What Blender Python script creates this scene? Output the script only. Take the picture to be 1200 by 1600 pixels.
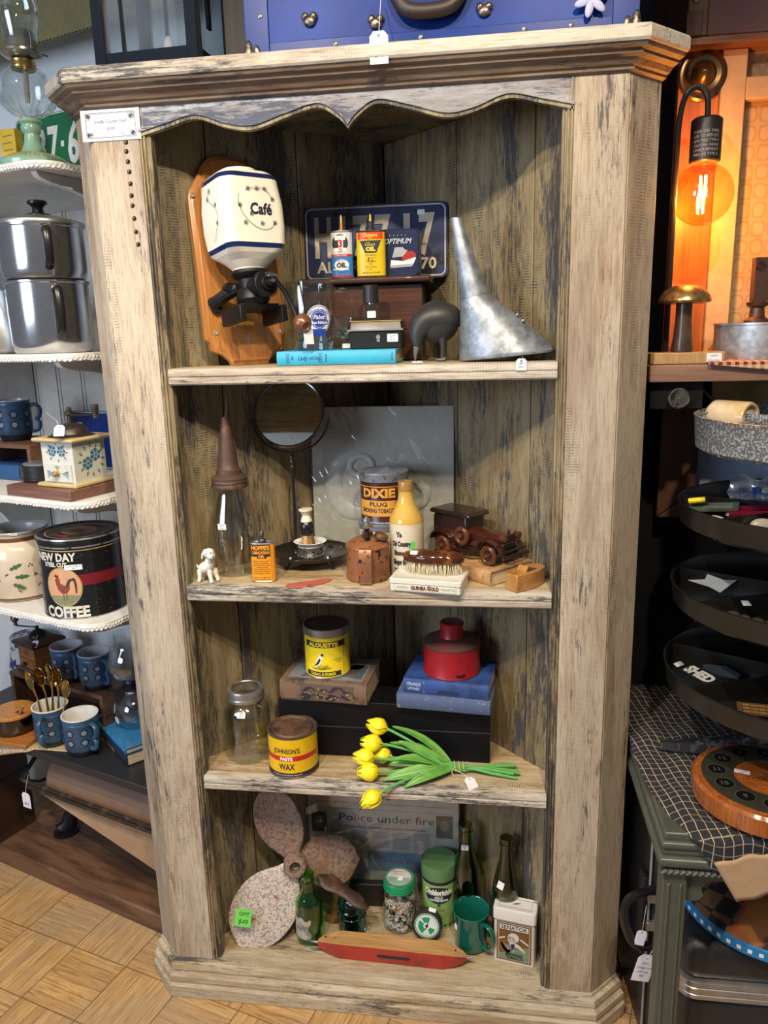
import bpy, math, random
from mathutils import Vector, Matrix, Euler
for _o in list(bpy.data.objects): bpy.data.objects.remove(_o)
SC = bpy.context.scene
COL = SC.collection
PI = math.pi
random.seed(4)

# ---------------------------------------------------------------- camera
cam = bpy.data.cameras.new('camera'); camo = bpy.data.objects.new('camera', cam); COL.objects.link(camo)
cam.sensor_fit = 'VERTICAL'; cam.sensor_height = 24.0; cam.lens = 24.0 * 1200.2 / 1600; cam.clip_start = .02
_r = Vector((0.99044967, 0.13553834, -0.02527454)); _u = Vector((-0.00646172, 0.22874622, 0.97346464)); _w = Vector((-0.13772324, 0.96400442, -0.22743743))
camo.matrix_world = Matrix(((_r.x, _u.x, -_w.x, 0.71073802), (_r.y, _u.y, -_w.y, -1.40736761), (_r.z, _u.z, -_w.z, 1.47452807), (0, 0, 0, 1)))
SC.camera = camo

# ---------------------------------------------------------------- light
SC.view_settings.view_transform = 'Standard'; SC.view_settings.look = 'None'
SC.view_settings.gamma = 1; SC.view_settings.use_curve_mapping = False
SC.view_settings.exposure = 0.0
wd = bpy.data.worlds.new('shop_air'); SC.world = wd; wd.use_nodes = True
wd.node_tree.nodes['Background'].inputs[0].default_value = (.80, .86, 1, 1)
wd.node_tree.nodes['Background'].inputs[1].default_value = .17

def light(kind, name, loc, target, power, color, size=.1, **k):
    l = bpy.data.lights.new(name, kind); l.energy = power; l.color = color
    if kind == 'AREA':
        l.shape = 'RECTANGLE'; l.size = size; l.size_y = k.get('sy', size)
    else: l.shadow_soft_size = size
    if kind == 'SPOT': l.spot_size = math.radians(k.get('ang', 60)); l.spot_blend = k.get('blend', .6)
    o = bpy.data.objects.new(name, l); COL.objects.link(o); o.location = loc
    o.rotation_euler = (Vector(target) - Vector(loc)).to_track_quat('-Z', 'Y').to_euler()
    return o
# daylight of the shop window (front left), and the warm track spots on the ceiling
light('AREA', 'shop_window_daylight', (-1.5, -2.3, 1.72), (.3, 0, 1.4), 50, (.72, .83, 1.0), 1.3, sy=1.15)
light('SPOT', 'track_spot_light', (.95, -1.35, 2.62), (.25, .15, .95), 105, (1, .82, .58), .035, ang=75)
light('SPOT', 'track_spot_light', (.05, -1.5, 2.62), (.75, .12, .75), 105, (1, .85, .64), .035, ang=75)
light('SPOT', 'track_spot_light', (-.5, -1.1, 2.62), (-.3, .1, .5), 36, (1, .88, .68), .04, ang=75)
light('SPOT', 'track_spot_light', (.5, -1.2, 2.62), (-.1, -.2, .0), 75, (1, .84, .6), .04, ang=70)

# ---------------------------------------------------------------- materials
MATS = {}
def _n(t, k, **kw):
    n = t.nodes.new('ShaderNode' + k)
    for a, b in kw.items(): setattr(n, a, b)
    return n
def new(name):
    m = bpy.data.materials.new(name); m.use_nodes = True
    return m, m.node_tree, m.node_tree.nodes['Principled BSDF']
def c4(c): return (c[0], c[1], c[2], 1)
def coords(t, scale=(1, 1, 1), rot=(0, 0, 0)):
    tc = _n(t, 'TexCoord'); mp = _n(t, 'Mapping'); mp.inputs['Scale'].default_value = scale; mp.inputs['Rotation'].default_value = rot
    t.links.new(tc.outputs['Object'], mp.inputs['Vector']); return mp.outputs[0]
def noise(t, vec, scale, detail=4, rough=.6, dist=0):
    n = _n(t, 'TexNoise'); n.inputs['Scale'].default_value = scale; n.inputs['Detail'].default_value = detail
    n.inputs['Roughness'].default_value = rough; n.inputs['Distortion'].default_value = dist
    t.links.new(vec, n.inputs['Vector']); return n.outputs['Fac']
def ramp(t, fac, stops, interp='LINEAR'):
    r = _n(t, 'ValToRGB'); r.color_ramp.interpolation = interp; e = r.color_ramp.elements
    while len(e) < len(stops): e.new(.5)
    for i, (p, c) in enumerate(stops):
        e[i].position = p; e[i].color = c4(c) if not isinstance(c, (int, float)) else (c, c, c, 1)
    t.links.new(fac, r.inputs[0]); return r.outputs[0]
def mix(t, fac, a, b, mode='MIX'):
    m = _n(t, 'Mix', data_type='RGBA', blend_type=mode)
    for s, v in ((0, fac), (6, a), (7, b)):
        if isinstance(v, bpy.types.NodeSocket): t.links.new(v, m.inputs[s])
        else: m.inputs[s].default_value = v if s == 0 else c4(v)
    return m.outputs[2]
def mathn(t, op, a, b):
    m = _n(t, 'Math', operation=op)
    for i, v in enumerate((a, b)):
        if isinstance(v, bpy.types.NodeSocket): t.links.new(v, m.inputs[i])
        else: m.inputs[i].default_value = v
    return m.outputs[0]
def bump(t, p, h, strength=.3, dist=.002):
    b = _n(t, 'Bump'); b.inputs['Strength'].default_value = strength; b.inputs['Distance'].default_value = dist
    t.links.new(h, b.inputs['Height']); t.links.new(b.outputs[0], p.inputs['Normal'])

def M(name, col, rough=.5, metal=0, spec=.5, coat=0, emit=None, es=0):
    if name in MATS: return MATS[name]
    m, t, p = new(name); p.inputs['Base Color'].default_value = c4(col); p.inputs['Roughness'].default_value = rough
    p.inputs['Metallic'].default_value = metal; p.inputs['Specular IOR Level'].default_value = spec; p.inputs['Coat Weight'].default_value = coat
    if emit: p.inputs['Emission Color'].default_value = c4(emit); p.inputs['Emission Strength'].default_value = es
    # slight wear so nothing is dead flat
    v = coords(t); f = noise(t, v, 35, 5); k = ramp(t, f, [(.3, .82), (.7, 1.0)])
    t.links.new(mix(t, 1.0, col, k, 'MULTIPLY'), p.inputs['Base Color'])
    MATS[name] = m; return m
def spot(name, base, spots, rough=.5, metal=0, scale=60, lo=.55, hi=.62, sc=(1, 1, 1), bmp=.2, detail=5, third=None, t3=(.6, .66), s3=20):
    """base colour with blotches of a second (and third) colour: rust, chips, stains"""
    if name in MATS: return MATS[name]
    m, t, p = new(name); v = coords(t, sc); f = noise(t, v, scale, detail)
    k = ramp(t, f, [(lo, 0), (hi, 1)]); c = mix(t, k, base, spots)
    if third:
        g = noise(t, v, s3, 4); c = mix(t, ramp(t, g, [(t3[0], 0), (t3[1], 1)]), c, third)
    t.links.new(c, p.inputs['Base Color']); p.inputs['Roughness'].default_value = rough; p.inputs['Metallic'].default_value = metal
    bump(t, p, f, bmp, .001); MATS[name] = m; return m
def glass(name, tint=(.93, .96, .94), rough=.02, k=.5):
    """thin clear glass: see-through plus the sheen of its surface"""
    if name in MATS: return MATS[name]
    m, t, p = new(name); t.nodes.remove(p); out = t.nodes['Material Output']
    tr = _n(t, 'BsdfTransparent'); tr.inputs[0].default_value = c4(tint)
    gl = _n(t, 'BsdfGlossy'); gl.inputs[0].default_value = (1, 1, 1, 1); gl.inputs[1].default_value = rough
    lw = _n(t, 'LayerWeight'); lw.inputs[0].default_value = k
    f = ramp(t, lw.outputs['Facing'], [(0, .06), (.5, .14), (.8, .42), (1, .85)])
    mx = _n(t, 'MixShader'); t.links.new(f, mx.inputs[0]); t.links.new(tr.outputs[0], mx.inputs[1]); t.links.new(gl.outputs[0], mx.inputs[2])
    t.links.new(mx.outputs[0], out.inputs[0]); MATS[name] = m; return m
def solidglass(name, col, rough=.03):
    if name in MATS: return MATS[name]
    m, t, p = new(name); p.inputs['Base Color'].default_value = c4(col); p.inputs['Roughness'].default_value = rough
    p.inputs['Transmission Weight'].default_value = 1; p.inputs['IOR'].default_value = 1.5; MATS[name] = m; return m
def wood(name, a, b, rough=.5, axis=0, scale=1, coat=0, dist=1.2, metal=0):
    """plain grained wood, grain along the given local axis"""
    if name in MATS: return MATS[name]
    m, t, p = new(name); s = [14 * scale] * 3; s[axis] = 1.2 * scale; v = coords(t, s)
    f = noise(t, v, 2.2, 8, .62, dist); s2 = [160 * scale] * 3; s2[axis] = 6 * scale; g = noise(t, coords(t, s2), 1.5, 3)
    c = ramp(t, f, [(.28, b), (.5, tuple((x + y) / 2 for x, y in zip(a, b))), (.7, a)]); c = mix(t, ramp(t, g, [(.35, .55), (.6, 0)]), c, tuple(x * .6 for x in b))
    t.links.new(c, p.inputs['Base Color']); p.inputs['Roughness'].default_value = rough; p.inputs['Coat Weight'].default_value = coat
    bump(t, p, g, .15, .0008); MATS[name] = m; return m
def rustic(name, axis=2, paint=(.62, .56, .47), tan=(.36, .25, .15), dark=(.035, .037, .045), brown=(.23, .12, .06), rub=.56, ripple=.5, seed=0, paintlo=.40, planks=None):
    """distressed whitewashed board: paint rubbed through to tan wood, dark saw marks and rubbed black streaks"""
    if name in MATS: return MATS[name]
    m, t, p = new(name)
    def vec(along, across, off=0):
        s = [across] * 3; s[axis] = along; tc = _n(t, 'TexCoord'); mp = _n(t, 'Mapping'); mp.inputs['Scale'].default_value = s
        mp.inputs['Location'].default_value = (off + seed, off * .7, off * 1.3 - seed); t.links.new(tc.outputs['Object'], mp.inputs[0]); return mp.outputs[0]
    broad = noise(t, vec(2.2, 9, 3), 1, 6, .65, .4); streak = noise(t, vec(9, 170, 1), 1, 6, .75, .3); mid = noise(t, vec(7, 60, 7), 1, 8, .72, .6)
    base = ramp(t, mid, [(.33, brown), (.45, tan), (.56, tuple((x + y) * .5 for x, y in zip(tan, paint))), (.66, paint)])
    wash = mathn(t, 'ADD', mathn(t, 'MULTIPLY', broad, .68), mathn(t, 'MULTIPLY', streak, .32))
    c = mix(t, ramp(t, wash, [(paintlo, 0), (paintlo + .12, .85)]), base, paint)
    red = noise(t, vec(1.5, 12, 15), 1, 8, .7, .6); c = mix(t, ramp(t, red, [(.50, 0), (.64, .62)]), c, brown); gry = noise(t, vec(1.2, 7, 19), 1, 5, .6, .5); c = mix(t, ramp(t, gry, [(.48, 0), (.66, .5)]), c, tuple(x * y for x, y in zip(paint, (.66, .66, .68))))
    fib = noise(t, vec(22, 420, 11), 1, 3, .7); c = mix(t, ramp(t, fib, [(.36, .45), (.50, 0)]), c, tuple(x * .45 for x in tan))
    wf = _n(t, 'TexWave', wave_type='BANDS', bands_direction='XYZ'[axis]); wf.inputs['Scale'].default_value = 110; wf.inputs['Distortion'].default_value = 2.2; wf.inputs['Detail'].default_value = 2; wf.inputs['Detail Scale'].default_value = 2; t.links.new(vec(1, 3, 6), wf.inputs[0])
    c = mix(t, mathn(t, 'MULTIPLY', ramp(t, noise(t, vec(3, 11, 41), 1, 4), [(.42, 0), (.6, .38)]), ramp(t, wf.outputs['Fac'], [(.4, 0), (.7, 1)])), c, tuple(x * .5 for x in tan))
    # saw ripples across the grain
    wv = _n(t, 'TexWave', wave_type='BANDS', bands_direction='XYZ'[axis]); wv.inputs['Scale'].default_value = 62
    wv.inputs['Distortion'].default_value = 3.5; wv.inputs['Detail'].default_value = 3; wv.inputs['Detail Scale'].default_value = 1.6
    t.links.new(vec(1, 2.5, 2), wv.inputs[0]); rm = noise(t, vec(3.2, 14, 21), 1, 6, .72)
    msk = mathn(t, 'MULTIPLY', ramp(t, rm, [(.53, 0), (.60, 1)]), ramp(t, wv.outputs['Fac'], [(.5, 0), (.72, 1)]))
    msk = mathn(t, 'MULTIPLY', msk, ramp(t, noise(t, vec(40, 90, 8), 1, 3), [(.42, 0), (.55, 1)]))
    c = mix(t, mathn(t, 'MULTIPLY', msk, ripple), c, dark)
    # rubbed black paint
    k1 = noise(t, vec(2.4, 13, 31), 1, 5, .62, .3); k2 = noise(t, vec(24, 190, 5), 1, 5, .8)
    kk = mathn(t, 'ADD', mathn(t, 'MULTIPLY', k1, .55), mathn(t, 'MULTIPLY', k2, .45)); c = mix(t, ramp(t, kk, [(rub - .02, 0), (rub + .035, .88)]), c, dark)
    t.links.new(c, p.inputs['Base Color']); p.inputs['Roughness'].default_value = .62
    hh = mathn(t, 'ADD', streak, mathn(t, 'MULTIPLY', msk, -.5)); bump(t, p, hh, .35, .0015); MATS[name] = m; return m

# ---------------------------------------------------------------- geometry
class G:
    def __init__(s):
        s.v = []; s.f = []; s.m = []; s.T = Matrix.Identity(4); s.mp = None
    def at(s, loc=(0, 0, 0), rot=(0, 0, 0), sc=(1, 1, 1)):
        s.T = Matrix.LocRotScale(Vector(loc), Euler(rot), Vector(sc)); return s
    def add(s, vs, fs, mi=0):
        b = len(s.v); s.v += [s.T @ Vector(p) for p in vs]
        for i, f in enumerate(fs): s.f.append(tuple(b + k for k in f)); s.m.append(mi if isinstance(mi, int) else mi[i])
        return s
    def box(s, x0, x1, y0, y1, z0, z1, mi=0):
        vs = [(x, y, z) for z in (z0, z1) for y in (y0, y1) for x in (x0, x1)]
        return s.add(vs, [(0, 2, 3, 1), (4, 5, 7, 6), (0, 1, 5, 4), (2, 6, 7, 3), (0, 4, 6, 2), (1, 3, 7, 5)], mi)
    def lathe(s, prof, seg=32, mi=0, closed=False):
        """prof [(r,z[,mat])]; the mat of a row belongs to the band that starts there"""
        vs = []; fs = []; ms = []; n = len(prof)
        for pr in prof:
            for k in range(seg): a = 2 * PI * k / seg; vs.append((pr[0] * math.cos(a), pr[0] * math.sin(a), pr[1]))
        for i in range(n - 1 if not closed else n):
            j = (i + 1) % n; mm = prof[i][2] if len(prof[i]) > 2 else mi
            for k in range(seg): l = (k + 1) % seg; fs.append((i * seg + k, i * seg + l, j * seg + l, j * seg + k)); ms.append(mm)
        return s.add(vs, fs, ms)
    def cyl(s, p0, p1, r0, r1=None, seg=16, mi=0):
        r1 = r0 if r1 is None else r1; return s.tube([p0, p1], [r0, r1], seg, mi)
    def tube(s, pts, r, seg=8, mi=0, closed=False, flat=1.0):
        pts = [Vector(p) for p in pts]; n = len(pts); rs = r if isinstance(r, (list, tuple)) else [r] * n
        vs = []; fs = []; pu = None
        for i, p in enumerate(pts):
            if closed: d = pts[(i + 1) % n] - pts[i - 1]
            else: d = pts[min(i + 1, n - 1)] - pts[max(i - 1, 0)]
            d.normalize()
            if pu is None: pu = d.orthogonal().normalized() if abs(d.z) > .95 else Vector((0, 0, 1)).cross(d).normalized()
            u = (pu - d * pu.dot(d)).normalized(); w = d.cross(u); pu = u
            for k in range(seg): a = 2 * PI * k / seg; vs.append(p + u * (rs[i] * math.cos(a)) + w * (rs[i] * flat * math.sin(a)))
        for i in range(n if closed else n - 1):
            j = (i + 1) % n
            for k in range(seg): l = (k + 1) % seg; fs.append((i * seg + k, i * seg + l, j * seg + l, j * seg + k))
        if not closed: fs += [tuple(reversed(range(seg))), tuple((n - 1) * seg + k for k in range(seg))]
        return s.add(vs, fs, mi)
    def ball(s, c, r, seg=20, rings=12, mi=0):
        r = r if isinstance(r, (list, tuple)) else (r, r, r); c = Vector(c); vs = []; fs = []
        for i in range(rings + 1):
            a = PI * i / rings
            for k in range(seg): b = 2 * PI * k / seg; vs.append((c.x + r[0] * math.sin(a) * math.cos(b), c.y + r[1] * math.sin(a) * math.sin(b), c.z - r[2] * math.cos(a)))
        for i in range(rings):
            for k in range(seg): l = (k + 1) % seg; fs.append((i * seg + k, i * seg + l, (i + 1) * seg + l, (i + 1) * seg + k))
        return s.add(vs, fs, mi)
    def prism(s, poly, z0, z1, mi=0, side=None):
        n = len(poly); vs = [(x, y, z0) for x, y in poly] + [(x, y, z1) for x, y in poly]
        fs = [tuple(reversed(range(n))), tuple(range(n, 2 * n))] + [(i, (i + 1) % n, n + (i + 1) % n, n + i) for i in range(n)]
        return s.add(vs, fs, [mi, mi] + [mi if side is None else side] * n)
    def loft(s, secs, mi=0, cap=True):
        """secs: list of closed loops of equal length"""
        n = len(secs[0]); vs = [p for q in secs for p in q]; fs = []
        for i in range(len(secs) - 1):
            for k in range(n): l = (k + 1) % n; fs.append((i * n + k, i * n + l, (i + 1) * n + l, (i + 1) * n + k))
        if cap: fs += [tuple(reversed(range(n))), tuple((len(secs) - 1) * n + k for k in range(n))]
        return s.add(vs, fs, mi)
    def grid(s, fn, nu, nv, mi=0):
        vs = [fn(i / nu, j / nv) for j in range(nv + 1) for i in range(nu + 1)]
        return s.add(vs, [(j * (nu + 1) + i, j * (nu + 1) + i + 1, (j + 1) * (nu + 1) + i + 1, (j + 1) * (nu + 1) + i) for j in range(nv) for i in range(nu)], mi)
    # ---- printing: 2-D figures (x right, z up) laid on the current print surface s.mp(x, z, lift)
    def plane(s, y): s.mp = lambda x, z, h: (x, y - h, z); s.cv = 0; return s
    def round_(s, R, a0=0, taper=0):
        def f(x, z, h): a = x / R + a0; rr = R + h + taper * z; return (rr * math.sin(a), -rr * math.cos(a), z)
        s.mp = f; s.cv = R * .10; return s
    def top(s, z): s.mp = lambda x, y, h: (x, y, z + h); s.cv = 0; return s
    def fig(s, pts, mi, h=.0003):
        cv = getattr(s, 'cv', 0); x0 = min(p[0] for p in pts); x1 = max(p[0] for p in pts)
        if not cv or x1 - x0 <= cv: return s.add([s.mp(x, z, h) for x, z in pts], [tuple(range(len(pts)))], mi)
        def cut(poly, c, sg):      # keep the side sg * x <= sg * c
            out = []
            for a, b in zip(poly, poly[1:] + poly[:1]):
                ia, ib = sg * a[0] <= sg * c, sg * b[0] <= sg * c
                if ia: out.append(a)
                if ia != ib: k = (c - a[0]) / (b[0] - a[0]); out.append((c, a[1] + (b[1] - a[1]) * k))
            return out
        n = max(2, int((x1 - x0) / cv) + 1)
        for i in range(n):
            q = cut(cut(list(pts), x0 + (x1 - x0) * i / n, -1), x0 + (x1 - x0) * (i + 1) / n, 1)
            if len(q) > 2: s.add([s.mp(x, z, h) for x, z in q], [tuple(range(len(q)))], mi)
        return s
    def rect(s, x0, x1, z0, z1, mi, h=.0003, n=12):
        return s.grid(lambda u, w: s.mp(x0 + (x1 - x0) * u, z0 + (z1 - z0) * w, h), n, 2, mi)
    def disc(s, cx, cz, rx, rz, mi, h=.0004, n=28):
        return s.fig([(cx + rx * math.cos(2 * PI * k / n), cz + rz * math.sin(2 * PI * k / n)) for k in range(n)], mi, h)
    def ring(s, cx, cz, r, w, mi, h=.0004, n=32, rz=None):
        rz = rz or r; vs = []
        for q in (0, w): vs += [s.mp(cx + (r - q) * math.cos(2 * PI * k / n), cz + (rz - q) * math.sin(2 * PI * k / n), h) for k in range(n)]
        return s.add(vs, [(k, (k + 1) % n, n + (k + 1) % n, n + k) for k in range(n)], mi)
    def line(s, pts, w, mi, h=.0004):
        for (a, b), (c, d) in zip(pts, pts[1:]):
            L = math.hypot(c - a, d - b) or 1; nx, nz = -(d - b) / L * w / 2, (c - a) / L * w / 2
            s.fig([(a + nx, b + nz), (a - nx, b - nz), (c - nx, d - nz), (c + nx, d + nz)], mi, h)
        return s
    def frame(s, x0, x1, z0, z1, w, mi, h=.0004):
        return s.rect(x0, x1, z1 - w, z1, mi, h).rect(x0, x1, z0, z0 + w, mi, h).rect(x0, x0 + w, z0, z1, mi, h, 1).rect(x1 - w, x1, z0, z1, mi, h, 1)
    def text(s, txt, cx, cz, size, mi, h=.0006, width=None, bold=0, shear=0, arc=None, rot=0, ext=0):
        """letters centred on (cx, cz) with cap height `size`; width squeezes or stretches them; arc=(radius) bends them round a ring"""
        cu = bpy.data.curves.new('t', 'FONT'); cu.body = txt; cu.size = 1; cu.resolution_u = 2; cu.align_x = 'CENTER'; cu.offset = bold; cu.shear = shear; cu.extrude = 0
        o = bpy.data.objects.new('t', cu); me = bpy.data.meshes.new_from_object(o)
        vs = [(p.co.x, p.co.y) for p in me.vertices]; fs = [tuple(p.vertices) for p in me.polygons]
        bpy.data.objects.remove(o); bpy.data.curves.remove(cu); bpy.data.meshes.remove(me)
        if not vs: return s
        k = size / .69; xs = [p[0] for p in vs]; w0 = (max(xs) - min(xs)) * k; mx = (max(xs) + min(xs)) / 2; q = (width / w0) if width else 1
        out = []; cr, sr = math.cos(rot), math.sin(rot)
        for x, y in vs:
            X = (x - mx) * k * q; Y = y * k - size / 2
            if arc: a = X / abs(arc); rr = arc + Y; X, Y = rr * math.sin(a), rr * math.cos(a) - arc
            out.append((cx + X * cr - Y * sr, cz + X * sr + Y * cr))
        n = len(out); low = [s.mp(a, b, h) for a, b in out]
        s.add(low, fs, mi)
        if ext:   # raised letters with edges
            from collections import Counter
            e = Counter(tuple(sorted((f[i], f[(i + 1) % len(f)]))) for f in fs for i in range(len(f))); bd = [k_ for k_, c_ in e.items() if c_ == 1]
            s.add(low + [s.mp(a, b, h - ext) for a, b in out], [(a, b, n + b, n + a) for a, b in bd], mi)
        return s
    def build(s, name, mats, parent=None, smooth=35, bevel=0, sub=0, loc=None, rot=None):
        me = bpy.data.meshes.new(name); me.from_pydata([tuple(p) for p in s.v], [], s.f)
        for m in (mats if isinstance(mats, (list, tuple)) else [mats]): me.materials.append(m)
        me.polygons.foreach_set('material_index', s.m)
        if smooth:
            me.polygons.foreach_set('use_smooth', [True] * len(s.f)); me.set_sharp_from_angle(angle=math.radians(smooth))
        me.update(); o = bpy.data.objects.new(name, me); COL.objects.link(o)
        if parent: o.parent = parent
        if loc: o.location = loc
        if rot: o.rotation_euler = rot
        if bevel: b = o.modifiers.new('bevel', 'BEVEL'); b.width = bevel; b.segments = 2; b.limit_method = 'ANGLE'; b.angle_limit = math.radians(50)
        if sub: b = o.modifiers.new('sub', 'SUBSURF'); b.levels = sub; b.render_levels = sub
        return o
def tag(o, label, cat, group=None):
    o['label'] = label; o['category'] = cat
    if group: o['group'] = group
    return o
def thing(name, label, cat, loc=(0, 0, 0), rz=0, rot=None, group=None, sc=1):
    o = bpy.data.objects.new(name, None); o.empty_display_size = .02; COL.objects.link(o); o.location = loc
    o.rotation_euler = rot if rot else (0, 0, rz); o.scale = (sc, sc, sc); return tag(o, label, cat, group)
def struct(o): o['kind'] = 'structure'; return o
def kids(o): return [c for c in COL.objects if c.parent == o]
def copy_tree(o, parent=None):
    c = o.copy(); COL.objects.link(c); c.parent = parent
    for ch in kids(o): copy_tree(ch, c)
    return c
def another(src, loc, rot, label, sc=None):
    c = copy_tree(src); c.location = loc; c.rotation_euler = rot; c['label'] = label
    if sc: c.scale = (sc, sc, sc)
    return c
def rrect(x0, x1, y0, y1, r, n=5):
    pts = []
    for cx, cy, a0 in ((x1 - r, y1 - r, 0), (x0 + r, y1 - r, PI / 2), (x0 + r, y0 + r, PI), (x1 - r, y0 + r, 1.5 * PI)):
        pts += [(cx + r * math.cos(a0 + PI / 2 * k / n), cy + r * math.sin(a0 + PI / 2 * k / n)) for k in range(n + 1)]
    return pts
def sticker(parent, loc, rot, w=.016, h=.012, lines=('$',), name='price_sticker', mat=None):
    g = G(); g.prism(rrect(-w / 2, w / 2, -h / 2, h / 2, .0015, 2), 0, .0004, 0); g.top(.0004)
    n = len(lines)
    for i, l in enumerate(lines): g.text(l, 0, h * (.5 - (i + .5) / n) * .85, h * .55 / n, 1, .0002)
    return g.build(name, [mat or M('sticker_paper', (.86, .87, .9), .6), M('pen_ink', (.03, .05, .25), .6)], parent, loc=loc, rot=rot)
def swing_tag(parent, loc, rot, w=.018, h=.028, lines=('$',), string=None, name='price_tag'):
    """a punched card tag hanging on a white thread"""
    g = G(); g.prism([(-w / 2, -h), (w / 2, -h), (w / 2, -w * .25), (w * .28, 0), (-w * .28, 0), (-w / 2, -w * .25)], -.0003, .0003, 0)
    g.top(.0003); n = len(lines)
    for i, l in enumerate(lines): g.text(l, 0, -h * .25 - h * .62 * (i + .5) / n, h * .30 / n, 1, .0002)
    g.disc(0, -w * .22, .0016, .0016, 1, .0003)
    o = g.build(name, [M('tag_card', (.80, .79, .86), .7), M('pen_ink', (.03, .05, .25), .6)], parent, loc=loc, rot=rot)
    if string: G().tube([(0, -w * .22, .0004)] + string, .0005, 6).build('string', M('white_thread', (.8, .8, .78), .8), o)
    return o
# ================================================================ the room
def wall_tex(name, col, k=6, col2=None):
    m, t, p = new(name); v = coords(t); f = noise(t, v, k, 6, .65)
    c = ramp(t, f, [(.3, tuple(x * .8 for x in (col2 or col))), (.7, col)]); t.links.new(c, p.inputs['Base Color']); p.inputs['Roughness'].default_value = .6
    bump(t, p, noise(t, v, 45, 4), .5, .004); return m
def parquet():
    """oak blocks of six strips, turned 90 degrees from square to square"""
    m, t, p = new('oak_parquet'); A = .162
    v = coords(t, (1 / A, 1 / A, 1 / A), (0, 0, math.radians(16))); sx = _n(t, 'SeparateXYZ'); t.links.new(v, sx.inputs[0])
    X, Y = sx.outputs[0], sx.outputs[1]; ch = mathn(t, 'MODULO', mathn(t, 'ADD', mathn(t, 'FLOOR', X, 0), mathn(t, 'FLOOR', Y, 0)), 2); ch = mathn(t, 'ABSOLUTE', ch, 0)
    def sw(a, b): return mathn(t, 'ADD', mathn(t, 'MULTIPLY', a, ch), mathn(t, 'MULTIPLY', b, mathn(t, 'SUBTRACT', 1, ch)))
    al, ac = sw(X, Y), sw(Y, X)
    row = mathn(t, 'FLOOR', mathn(t, 'MULTIPLY', ac, 6), 0)
    cb = _n(t, 'CombineXYZ'); t.links.new(mathn(t, 'FLOOR', al, 0), cb.inputs[0]); t.links.new(row, cb.inputs[1]); t.links.new(ch, cb.inputs[2])
    wn = _n(t, 'TexWhiteNoise', noise_dimensions='3D'); t.links.new(cb.outputs[0], wn.inputs[0])
    cg = _n(t, 'CombineXYZ'); t.links.new(mathn(t, 'MULTIPLY', al, 1.1), cg.inputs[0]); t.links.new(mathn(t, 'MULTIPLY', ac, 16), cg.inputs[1]); t.links.new(mathn(t, 'MULTIPLY', wn.outputs[0], 40), cg.inputs[2])
    gr = noise(t, cg.outputs[0], 1.6, 7, .7, 1.2)
    col = ramp(t, gr, [(.32, (.16, .075, .028)), (.45, (.46, .26, .09)), (.62, (.68, .43, .18))])
    col = mix(t, mathn(t, 'MULTIPLY', wn.outputs[0], .45), col, (.30, .15, .06)); col = mix(t, ramp(t, noise(t, v, .45, 3), [(.42, 0), (.6, .55)]), col, (.34, .26, .18))
    def gap(a, k, w): fr = mathn(t, 'FRACT', mathn(t, 'MULTIPLY', a, k), 0); return mathn(t, 'LESS_THAN', mathn(t, 'MINIMUM', fr, mathn(t, 'SUBTRACT', 1, fr)), w)
    col = mix(t, mathn(t, 'MULTIPLY', gap(ac, 6, .03), .45), col, (.10, .05, .02)); g2 = mathn(t, 'MAXIMUM', gap(X, 1, .010), gap(Y, 1, .010)); col = mix(t, mathn(t, 'MULTIPLY', g2, .7), col, (.11, .065, .03))
    t.links.new(col, p.inputs['Base Color']); p.inputs['Roughness'].default_value = .42; bump(t, p, gr, .15, .001); return m
struct(G().box(-2.2, 2.6, -3.0, 1.6, -.05, 0).build('floor', parquet(), smooth=0))
navy = wall_tex('navy_painted_plaster', (.022, .040, .085)); white = wall_tex('white_painted_wall', (.80, .83, .86), 3)
struct(G().box(.2, 2.6, .66, .72, 0, 2.75).build('wall_back', navy, smooth=0))
d20 = math.radians(-20)
struct(G().box(-1.9, .25, .42, .48, 0, 2.75).build('wall_left', white, smooth=0, loc=(-.14, .06, 0), rot=(0, 0, d20)))
struct(G().box(-2.2, 2.6, -3.0, 1.6, 2.75, 2.8).build('ceiling', wall_tex('ceiling_white', (.7, .7, .68)), smooth=0))

# ================================================================ the corner cabinet
RV = rustic('whitewashed_stile', 2, paint=(.50, .435, .345), tan=(.32, .215, .13), brown=(.22, .13, .08), rub=.575, ripple=.45, paintlo=.40)
RH = rustic('whitewashed_rail', 0, paint=(.60, .56, .49), tan=(.33, .25, .17), brown=(.20, .12, .07), rub=.545, ripple=.3, seed=4, paintlo=.40)
RS = rustic('whitewashed_shelf', 0, paint=(.52, .45, .32), tan=(.40, .28, .14), brown=(.26, .16, .07), rub=.585, ripple=.6, seed=9, paintlo=.47)
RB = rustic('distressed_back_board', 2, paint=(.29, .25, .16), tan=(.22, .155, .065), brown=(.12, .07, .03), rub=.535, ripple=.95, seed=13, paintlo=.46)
RG = rustic('worn_moulding', 2, paint=(.40, .34, .22), tan=(.20, .15, .07), brown=(.09, .05, .03), dark=(.03, .03, .035), rub=.50, ripple=.1, seed=17, paintlo=.45)
RM = rustic('brown_crown_moulding', 0, paint=(.25, .19, .135), tan=(.15, .09, .055), brown=(.12, .06, .035), rub=.56, ripple=.1, seed=23, paintlo=.5)
RE = rustic('blue_grey_valance', 0, paint=(.44, .47, .55), tan=(.30, .28, .27), brown=(.17, .13, .11), dark=(.035, .05, .10), rub=.505, ripple=.15, seed=29, paintlo=.42)
RD = rustic('base_moulding_wood', 0, paint=(.55, .48, .36), tan=(.35, .25, .13), brown=(.24, .13, .06), rub=.58, ripple=.15, seed=31, paintlo=.42)
W = .93
cab = thing('corner_cabinet', 'tall open corner cabinet of distressed whitewashed wood with scalloped top and three shelves', 'cabinet')
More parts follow.
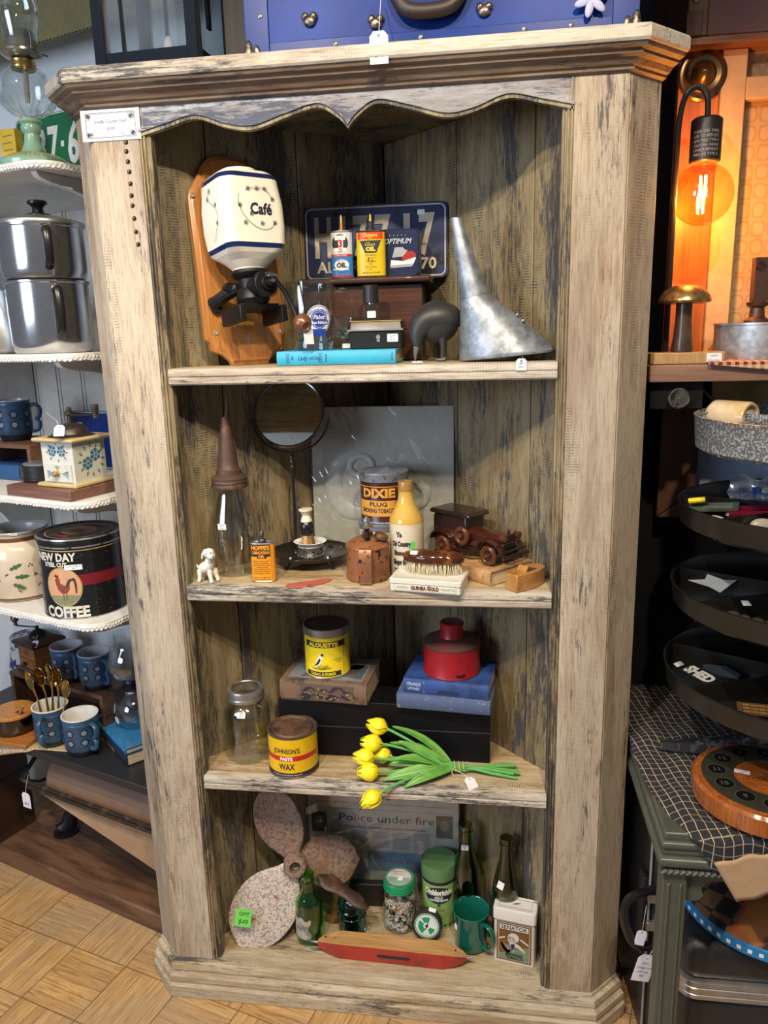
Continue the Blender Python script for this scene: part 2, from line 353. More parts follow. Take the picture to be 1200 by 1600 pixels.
def extr(poly, z0, z1, name, mat, bevel=.0012): return G().prism(poly, z0, z1).build(name, mat, cab, bevel=bevel)
prof = [(0, 0), (.087, 0), (.0880, .0025), (.0893, .0025), (.0900, -.001), (.0925, -.001), (.0935, .003), (.0950, .003), (.0958, .0), (.0980, .001), (.0990, .006), (.1010, .006), (.1025, .004), (.106, .008)]
inner = prof[1:]
extr([(0, 0), (.0875, 0), (.0875, .02), (.0, .02)], .088, 1.885, 'stile', RV)
G().prism([(.0875, .002)] + prof[2:] + [(.106, .026), (.0875, .026)], .088, 1.885).build('stile_moulding', RG, cab)
extr([(W, .02), (W - .0875, .02), (W - .0875, 0), (W, 0)], .088, 1.885, 'stile', RV)
G().prism([(W - x, y) for x, y in reversed([(.0875, .002)] + prof[2:] + [(.106, .026), (.0875, .026)])], .088, 1.885).build('stile_moulding', RG, cab)
extr([(-.002, .002), (-.06, .06), (-.048, .072), (.01, .016)], .088, 1.885, 'canted_side', RV)
extr([(W + .002, .002), (W - .01, .016), (W + .048, .072), (W + .06, .06)], .088, 1.885, 'canted_side', RV)
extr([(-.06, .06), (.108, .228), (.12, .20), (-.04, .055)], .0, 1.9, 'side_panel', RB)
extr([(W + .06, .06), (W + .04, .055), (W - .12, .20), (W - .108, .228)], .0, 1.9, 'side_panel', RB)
# back boards, on the two walls of the corner
s2 = 2 ** -.5
for sgn, seams in ((1, (-.064, .0725, .278, .48, .507)), (-1, (-.064, .0535, .265, .47, .507))):
    for a, b in zip(seams, seams[1:]):
        a += .0011; b -= .0011
        x = lambda d, o: (.106 + d * s2 - o * s2) if sgn > 0 else (.824 - d * s2 + o * s2)
        y = lambda d, o: .092 + d * s2 + o * s2
        q = [(x(a, 0), y(a, 0)), (x(b, 0), y(b, 0)), (x(b, .012), y(b, .012)), (x(a, .012), y(a, .012))]
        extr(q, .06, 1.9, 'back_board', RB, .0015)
bk = [(.040, .075), (.085, .115), (.465, .495), (.845, .115), (.89, .075), (.90, .09), (.465, .53), (.03, .09)]
G().prism(bk, 0, 1.9).build('back_panel', M('black_gap', (.01, .009, .008), .9), cab)
# shelves with a moulded nose
inside = [(.072, .0265), (.106, .0262), (.106, .02), (.824, .02), (.824, .0262), (.858, .0265), (.871, .046), (.465, .451), (.059, .046)]
def shelf(z, th, name='shelf'):
    g = G().prism(inside, z - th, z)
    pr = [(.02, z - th), (.001, z - th), (-.002, z - th + .003), (-.003, z - th + .012), (.001, z - th + .0135), (.001, z - th + .015), (-.002, z - th + .017), (-.0025, z - .006), (-.001, z - .0015), (.004, z), (.02, z)]
    return g, pr
for z in (1.4176, .986, .558):
    g, pr = shelf(z, .031)
    g.loft([[(x, y, zz) for y, zz in pr] for x in (.1045, .8255)], 1); g.build('shelf', [RS, RH], cab)
G().prism([(.106, .012), (.824, .012), (.871, .046), (.465, .451), (.059, .046)], .066, .09).build('bottom_shelf', RS, cab)
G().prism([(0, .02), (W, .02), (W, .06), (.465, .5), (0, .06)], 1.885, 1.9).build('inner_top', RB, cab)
# scalloped valance
def crom(pts, n=10):
    out = []; P = [pts[0]] + pts + [pts[-1]]
    for i in range(1, len(P) - 2):
        for k in range(n):
            t = k / n; a, b, c, d = P[i - 1], P[i], P[i + 1], P[i + 2]
            out.append(tuple(.5 * ((2 * b[j]) + (-a[j] + c[j]) * t + (2 * a[j] - 5 * b[j] + 4 * c[j] - d[j]) * t * t + (-a[j] + 3 * b[j] - 3 * c[j] + d[j]) * t ** 3) for j in range(len(b))))
    return out + [tuple(pts[-1])]
half = crom([(.465, 1.826), (.483, 1.845), (.517, 1.862), (.572, 1.850), (.632, 1.834), (.68, 1.840), (.735, 1.857), (.79, 1.846), (.842, 1.834)])
curve = [(W - x, z) for x, z in reversed(half)] + half[1:]
g = G(); g.T = Matrix.Rotation(PI / 2, 4, 'X')   # (x, y, z) -> (x, -z, y)
g.prism([(x, z) for x, z in curve] + [(.842, 1.886), (.088, 1.886)], -.019, -.0005)
g.build('valance', RE, cab)
for off, y0, y1, th in ((0, -.003, .018, .004), (-.004, .001, .016, .003), (-.0068, -.001, .012, .004)):
    g = G(); secs = []
    for i, (x, z) in enumerate(curve): secs.append([(x, y0, z + off + .0005), (x, y1, z + off + .0005), (x, y1, z + off - th), (x, y0, z + off - th)])
    g.loft(secs).build('valance_moulding', RG if off else RE, cab)
# crown and base, mitred round the front and the two canted returns
def mitre(path, prof, z, mats, name, fill=None):
    n = len(path); secs = []
    for i, (x, y) in enumerate(path):
        ds = []
        if i: ds.append(Vector((x - path[i - 1][0], y - path[i - 1][1])).normalized())
        if i < n - 1: ds.append(Vector((path[i + 1][0] - x, path[i + 1][1] - y)).normalized())
        nn = [Vector((d.y, -d.x)) for d in ds]
        m = nn[0] if len(nn) == 1 else (nn[0] + nn[1]).normalized() / math.cos(nn[0].angle(nn[1]) / 2)
        secs.append([(x + m.x * o, y + m.y * o, zz) for o, zz in prof])
    return G().loft(secs).build(name, mats, cab, smooth=25)
path = [(-.06, .06), (0, 0), (W, 0), (W + .06, .06)]
mitre(path, [(-.01, 1.872), (.002, 1.872), (.008, 1.875), (.009, 1.879), (.014, 1.881), (.020, 1.888), (.030, 1.892), (.031, 1.896), (.040, 1.899), (.043, 1.904), (-.01, 1.904)], 0, RM, 'crown_moulding')
mitre(path, [(-.02, 1.9045), (.046, 1.9045), (.049, 1.908), (.049, 1.924), (.046, 1.928), (-.02, 1.928)], 0, RH, 'crown_board')
G().prism([(-.045, .075), (.01, .02), (W - .01, .02), (W + .045, .075), (.465, .53)], 1.906, 1.9275).build('top_board', RH, cab)
mitre(path, [(-.01, 0), (.024, 0), (.026, .004), (.026, .030), (.021, .036), (.021, .040), (.023, .043), (.022, .054), (.015, .060), (.013, .063), (.015, .067), (.012, .078), (.004, .082), (.002, .089), (-.012, .090), (-.03, .0905), (-.03, 0)], 0, RD, 'base_moulding')
nail = M('dark_bronze', (.10, .08, .055), .35, .9)
for x, z in [(.067, 1.816), (.066, 1.801), (.067, 1.784), (.068, 1.767), (.068, 1.747), (.068, 1.727), (.068, 1.71), (.069, 1.688), (.070, 1.665), (.072, 1.643)]:
    G().at((x - .004, 0, z), (PI / 2, 0, 0)).lathe([(0, .004), (.002, .0036), (.0035, .002), (.0042, 0)], 14).build('tack', nail, cab)
card = thing('price_card', 'white bordered price card taped at the top of the cabinet\'s left stile', 'card', (.038, -.0015, 1.8455))
g = G().box(-.055, .055, -.0006, 0, -.0255, .0255); g.plane(-.0006)
for o, w in ((.005, .0008), (.0068, .0004)): g.frame(-.055 + o + .003, .055 - o - .003, -.0255 + o, .0255 - o, w, 1)
random.seed(8)
for sx in (-1, 1):
    for sz in (-1, 1):
        for k in range(16):
            a = random.random() * 1.55; r = random.random() * .007; cx, cz = sx * (.044 - r * math.cos(a) * 1.3 - .001), sz * (.0165 - r * math.sin(a))
            g.ring(cx, cz, .0016 + random.random() * .0012, .0004, 1, n=8)
g.text('Smaller Corner Shelf', 0, .006, .0055, 2, width=.062, shear=.3); g.text('$399', 0, -.006, .0050, 2, shear=.3); g.text('GMT', .022, -.0155, .003, 2)
g.build('card', [M('card_white', (.82, .86, .93), .5), M('print_black', (.02, .02, .03), .6), M('pencil_blue', (.06, .09, .28), .6)], card)
G().tube([(-.02, -.001, .030), (.0, -.003, .036), (.02, -.001, .030)], .0022, 6, flat=.3).box(-.026, .028, -.0004, .0004, .022, .034).build('tape', glass('sticky_tape', (.9, .93, .97), .15), card)
# ================================================================ top compartment
S1, S2, S3, S0 = 1.4180, .9865, .5585, .0905
D = math.radians
ink = M('print_black', (.02, .02, .03), .6); inkw = M('print_white', (.85, .85, .82), .5); chrome = M('chrome', (.75, .76, .78), .15, 1)
steel = M('dull_steel', (.42, .43, .45), .38, .9); blackmetal = M('black_enamel', (.010, .010, .012), .28, 0, .5, .4); clear = glass('clear_glass'); bare = M('iron_black', (.02, .02, .022), .42, .6)
def shiftx(g, d):
    g.v = [p + Vector((d, 0, 0)) for p in g.v]; return g
mapw = wood('maple_orange_board', (.50, .22, .06), (.36, .135, .03), .28, 2, .8, .5)
gb = thing('wall_coffee_grinder', 'white ceramic coffee grinder lettered in black, with crank, on a varnished wooden wall board', 'coffee grinder', (.232, .122, S1 + .001), rot=(D(-7), 0, D(45)))
# board with cut corners and a moulded edge, reaching from the shelf to z = .43
def bshape(k):
    h = .091 - k; T = .402 - k; B = 0 + k
    r = [(-.036 + 0, B), (.036, B)]; 
    def side(s_): return [(s_ * .040, B), (s_ * (.045), B + .010), (s_ * .060, B + .022), (s_ * (h - .010), B + .030), (s_ * (h - .008), B + .045), (s_ * h, B + .052), (s_ * h, T - .085), (s_ * (h - .004), T - .070), (s_ * (h - .022), T - .045), (s_ * (h - .034), T - .022), (s_ * .040, T - .006), (s_ * .020, T)]
    R = side(1); L = side(-1); return R + list(reversed(L))
g = G(); g.T = Matrix.Translation((0, .018, 0)) @ Matrix.Rotation(PI / 2, 4, 'X')
g.loft([[(x, y, 0) for x, y in bshape(0)], [(x, y, .011) for x, y in bshape(0)], [(x, y, .013) for x, y in bshape(.004)], [(x, y, .014) for x, y in bshape(.006)], [(x, y, .018) for x, y in bshape(.009)]])
bd = g.build('backboard', [mapw], gb, smooth=40)
for x, z in ((-.072, .064), (.070, .064), (-.085, .322), (.085, .322)):
    G().at((x, -.001, z), (PI / 2, 0, 0)).lathe([(.0045, 0), (.0045, .001), (.003, .0012), (.0022, .0004), (0, .0003)], 14).build('screw_cup', M('brass_white', (.7, .66, .58), .3, .7), gb)
# ceramic canister: square with rounded corners, waisted into a round foot
def sqr(h, r, z, n=8, cy=-.072):
    z = .165 + (z - .165) * .88
    return [(x - .022, y + cy, z) for x, y in rrect(-h, h, -h * .92, h * .92, min(r, h * .9), n)]
cer = spot('cream_ceramic', (.80, .76, .67), (.70, .66, .56), .12, 0, 8, .6, .8, bmp=0); cob = M('cobalt_glaze', (.012, .022, .10), .12)
g = G(); L = [(.026, .026, .375), (.034, .033, .374), (.036, .034, .369), (.052, .030, .362), (.058, .028, .355), (.0605, .026, .345), (.0605, .024, .335), (.063, .020, .295), (.063, .020, .250), (.0605, .020, .215), (.0585, .022, .205), (.054, .03, .197), (.045, .038, .186), (.032, .030, .172), (.029, .028, .165)]
cols = [0, 0, 0, 0, 1, 0, 0, 0, 0, 1, 0, 0, 0, 0]
secs = [sqr(*q) for q in L]
for i, c in enumerate(cols): g.loft([secs[i], secs[i + 1]], c, False)
g.add(secs[0], [tuple(range(len(secs[0])))], 0); g.add(secs[-1], [tuple(reversed(range(len(secs[0]))))], 0)
g.plane(-.1305)
g.text('Café', -.014, .268, .019, 2, .0005, width=.044, bold=.03, shear=.1)
def vine(cx, cz, pts, fl):
    g.line(crom([(cx + a, cz + b) for a, b in pts], 5), .0008, 2, .0006)
    for a, b in fl:
        for k in range(4): t = PI / 4 + k * PI / 2; g.ring(cx + a + .0022 * math.cos(t), cz + b + .0022 * math.sin(t), .0019, .0006, 2, .0007, 8)
        for k in range(5): t = k * 1.25; g.line([(cx + a, cz + b), (cx + a + .0055 * math.cos(t), cz + b + .0055 * math.sin(t))], .0006, 2, .0007)
vine(-.022, .268, [(-.020, .030), (-.008, .036), (.004, .034), (.014, .037), (.026, .030), (.034, .018)], [(-.014, .035), (.004, .036), (.020, .036), (.034, .018)])
vine(-.022, .268, [(-.034, .024), (-.036, .008), (-.030, -.010), (-.016, -.026), (.004, -.036), (.024, -.034), (.036, -.022)], [(-.026, -.026), (.008, -.026), (.034, -.024), (-.034, .004), (-.012, -.010)])
g.build('canister', [cer, cob, M('glaze_ink', (.02, .02, .05), .3)], gb, smooth=50)
g = G(); g.mp = lambda x, z, h: (-.0852 - h, x - .072, z)
vine(0, .268, [(-.004, .045), (.010, .030), (-.006, .015), (-.020, .005), (-.024, -.015), (-.012, -.035), (.0, -.050)], [(.0, .040), (-.020, .012), (.010, .028), (-.02, -.02)])
g.build('side_motif', M('glaze_ink', (.02, .02, .05), .3), gb)
g = G(); g.at((0, -.072, 0)).lathe([(0, .168), (.036, .168), (.038, .162), (.034, .157), (.026, .152), (.025, .135), (.030, .128), (.032, .115), (.026, .104), (.0, .104)], 28)
g.at().cyl((0, -.072, .135), (0, -.125, .135), .020).cyl((0, -.118, .135), (0, -.130, .135), .024, .023).cyl((0, -.130, .135), (0, -.136, .135), .012)
shiftx(g, -.020).build('burr_housing', bare, gb, bevel=.001)
g = G()
for s_ in (-1, 1):
    g.tube([(s_ * .018, -.05, .140), (s_ * .034, -.035, .132), (s_ * .046, -.012, .122), (s_ * .050, -.001, .118)], [.012, .012, .012, .014], 10)
    g.cyl((s_ * .047, -.003, .110), (s_ * .047, -.010, .110), .011); g.cyl((s_ * .036, -.036, .142), (s_ * .036, -.052, .142), .009)
shiftx(g, -.020).build('mounting_arm', bare, gb)
g = G().box(-.040, .040, -.100, -.030, .096, .104); 
for s_ in (-1, 1): g.box(s_ * .044 - .006, s_ * .044 + .006, -.110, -.028, .070, .100)
shiftx(g, -.020).build('cup_rail', bare, gb, bevel=.0015)
g = G().cyl((0, -.134, .135), (0, -.150, .135), .007).tube([(-.002, -.146, .145), (.010, -.150, .135), (.022, -.153, .118), (.030, -.156, .098), (.036, -.160, .076), (.037, -.163, .064)], .0060, 8, flat=.8)
cr = shiftx(g, -.020).build('crank', bare, gb)
G().at((-.020, 0, 0)).cyl((0, -.150, .135), (0, -.157, .135), .0035).cyl((-.010, -.150, .147), (.010, -.150, .147), .004).build('wing_nut', chrome, cr)
g = G(); g.T = Matrix.Translation((.017, -.166, .062)) @ Matrix.Rotation(PI / 2 + .5, 4, 'X'); g.lathe([(0, -.004), (.008, -.004), (.0095, 0), (.012, .004), (.0175, .012), (.018, .018), (.014, .026), (.008, .031), (.006, .029), (0, .029)], 24)
g.build('crank_knob', wood('turned_walnut', (.20, .075, .03), (.10, .035, .015), .3, 2, 2, .4), cr)
swing_tag(gb, (.026, -.182, .047), (PI / 2, 0, 0), .020, .031, ('',), [(-.004, .012, .002), (-.012, .022, .004), (-.022, .012, .003)])

def oval_can(g, rx, ry, h, mats, seg=36, rim=.0012):
    """oval tin body with rolled rims; mats=(body, rim)"""
    def ov(k, z): return [((rx + k) * math.copysign(abs(math.cos(2 * PI * i / seg)) ** .8, math.cos(2 * PI * i / seg)), (ry + k) * math.copysign(abs(math.sin(2 * PI * i / seg)) ** .8, math.sin(2 * PI * i / seg)), z) for i in range(seg)]
    rows = [(-.004, .0008, 1), (rim * .6, 0, 1), (rim, .0015, 1), (0, .003, 0), (0, h - .003, 1), (rim, h - .0015, 1), (rim * .6, h, 1), (-.0015, h, 1), (-.002, h - .0015, 1)]
    for a, b in zip(rows, rows[1:]): g.loft([ov(a[0], a[1]), ov(b[0], b[1])], mats[a[2]] if a[2] == 0 else mats[1], False)
    g.add(ov(-.002, h - .0015), [tuple(range(seg))], mats[1]); g.add(ov(-.004, .0008), [tuple(reversed(range(seg)))], mats[1])
def face_oval(g, rx, ry):
    def f(x, z, h):
        t = max(-1, min(1, x / rx)); c = max(0, 1 - abs(t) ** 2.5) ** .4; return (x * (1 + h / rx * .3), -ry * c - h, z)
    g.mp = f; g.cv = rx * .12; return g
oak = wood('quartered_dark_oak', (.115, .042, .018), (.045, .016, .008), .32, 0, 1.2, .4, 3)
o = tag(None or thing('oak_box', 'dark brown quartered oak box with an overhanging lid, behind the glass mug', 'box', (.452, .240, S1)), 'dark brown quartered oak box with an overhanging lid, behind the glass mug', 'box')
G().box(-.130, .118, -.040, .040, .004, .150).build('body', oak, o, bevel=.001)
G().box(-.134, .138, -.060, .052, .154, .166).build('lid', wood('oak_lid', (.10, .045, .025), (.04, .018, .012), .3, 0, 1.2, .3), o, bevel=.004)
G().box(-.132, .125, -.046, .042, 0, .006).build('plinth', oak, o, bevel=.002)
ZT = S1 + .1664
blue = M('blue_book_cloth', (.03, .36, .58), .6)
def book(name, label, loc, rz, w, d, h, cover, group=None, pages=None, spine='front', decor=None, rot=None, sq=.003, boards=.0022):
    """a closed book lying flat; spine on local -y"""
    t = thing(name, label, 'book', loc, rz, rot, group)
    pg = pages or spot('aged_pages', (.60, .50, .33), (.42, .30, .16), .8, 0, 40, .5, .7, (.2, .2, 8))
    G().box(-w / 2 + sq, w / 2 - sq, -d / 2 + .003, d / 2 - sq, boards, h - boards).build('pages', pg, t)
    g = G().box(-w / 2, w / 2, -d / 2 + .004, d / 2, 0, boards).box(-w / 2, w / 2, -d / 2 + .004, d / 2, h - boards, h)
    sec = [(-d / 2 + .006, 0), (-d / 2 + .0015, .0006), (-d / 2 - .0015, h * .25), (-d / 2 - .0022, h * .5), (-d / 2 - .0015, h * .75), (-d / 2 + .0015, h - .0006), (-d / 2 + .006, h), (-d / 2 + .004, h - .003), (-d / 2 + .004, .003)]
    g.loft([[(x, y, z) for y, z in sec] for x in (-w / 2, w / 2)])
    g.mp = lambda x, z, hh: (x, -d / 2 - .0022 * (1 - abs(z / h - .5) * 1.6) - .0002 - hh, z)
    mats = [cover]
    if decor: mats += decor(g)
    g.build('cover', mats, t, bevel=0, smooth=30); return t
def dec_lady(g):
    g.text('Lady', -.062, .014, .0085, 1, shear=.3, rot=PI / 2 * 0 + 0, width=.020); g.text('A', -.083, .014, .008, 1, width=.006); g.text('and Dog', -.040, .014, .007, 1, shear=.3, width=.020)
    g.text('MASSI', -.018, .013, .0035, 1, rot=PI / 2, width=.014); g.text('Stirling', .106, .013, .003, 1, rot=PI / 2, width=.014)
    for x in (-.092, -.029):
        for k in (-1, 1): g.line([(x + k * .004, .004), (x + k * .004, .023)], .0006, 1)
        for k in range(3): g.ring(x, .008 + k * .0055, .0028, .0008, 1, n=12)
    return [M('navy_stamp', (.01, .06, .22), .5)]
book('book', 'bright blue cloth book lying spine-out at the front of the top shelf', (.421, .103, S1), D(.3), .226, .142, .0262, blue, decor=dec_lady)
ZB = S1 + .0264
mug = thing('beer_mug', 'dimpled clear glass beer mug with a round blue and white beer emblem', 'mug', (.362, .108, ZB))
g = G(); g.lathe([(0, 0), (.036, 0), (.039, .004), (.041, .020), (.0455, .06), (.0485, .11), (.0490, .128), (.0478, .1295), (.0465, .128), (.0455, .11), (.0425, .06), (.038, .024), (.036, .020), (0, .018)], 48)
g.build('body', clear, mug)
G().lathe([(0, .001), (.036, .001), (.037, .012), (.036, .018), (0, .016)], 40).build('thick_base', glass('base_glass', (.90, .97, 1.0), .05, .6), mug)
G().tube(crom([(.045, .010, .108), (.060, .018, .112), (.074, .026, .100), (.080, .030, .075), (.074, .027, .045), (.060, .019, .028), (.043, .010, .030)], 5), .0065, 10, flat=.8).build('handle', clear, mug)
g = G().round_(.0478, .42 - .3); g.mp = (lambda f: lambda x, z, h: f(x, z, h))(lambda x, z, h: ((.0415 + .062 * .06 + (z - .018) * .058 + h + .0010) * math.sin(x / .047 + .5), -(.0415 + .062 * .06 + (z - .018) * .058 + h + .0010) * math.cos(x / .047 + .5), z - .018))
g.disc(0, .076, .0225, .026, 0, .0004, 36); g.ring(0, .076, .0215, .0012, 1, .0007, rz=.0245); g.disc(0, .075, .0155, .0165, 1, .0008); g.ring(0, .075, .0135, .0006, 0, .001, rz=.0145)
g.fig([(-.012, .058), (.012, .058), (.013, .043), (.006, .048), (0, .043), (-.006, .048), (-.013, .043)], 1, .0007)
g.text('Pabst', 0, .080, .0075, 0, .0012, width=.021, shear=.3, bold=.02); g.rect(-.0175, .0175, .066, .074, 1, .0010); g.text('Blue Ribbon', 0, .070, .0050, 0, .0014, width=.032, bold=.03)
g.text('STRONG MANLY', 0, .0935, .0036, 1, .001, arc=.019, bold=.03)
g.build('emblem', [M('enamel_white', (.80, .82, .86), .3), M('enamel_blue', (.02, .06, .38), .3)], mug)
sg = thing('stemmed_glass', 'tiny clear stemmed glass between the beer mug and the black cash box', 'glass', (.4215, .158, ZB))
G().lathe([(0, 0), (.016, 0), (.016, .0015), (.004, .004), (.003, .010), (.004, .015), (.010, .019), (.018, .028), (.022, .042), (.0235, .062), (.0225, .062), (.021, .042), (.016, .029), (.008, .021), (0, .020)], 32).build('bowl', clear, sg)
sticker(sg, (0, -.015, .006), (PI / 2 - .3, 0, 0), .016, .009, ('',))
cb = thing('cash_box', 'small black metal cash box with a silver lid edge and white price sticker', 'box', (.488, .134, ZB))
G().box(-.050, .050, -.033, .033, 0, .034).build('body', spot('chipped_black', (.012, .012, .013), (.3, .28, .24), .35, .2, 120, .72, .74), cb, bevel=.002)
g = G(); g.loft([[(x, y, z) for x, y in rrect(-a, a, -b, b, .003)] for a, b, z in ((.0535, .036, .034), (.0535, .036, .037), (.051, .034, .040), (.0505, .0335, .050), (.049, .032, .052))])
g.build('lid', [M('black_lid', (.014, .014, .015), .3)], cb)
G().box(-.054, .054, -.0367, -.0355, .034, .0368).build('lid_edge', steel, cb)
G().box(-.050, .050, -.034, -.030, .0515, .0532).build('hinge_strip', M('brass_yellow', (.62, .40, .08), .35, .5), cb)
G().at((.005, -.0335, .022), (PI / 2, 0, 0)).lathe([(0, .002), (.004, .002), (.005, 0)], 16).box(-.003, .003, -.009, 0, 0, .001).build('lock_plate', steel, cb)
sticker(cb, (.033, -.0335, .020), (PI / 2, 0, 0), .021, .015, ('GMT', '$19'))
pf = thing('perfume_bottle', 'small square glass bottle with a fluted black cap, standing on the cash box', 'bottle', (.474, .142, ZB + .0535))
G().box(-.0165, .0165, -.008, .008, 0, .032).build('bottle', clear, pf, bevel=.003)
g = G()
g.lathe([(0, .034), (.0155, .034)] + [(.0155, .036), (.0150, .066), (.0135, .068), (0, .068)], 20); g.build('cap', M('black_plastic', (.015, .015, .018), .4), pf, smooth=10)
G().cyl((0, 0, .031), (0, 0, .035), .007).build('collar', chrome, pf); sticker(pf, (.002, -.0084, .012), (PI / 2, 0, 0), .017, .013, ('',))
# licence plate
np_ = thing('licence_plate', 'old dark blue licence plate with cream embossed H17717 and ALBERTA 70', 'licence plate', (.4645, .288, ZT + .001), rot=(D(-2), 0, 0))
g = G(); g.T = Matrix.Rotation(PI / 2, 4, 'X'); g.prism(rrect(-.153, .153, 0, .152, .014), 0, .0012)
g.T = Matrix.Identity(4); g.plane(-.0012)
o_ = rrect(-.148, .148, .005, .147, .012); g.line(o_ + [o_[0]], .0028, 1, .0008)
for ch, x, w in (('H', -.112, .036), ('1', -.070, .014), ('7', -.030, .034), ('7', .017, .034), ('1', .068, .014), ('7', .110, .034)):
    g.text(ch, x, .089, .077, 2, .0020, width=w, bold=.035, ext=.0018)
g.text('ALBERTA', -.060, .028, .022, 1, .0014, width=.135, bold=.03); g.text('70', .113, .030, .022, 1, .0014, width=.034, bold=.03)
for x in (-.085, .085): g.disc(x, .136, .005, .004, 3, .0009)
g.build('plate', [spot('plate_navy', (.030, .042, .115), (.012, .012, .014), .3, .2, 14, .55, .62), M('plate_cream', (.55, .50, .42), .4), spot('plate_cream_worn', (.52, .46, .36), (.20, .16, .12), .45, 0, 30, .6, .7), ink], np_)
sticker(np_, (.098, -.003, .132), (PI / 2, 0, 0), .015, .010, ('',))
# oil tins on the box
t = thing('oil_tin', 'small white over blue oil tin with a red stripe and copper spout', 'tin', (.407, .213, ZT))
red = M('tin_red', (.55, .02, .03), .35); tw = spot('tin_white', (.62, .64, .66), (.35, .33, .32), .35, .1, 60, .62, .68); tb = M('tin_blue', (.03, .20, .55), .35); gun = M('gunmetal', (.12, .12, .13), .4, .8)
g = G(); oval_can(g, .0225, .011, .092, (0, 1)); face_oval(g, .0225, .011)
g.rect(-.0215, .0215, .047, .089, 2, .0003); g.rect(-.0215, .0215, .042, .047, 3, .0003); g.rect(-.0215, .0215, .003, .006, 3, .0004)
g.disc(-.002, .068, .0165, .0175, 4, .0006); g.rect(-.0055, .0045, .052, .083, 5, .0009); g.rect(-.0125, .009, .074, .083, 5, .0009, 4); g.rect(-.0145, .011, .052, .059, 5, .0009, 4)
g.text('3', -.001, .0675, .013, 3, .0012, bold=.05); g.text('IN', -.001, .056, .004, 3, .0012, bold=.05); g.text('3-IN-ONE', -.002, .0445, .003, 5, .0006, width=.026)
g.disc(0, .026, .015, .011, 5, .0005); g.text('OIL', 0, .0255, .008, 4, .0008, width=.021, bold=.06); g.text('ELECTRIC', 0, .0345, .0028, 6, .0008); g.text('MOTOR', 0, .031, .0022, 6, .0008); g.rect(-.0175, .015, .0165, .0185, 5, .0006, 4); g.text('LIGHT OIL', 0, .012, .002, 4, .0006)
g.build('can', [tb, M('tin_rim', (.25, .25, .27), .35, .8), tw, red, ink, inkw, M('ink_blue', (.02, .10, .35), .5)], t)
G().lathe([(0, .092), (.010, .092), (.010, .0945), (.004, .096), (.0035, .105), (.0025, .118), (.001, .124), (0, .124)], 16).build('spout', M('copper_spout', (.50, .24, .12), .35, .6), t)
sticker(t, (.003, -.0118, .079), (PI / 2, 0, 0), .009, .007, ('3',))
t = thing('oil_tin', 'yellow gun oil tin with a red top band and yellow-tipped nozzle', 'tin', (.467, .211, ZT))
yel = M('tin_yellow', (.72, .52, .01), .32); yel2 = M('bright_yellow', (.85, .68, .04), .35)
g = G(); oval_can(g, .0295, .0125, .090, (0, 1)); face_oval(g, .0295, .0125)
g.rect(-.0285, .0285, .073, .087, 2, .0003); g.fig([(-.0205, .070), (.0215, .070), (.0125, .047), (-.0105, .047)], 3, .0006)
g.frame(-.0215, .0225, .0695, .0708, .0004, 3, .0006)
g.text('Outers', 0, .0812, .0068, 4, .0006, width=.030, bold=.03); g.text('445', 0, .0755, .0028, 4, .0006, bold=.03); g.text('Gun', 0, .0635, .0062, 4, .001, width=.020, shear=.4); g.text('OIL', .001, .0545, .0072, 4, .001, width=.020, bold=.06)
for i, l in enumerate(('FOR FIREARMS', '', 'POLARIZED', 'FOR', 'RUST CONTROL', 'IN', 'SHOP and HOME')):
    if l: g.text(l, .001, .0425 - i * .0056, .0026 if i < 6 else .0032, 5 if i < 6 else 3, .0006, width=.0012 * len(l) * (1.6 if i < 6 else 2.3))
g.fig([(-.0050, .0300), (-.0030, .0300), (-.0028, .0385), (-.0045, .0385)], 3, .0006, ); g.line([(-.004, .0365), (.012, .0375)], .0006, 3); g.line([(-.006, .0300), (.012, .0300)], .0004, 3); g.disc(.003, .0315, .002, .001, 3)
g.build('can', [yel, M('tin_dark_rim', (.05, .04, .04), .35, .6), M('tin_orange_red', (.70, .05, .01), .32), ink, yel2, M('ink_brown', (.25, .10, .01), .5)], t)
G().lathe([(0, .090), (.010, .090), (.009, .094), (.006, .098), (.0045, .108), (.004, .1085), (0, .1085)], 16).lathe([(0, .1085), (.0030, .1085), (.0016, .122), (0, .1225)], 12, 1).build('nozzle', [ink, yel], t)
t = thing('tin', 'dark blue rectangular tin with rounded corners, picturing a red and white boat', 'tin', (.526, .238, ZT))
def slab(g, x0, x1, z0, z1, r, y0, y1, mi=0):
    g.loft([[(x, y, z) for x, z in rrect(x0 + k, x1 - k, z0 + k, z1 - k, r, 6)] for k, y in ((.002, y1), (0, y1 - .002), (0, y0 + .002), (.002, y0))], mi)
g = G(); slab(g, -.046, .040, 0, .094, .010, -.010, .012); g.build('case', spot('gunmetal_tin', (.10, .11, .13), (.05, .05, .06), .3, .7, 10), t)
g = G(); slab(g, -.045, .037, .001, .093, .010, -.014, -.0095); g.plane(-.0145); g.text('OPTIMUM', -.005, .070, .0095, 1, width=.056, shear=.35, bold=.02)
for k in range(5): g.disc(-.022 + k * .008, .081, .0008, .0008, 1, n=6)
g.fig([(-.022, .022), (.026, .026), (.031, .036), (.027, .040), (.012, .040), (.004, .031), (-.020, .034)], 2, .0003); g.fig([(.001, .030), (.030, .038), (.031, .044), (.024, .050), (.012, .050), (.004, .040)], 3, .0005); g.fig([(-.018, .038), (.003, .040), (.012, .050), (.004, .058), (-.012, .058)], 4, .0004); g.line([(.003, .040), (.013, .052)], .0015, 1, .0007); g.fig([(-.022, .018), (.022, .020), (.027, .026), (-.022, .023)], 4, .0004)
g.build('lid', [M('tin_navy', (.022, .032, .085), .25, .1), M('tin_silver', (.7, .72, .76), .3, .4), inkw, M('boat_red', (.45, .03, .03), .3), M('boat_grey', (.40, .42, .44), .35)], t)

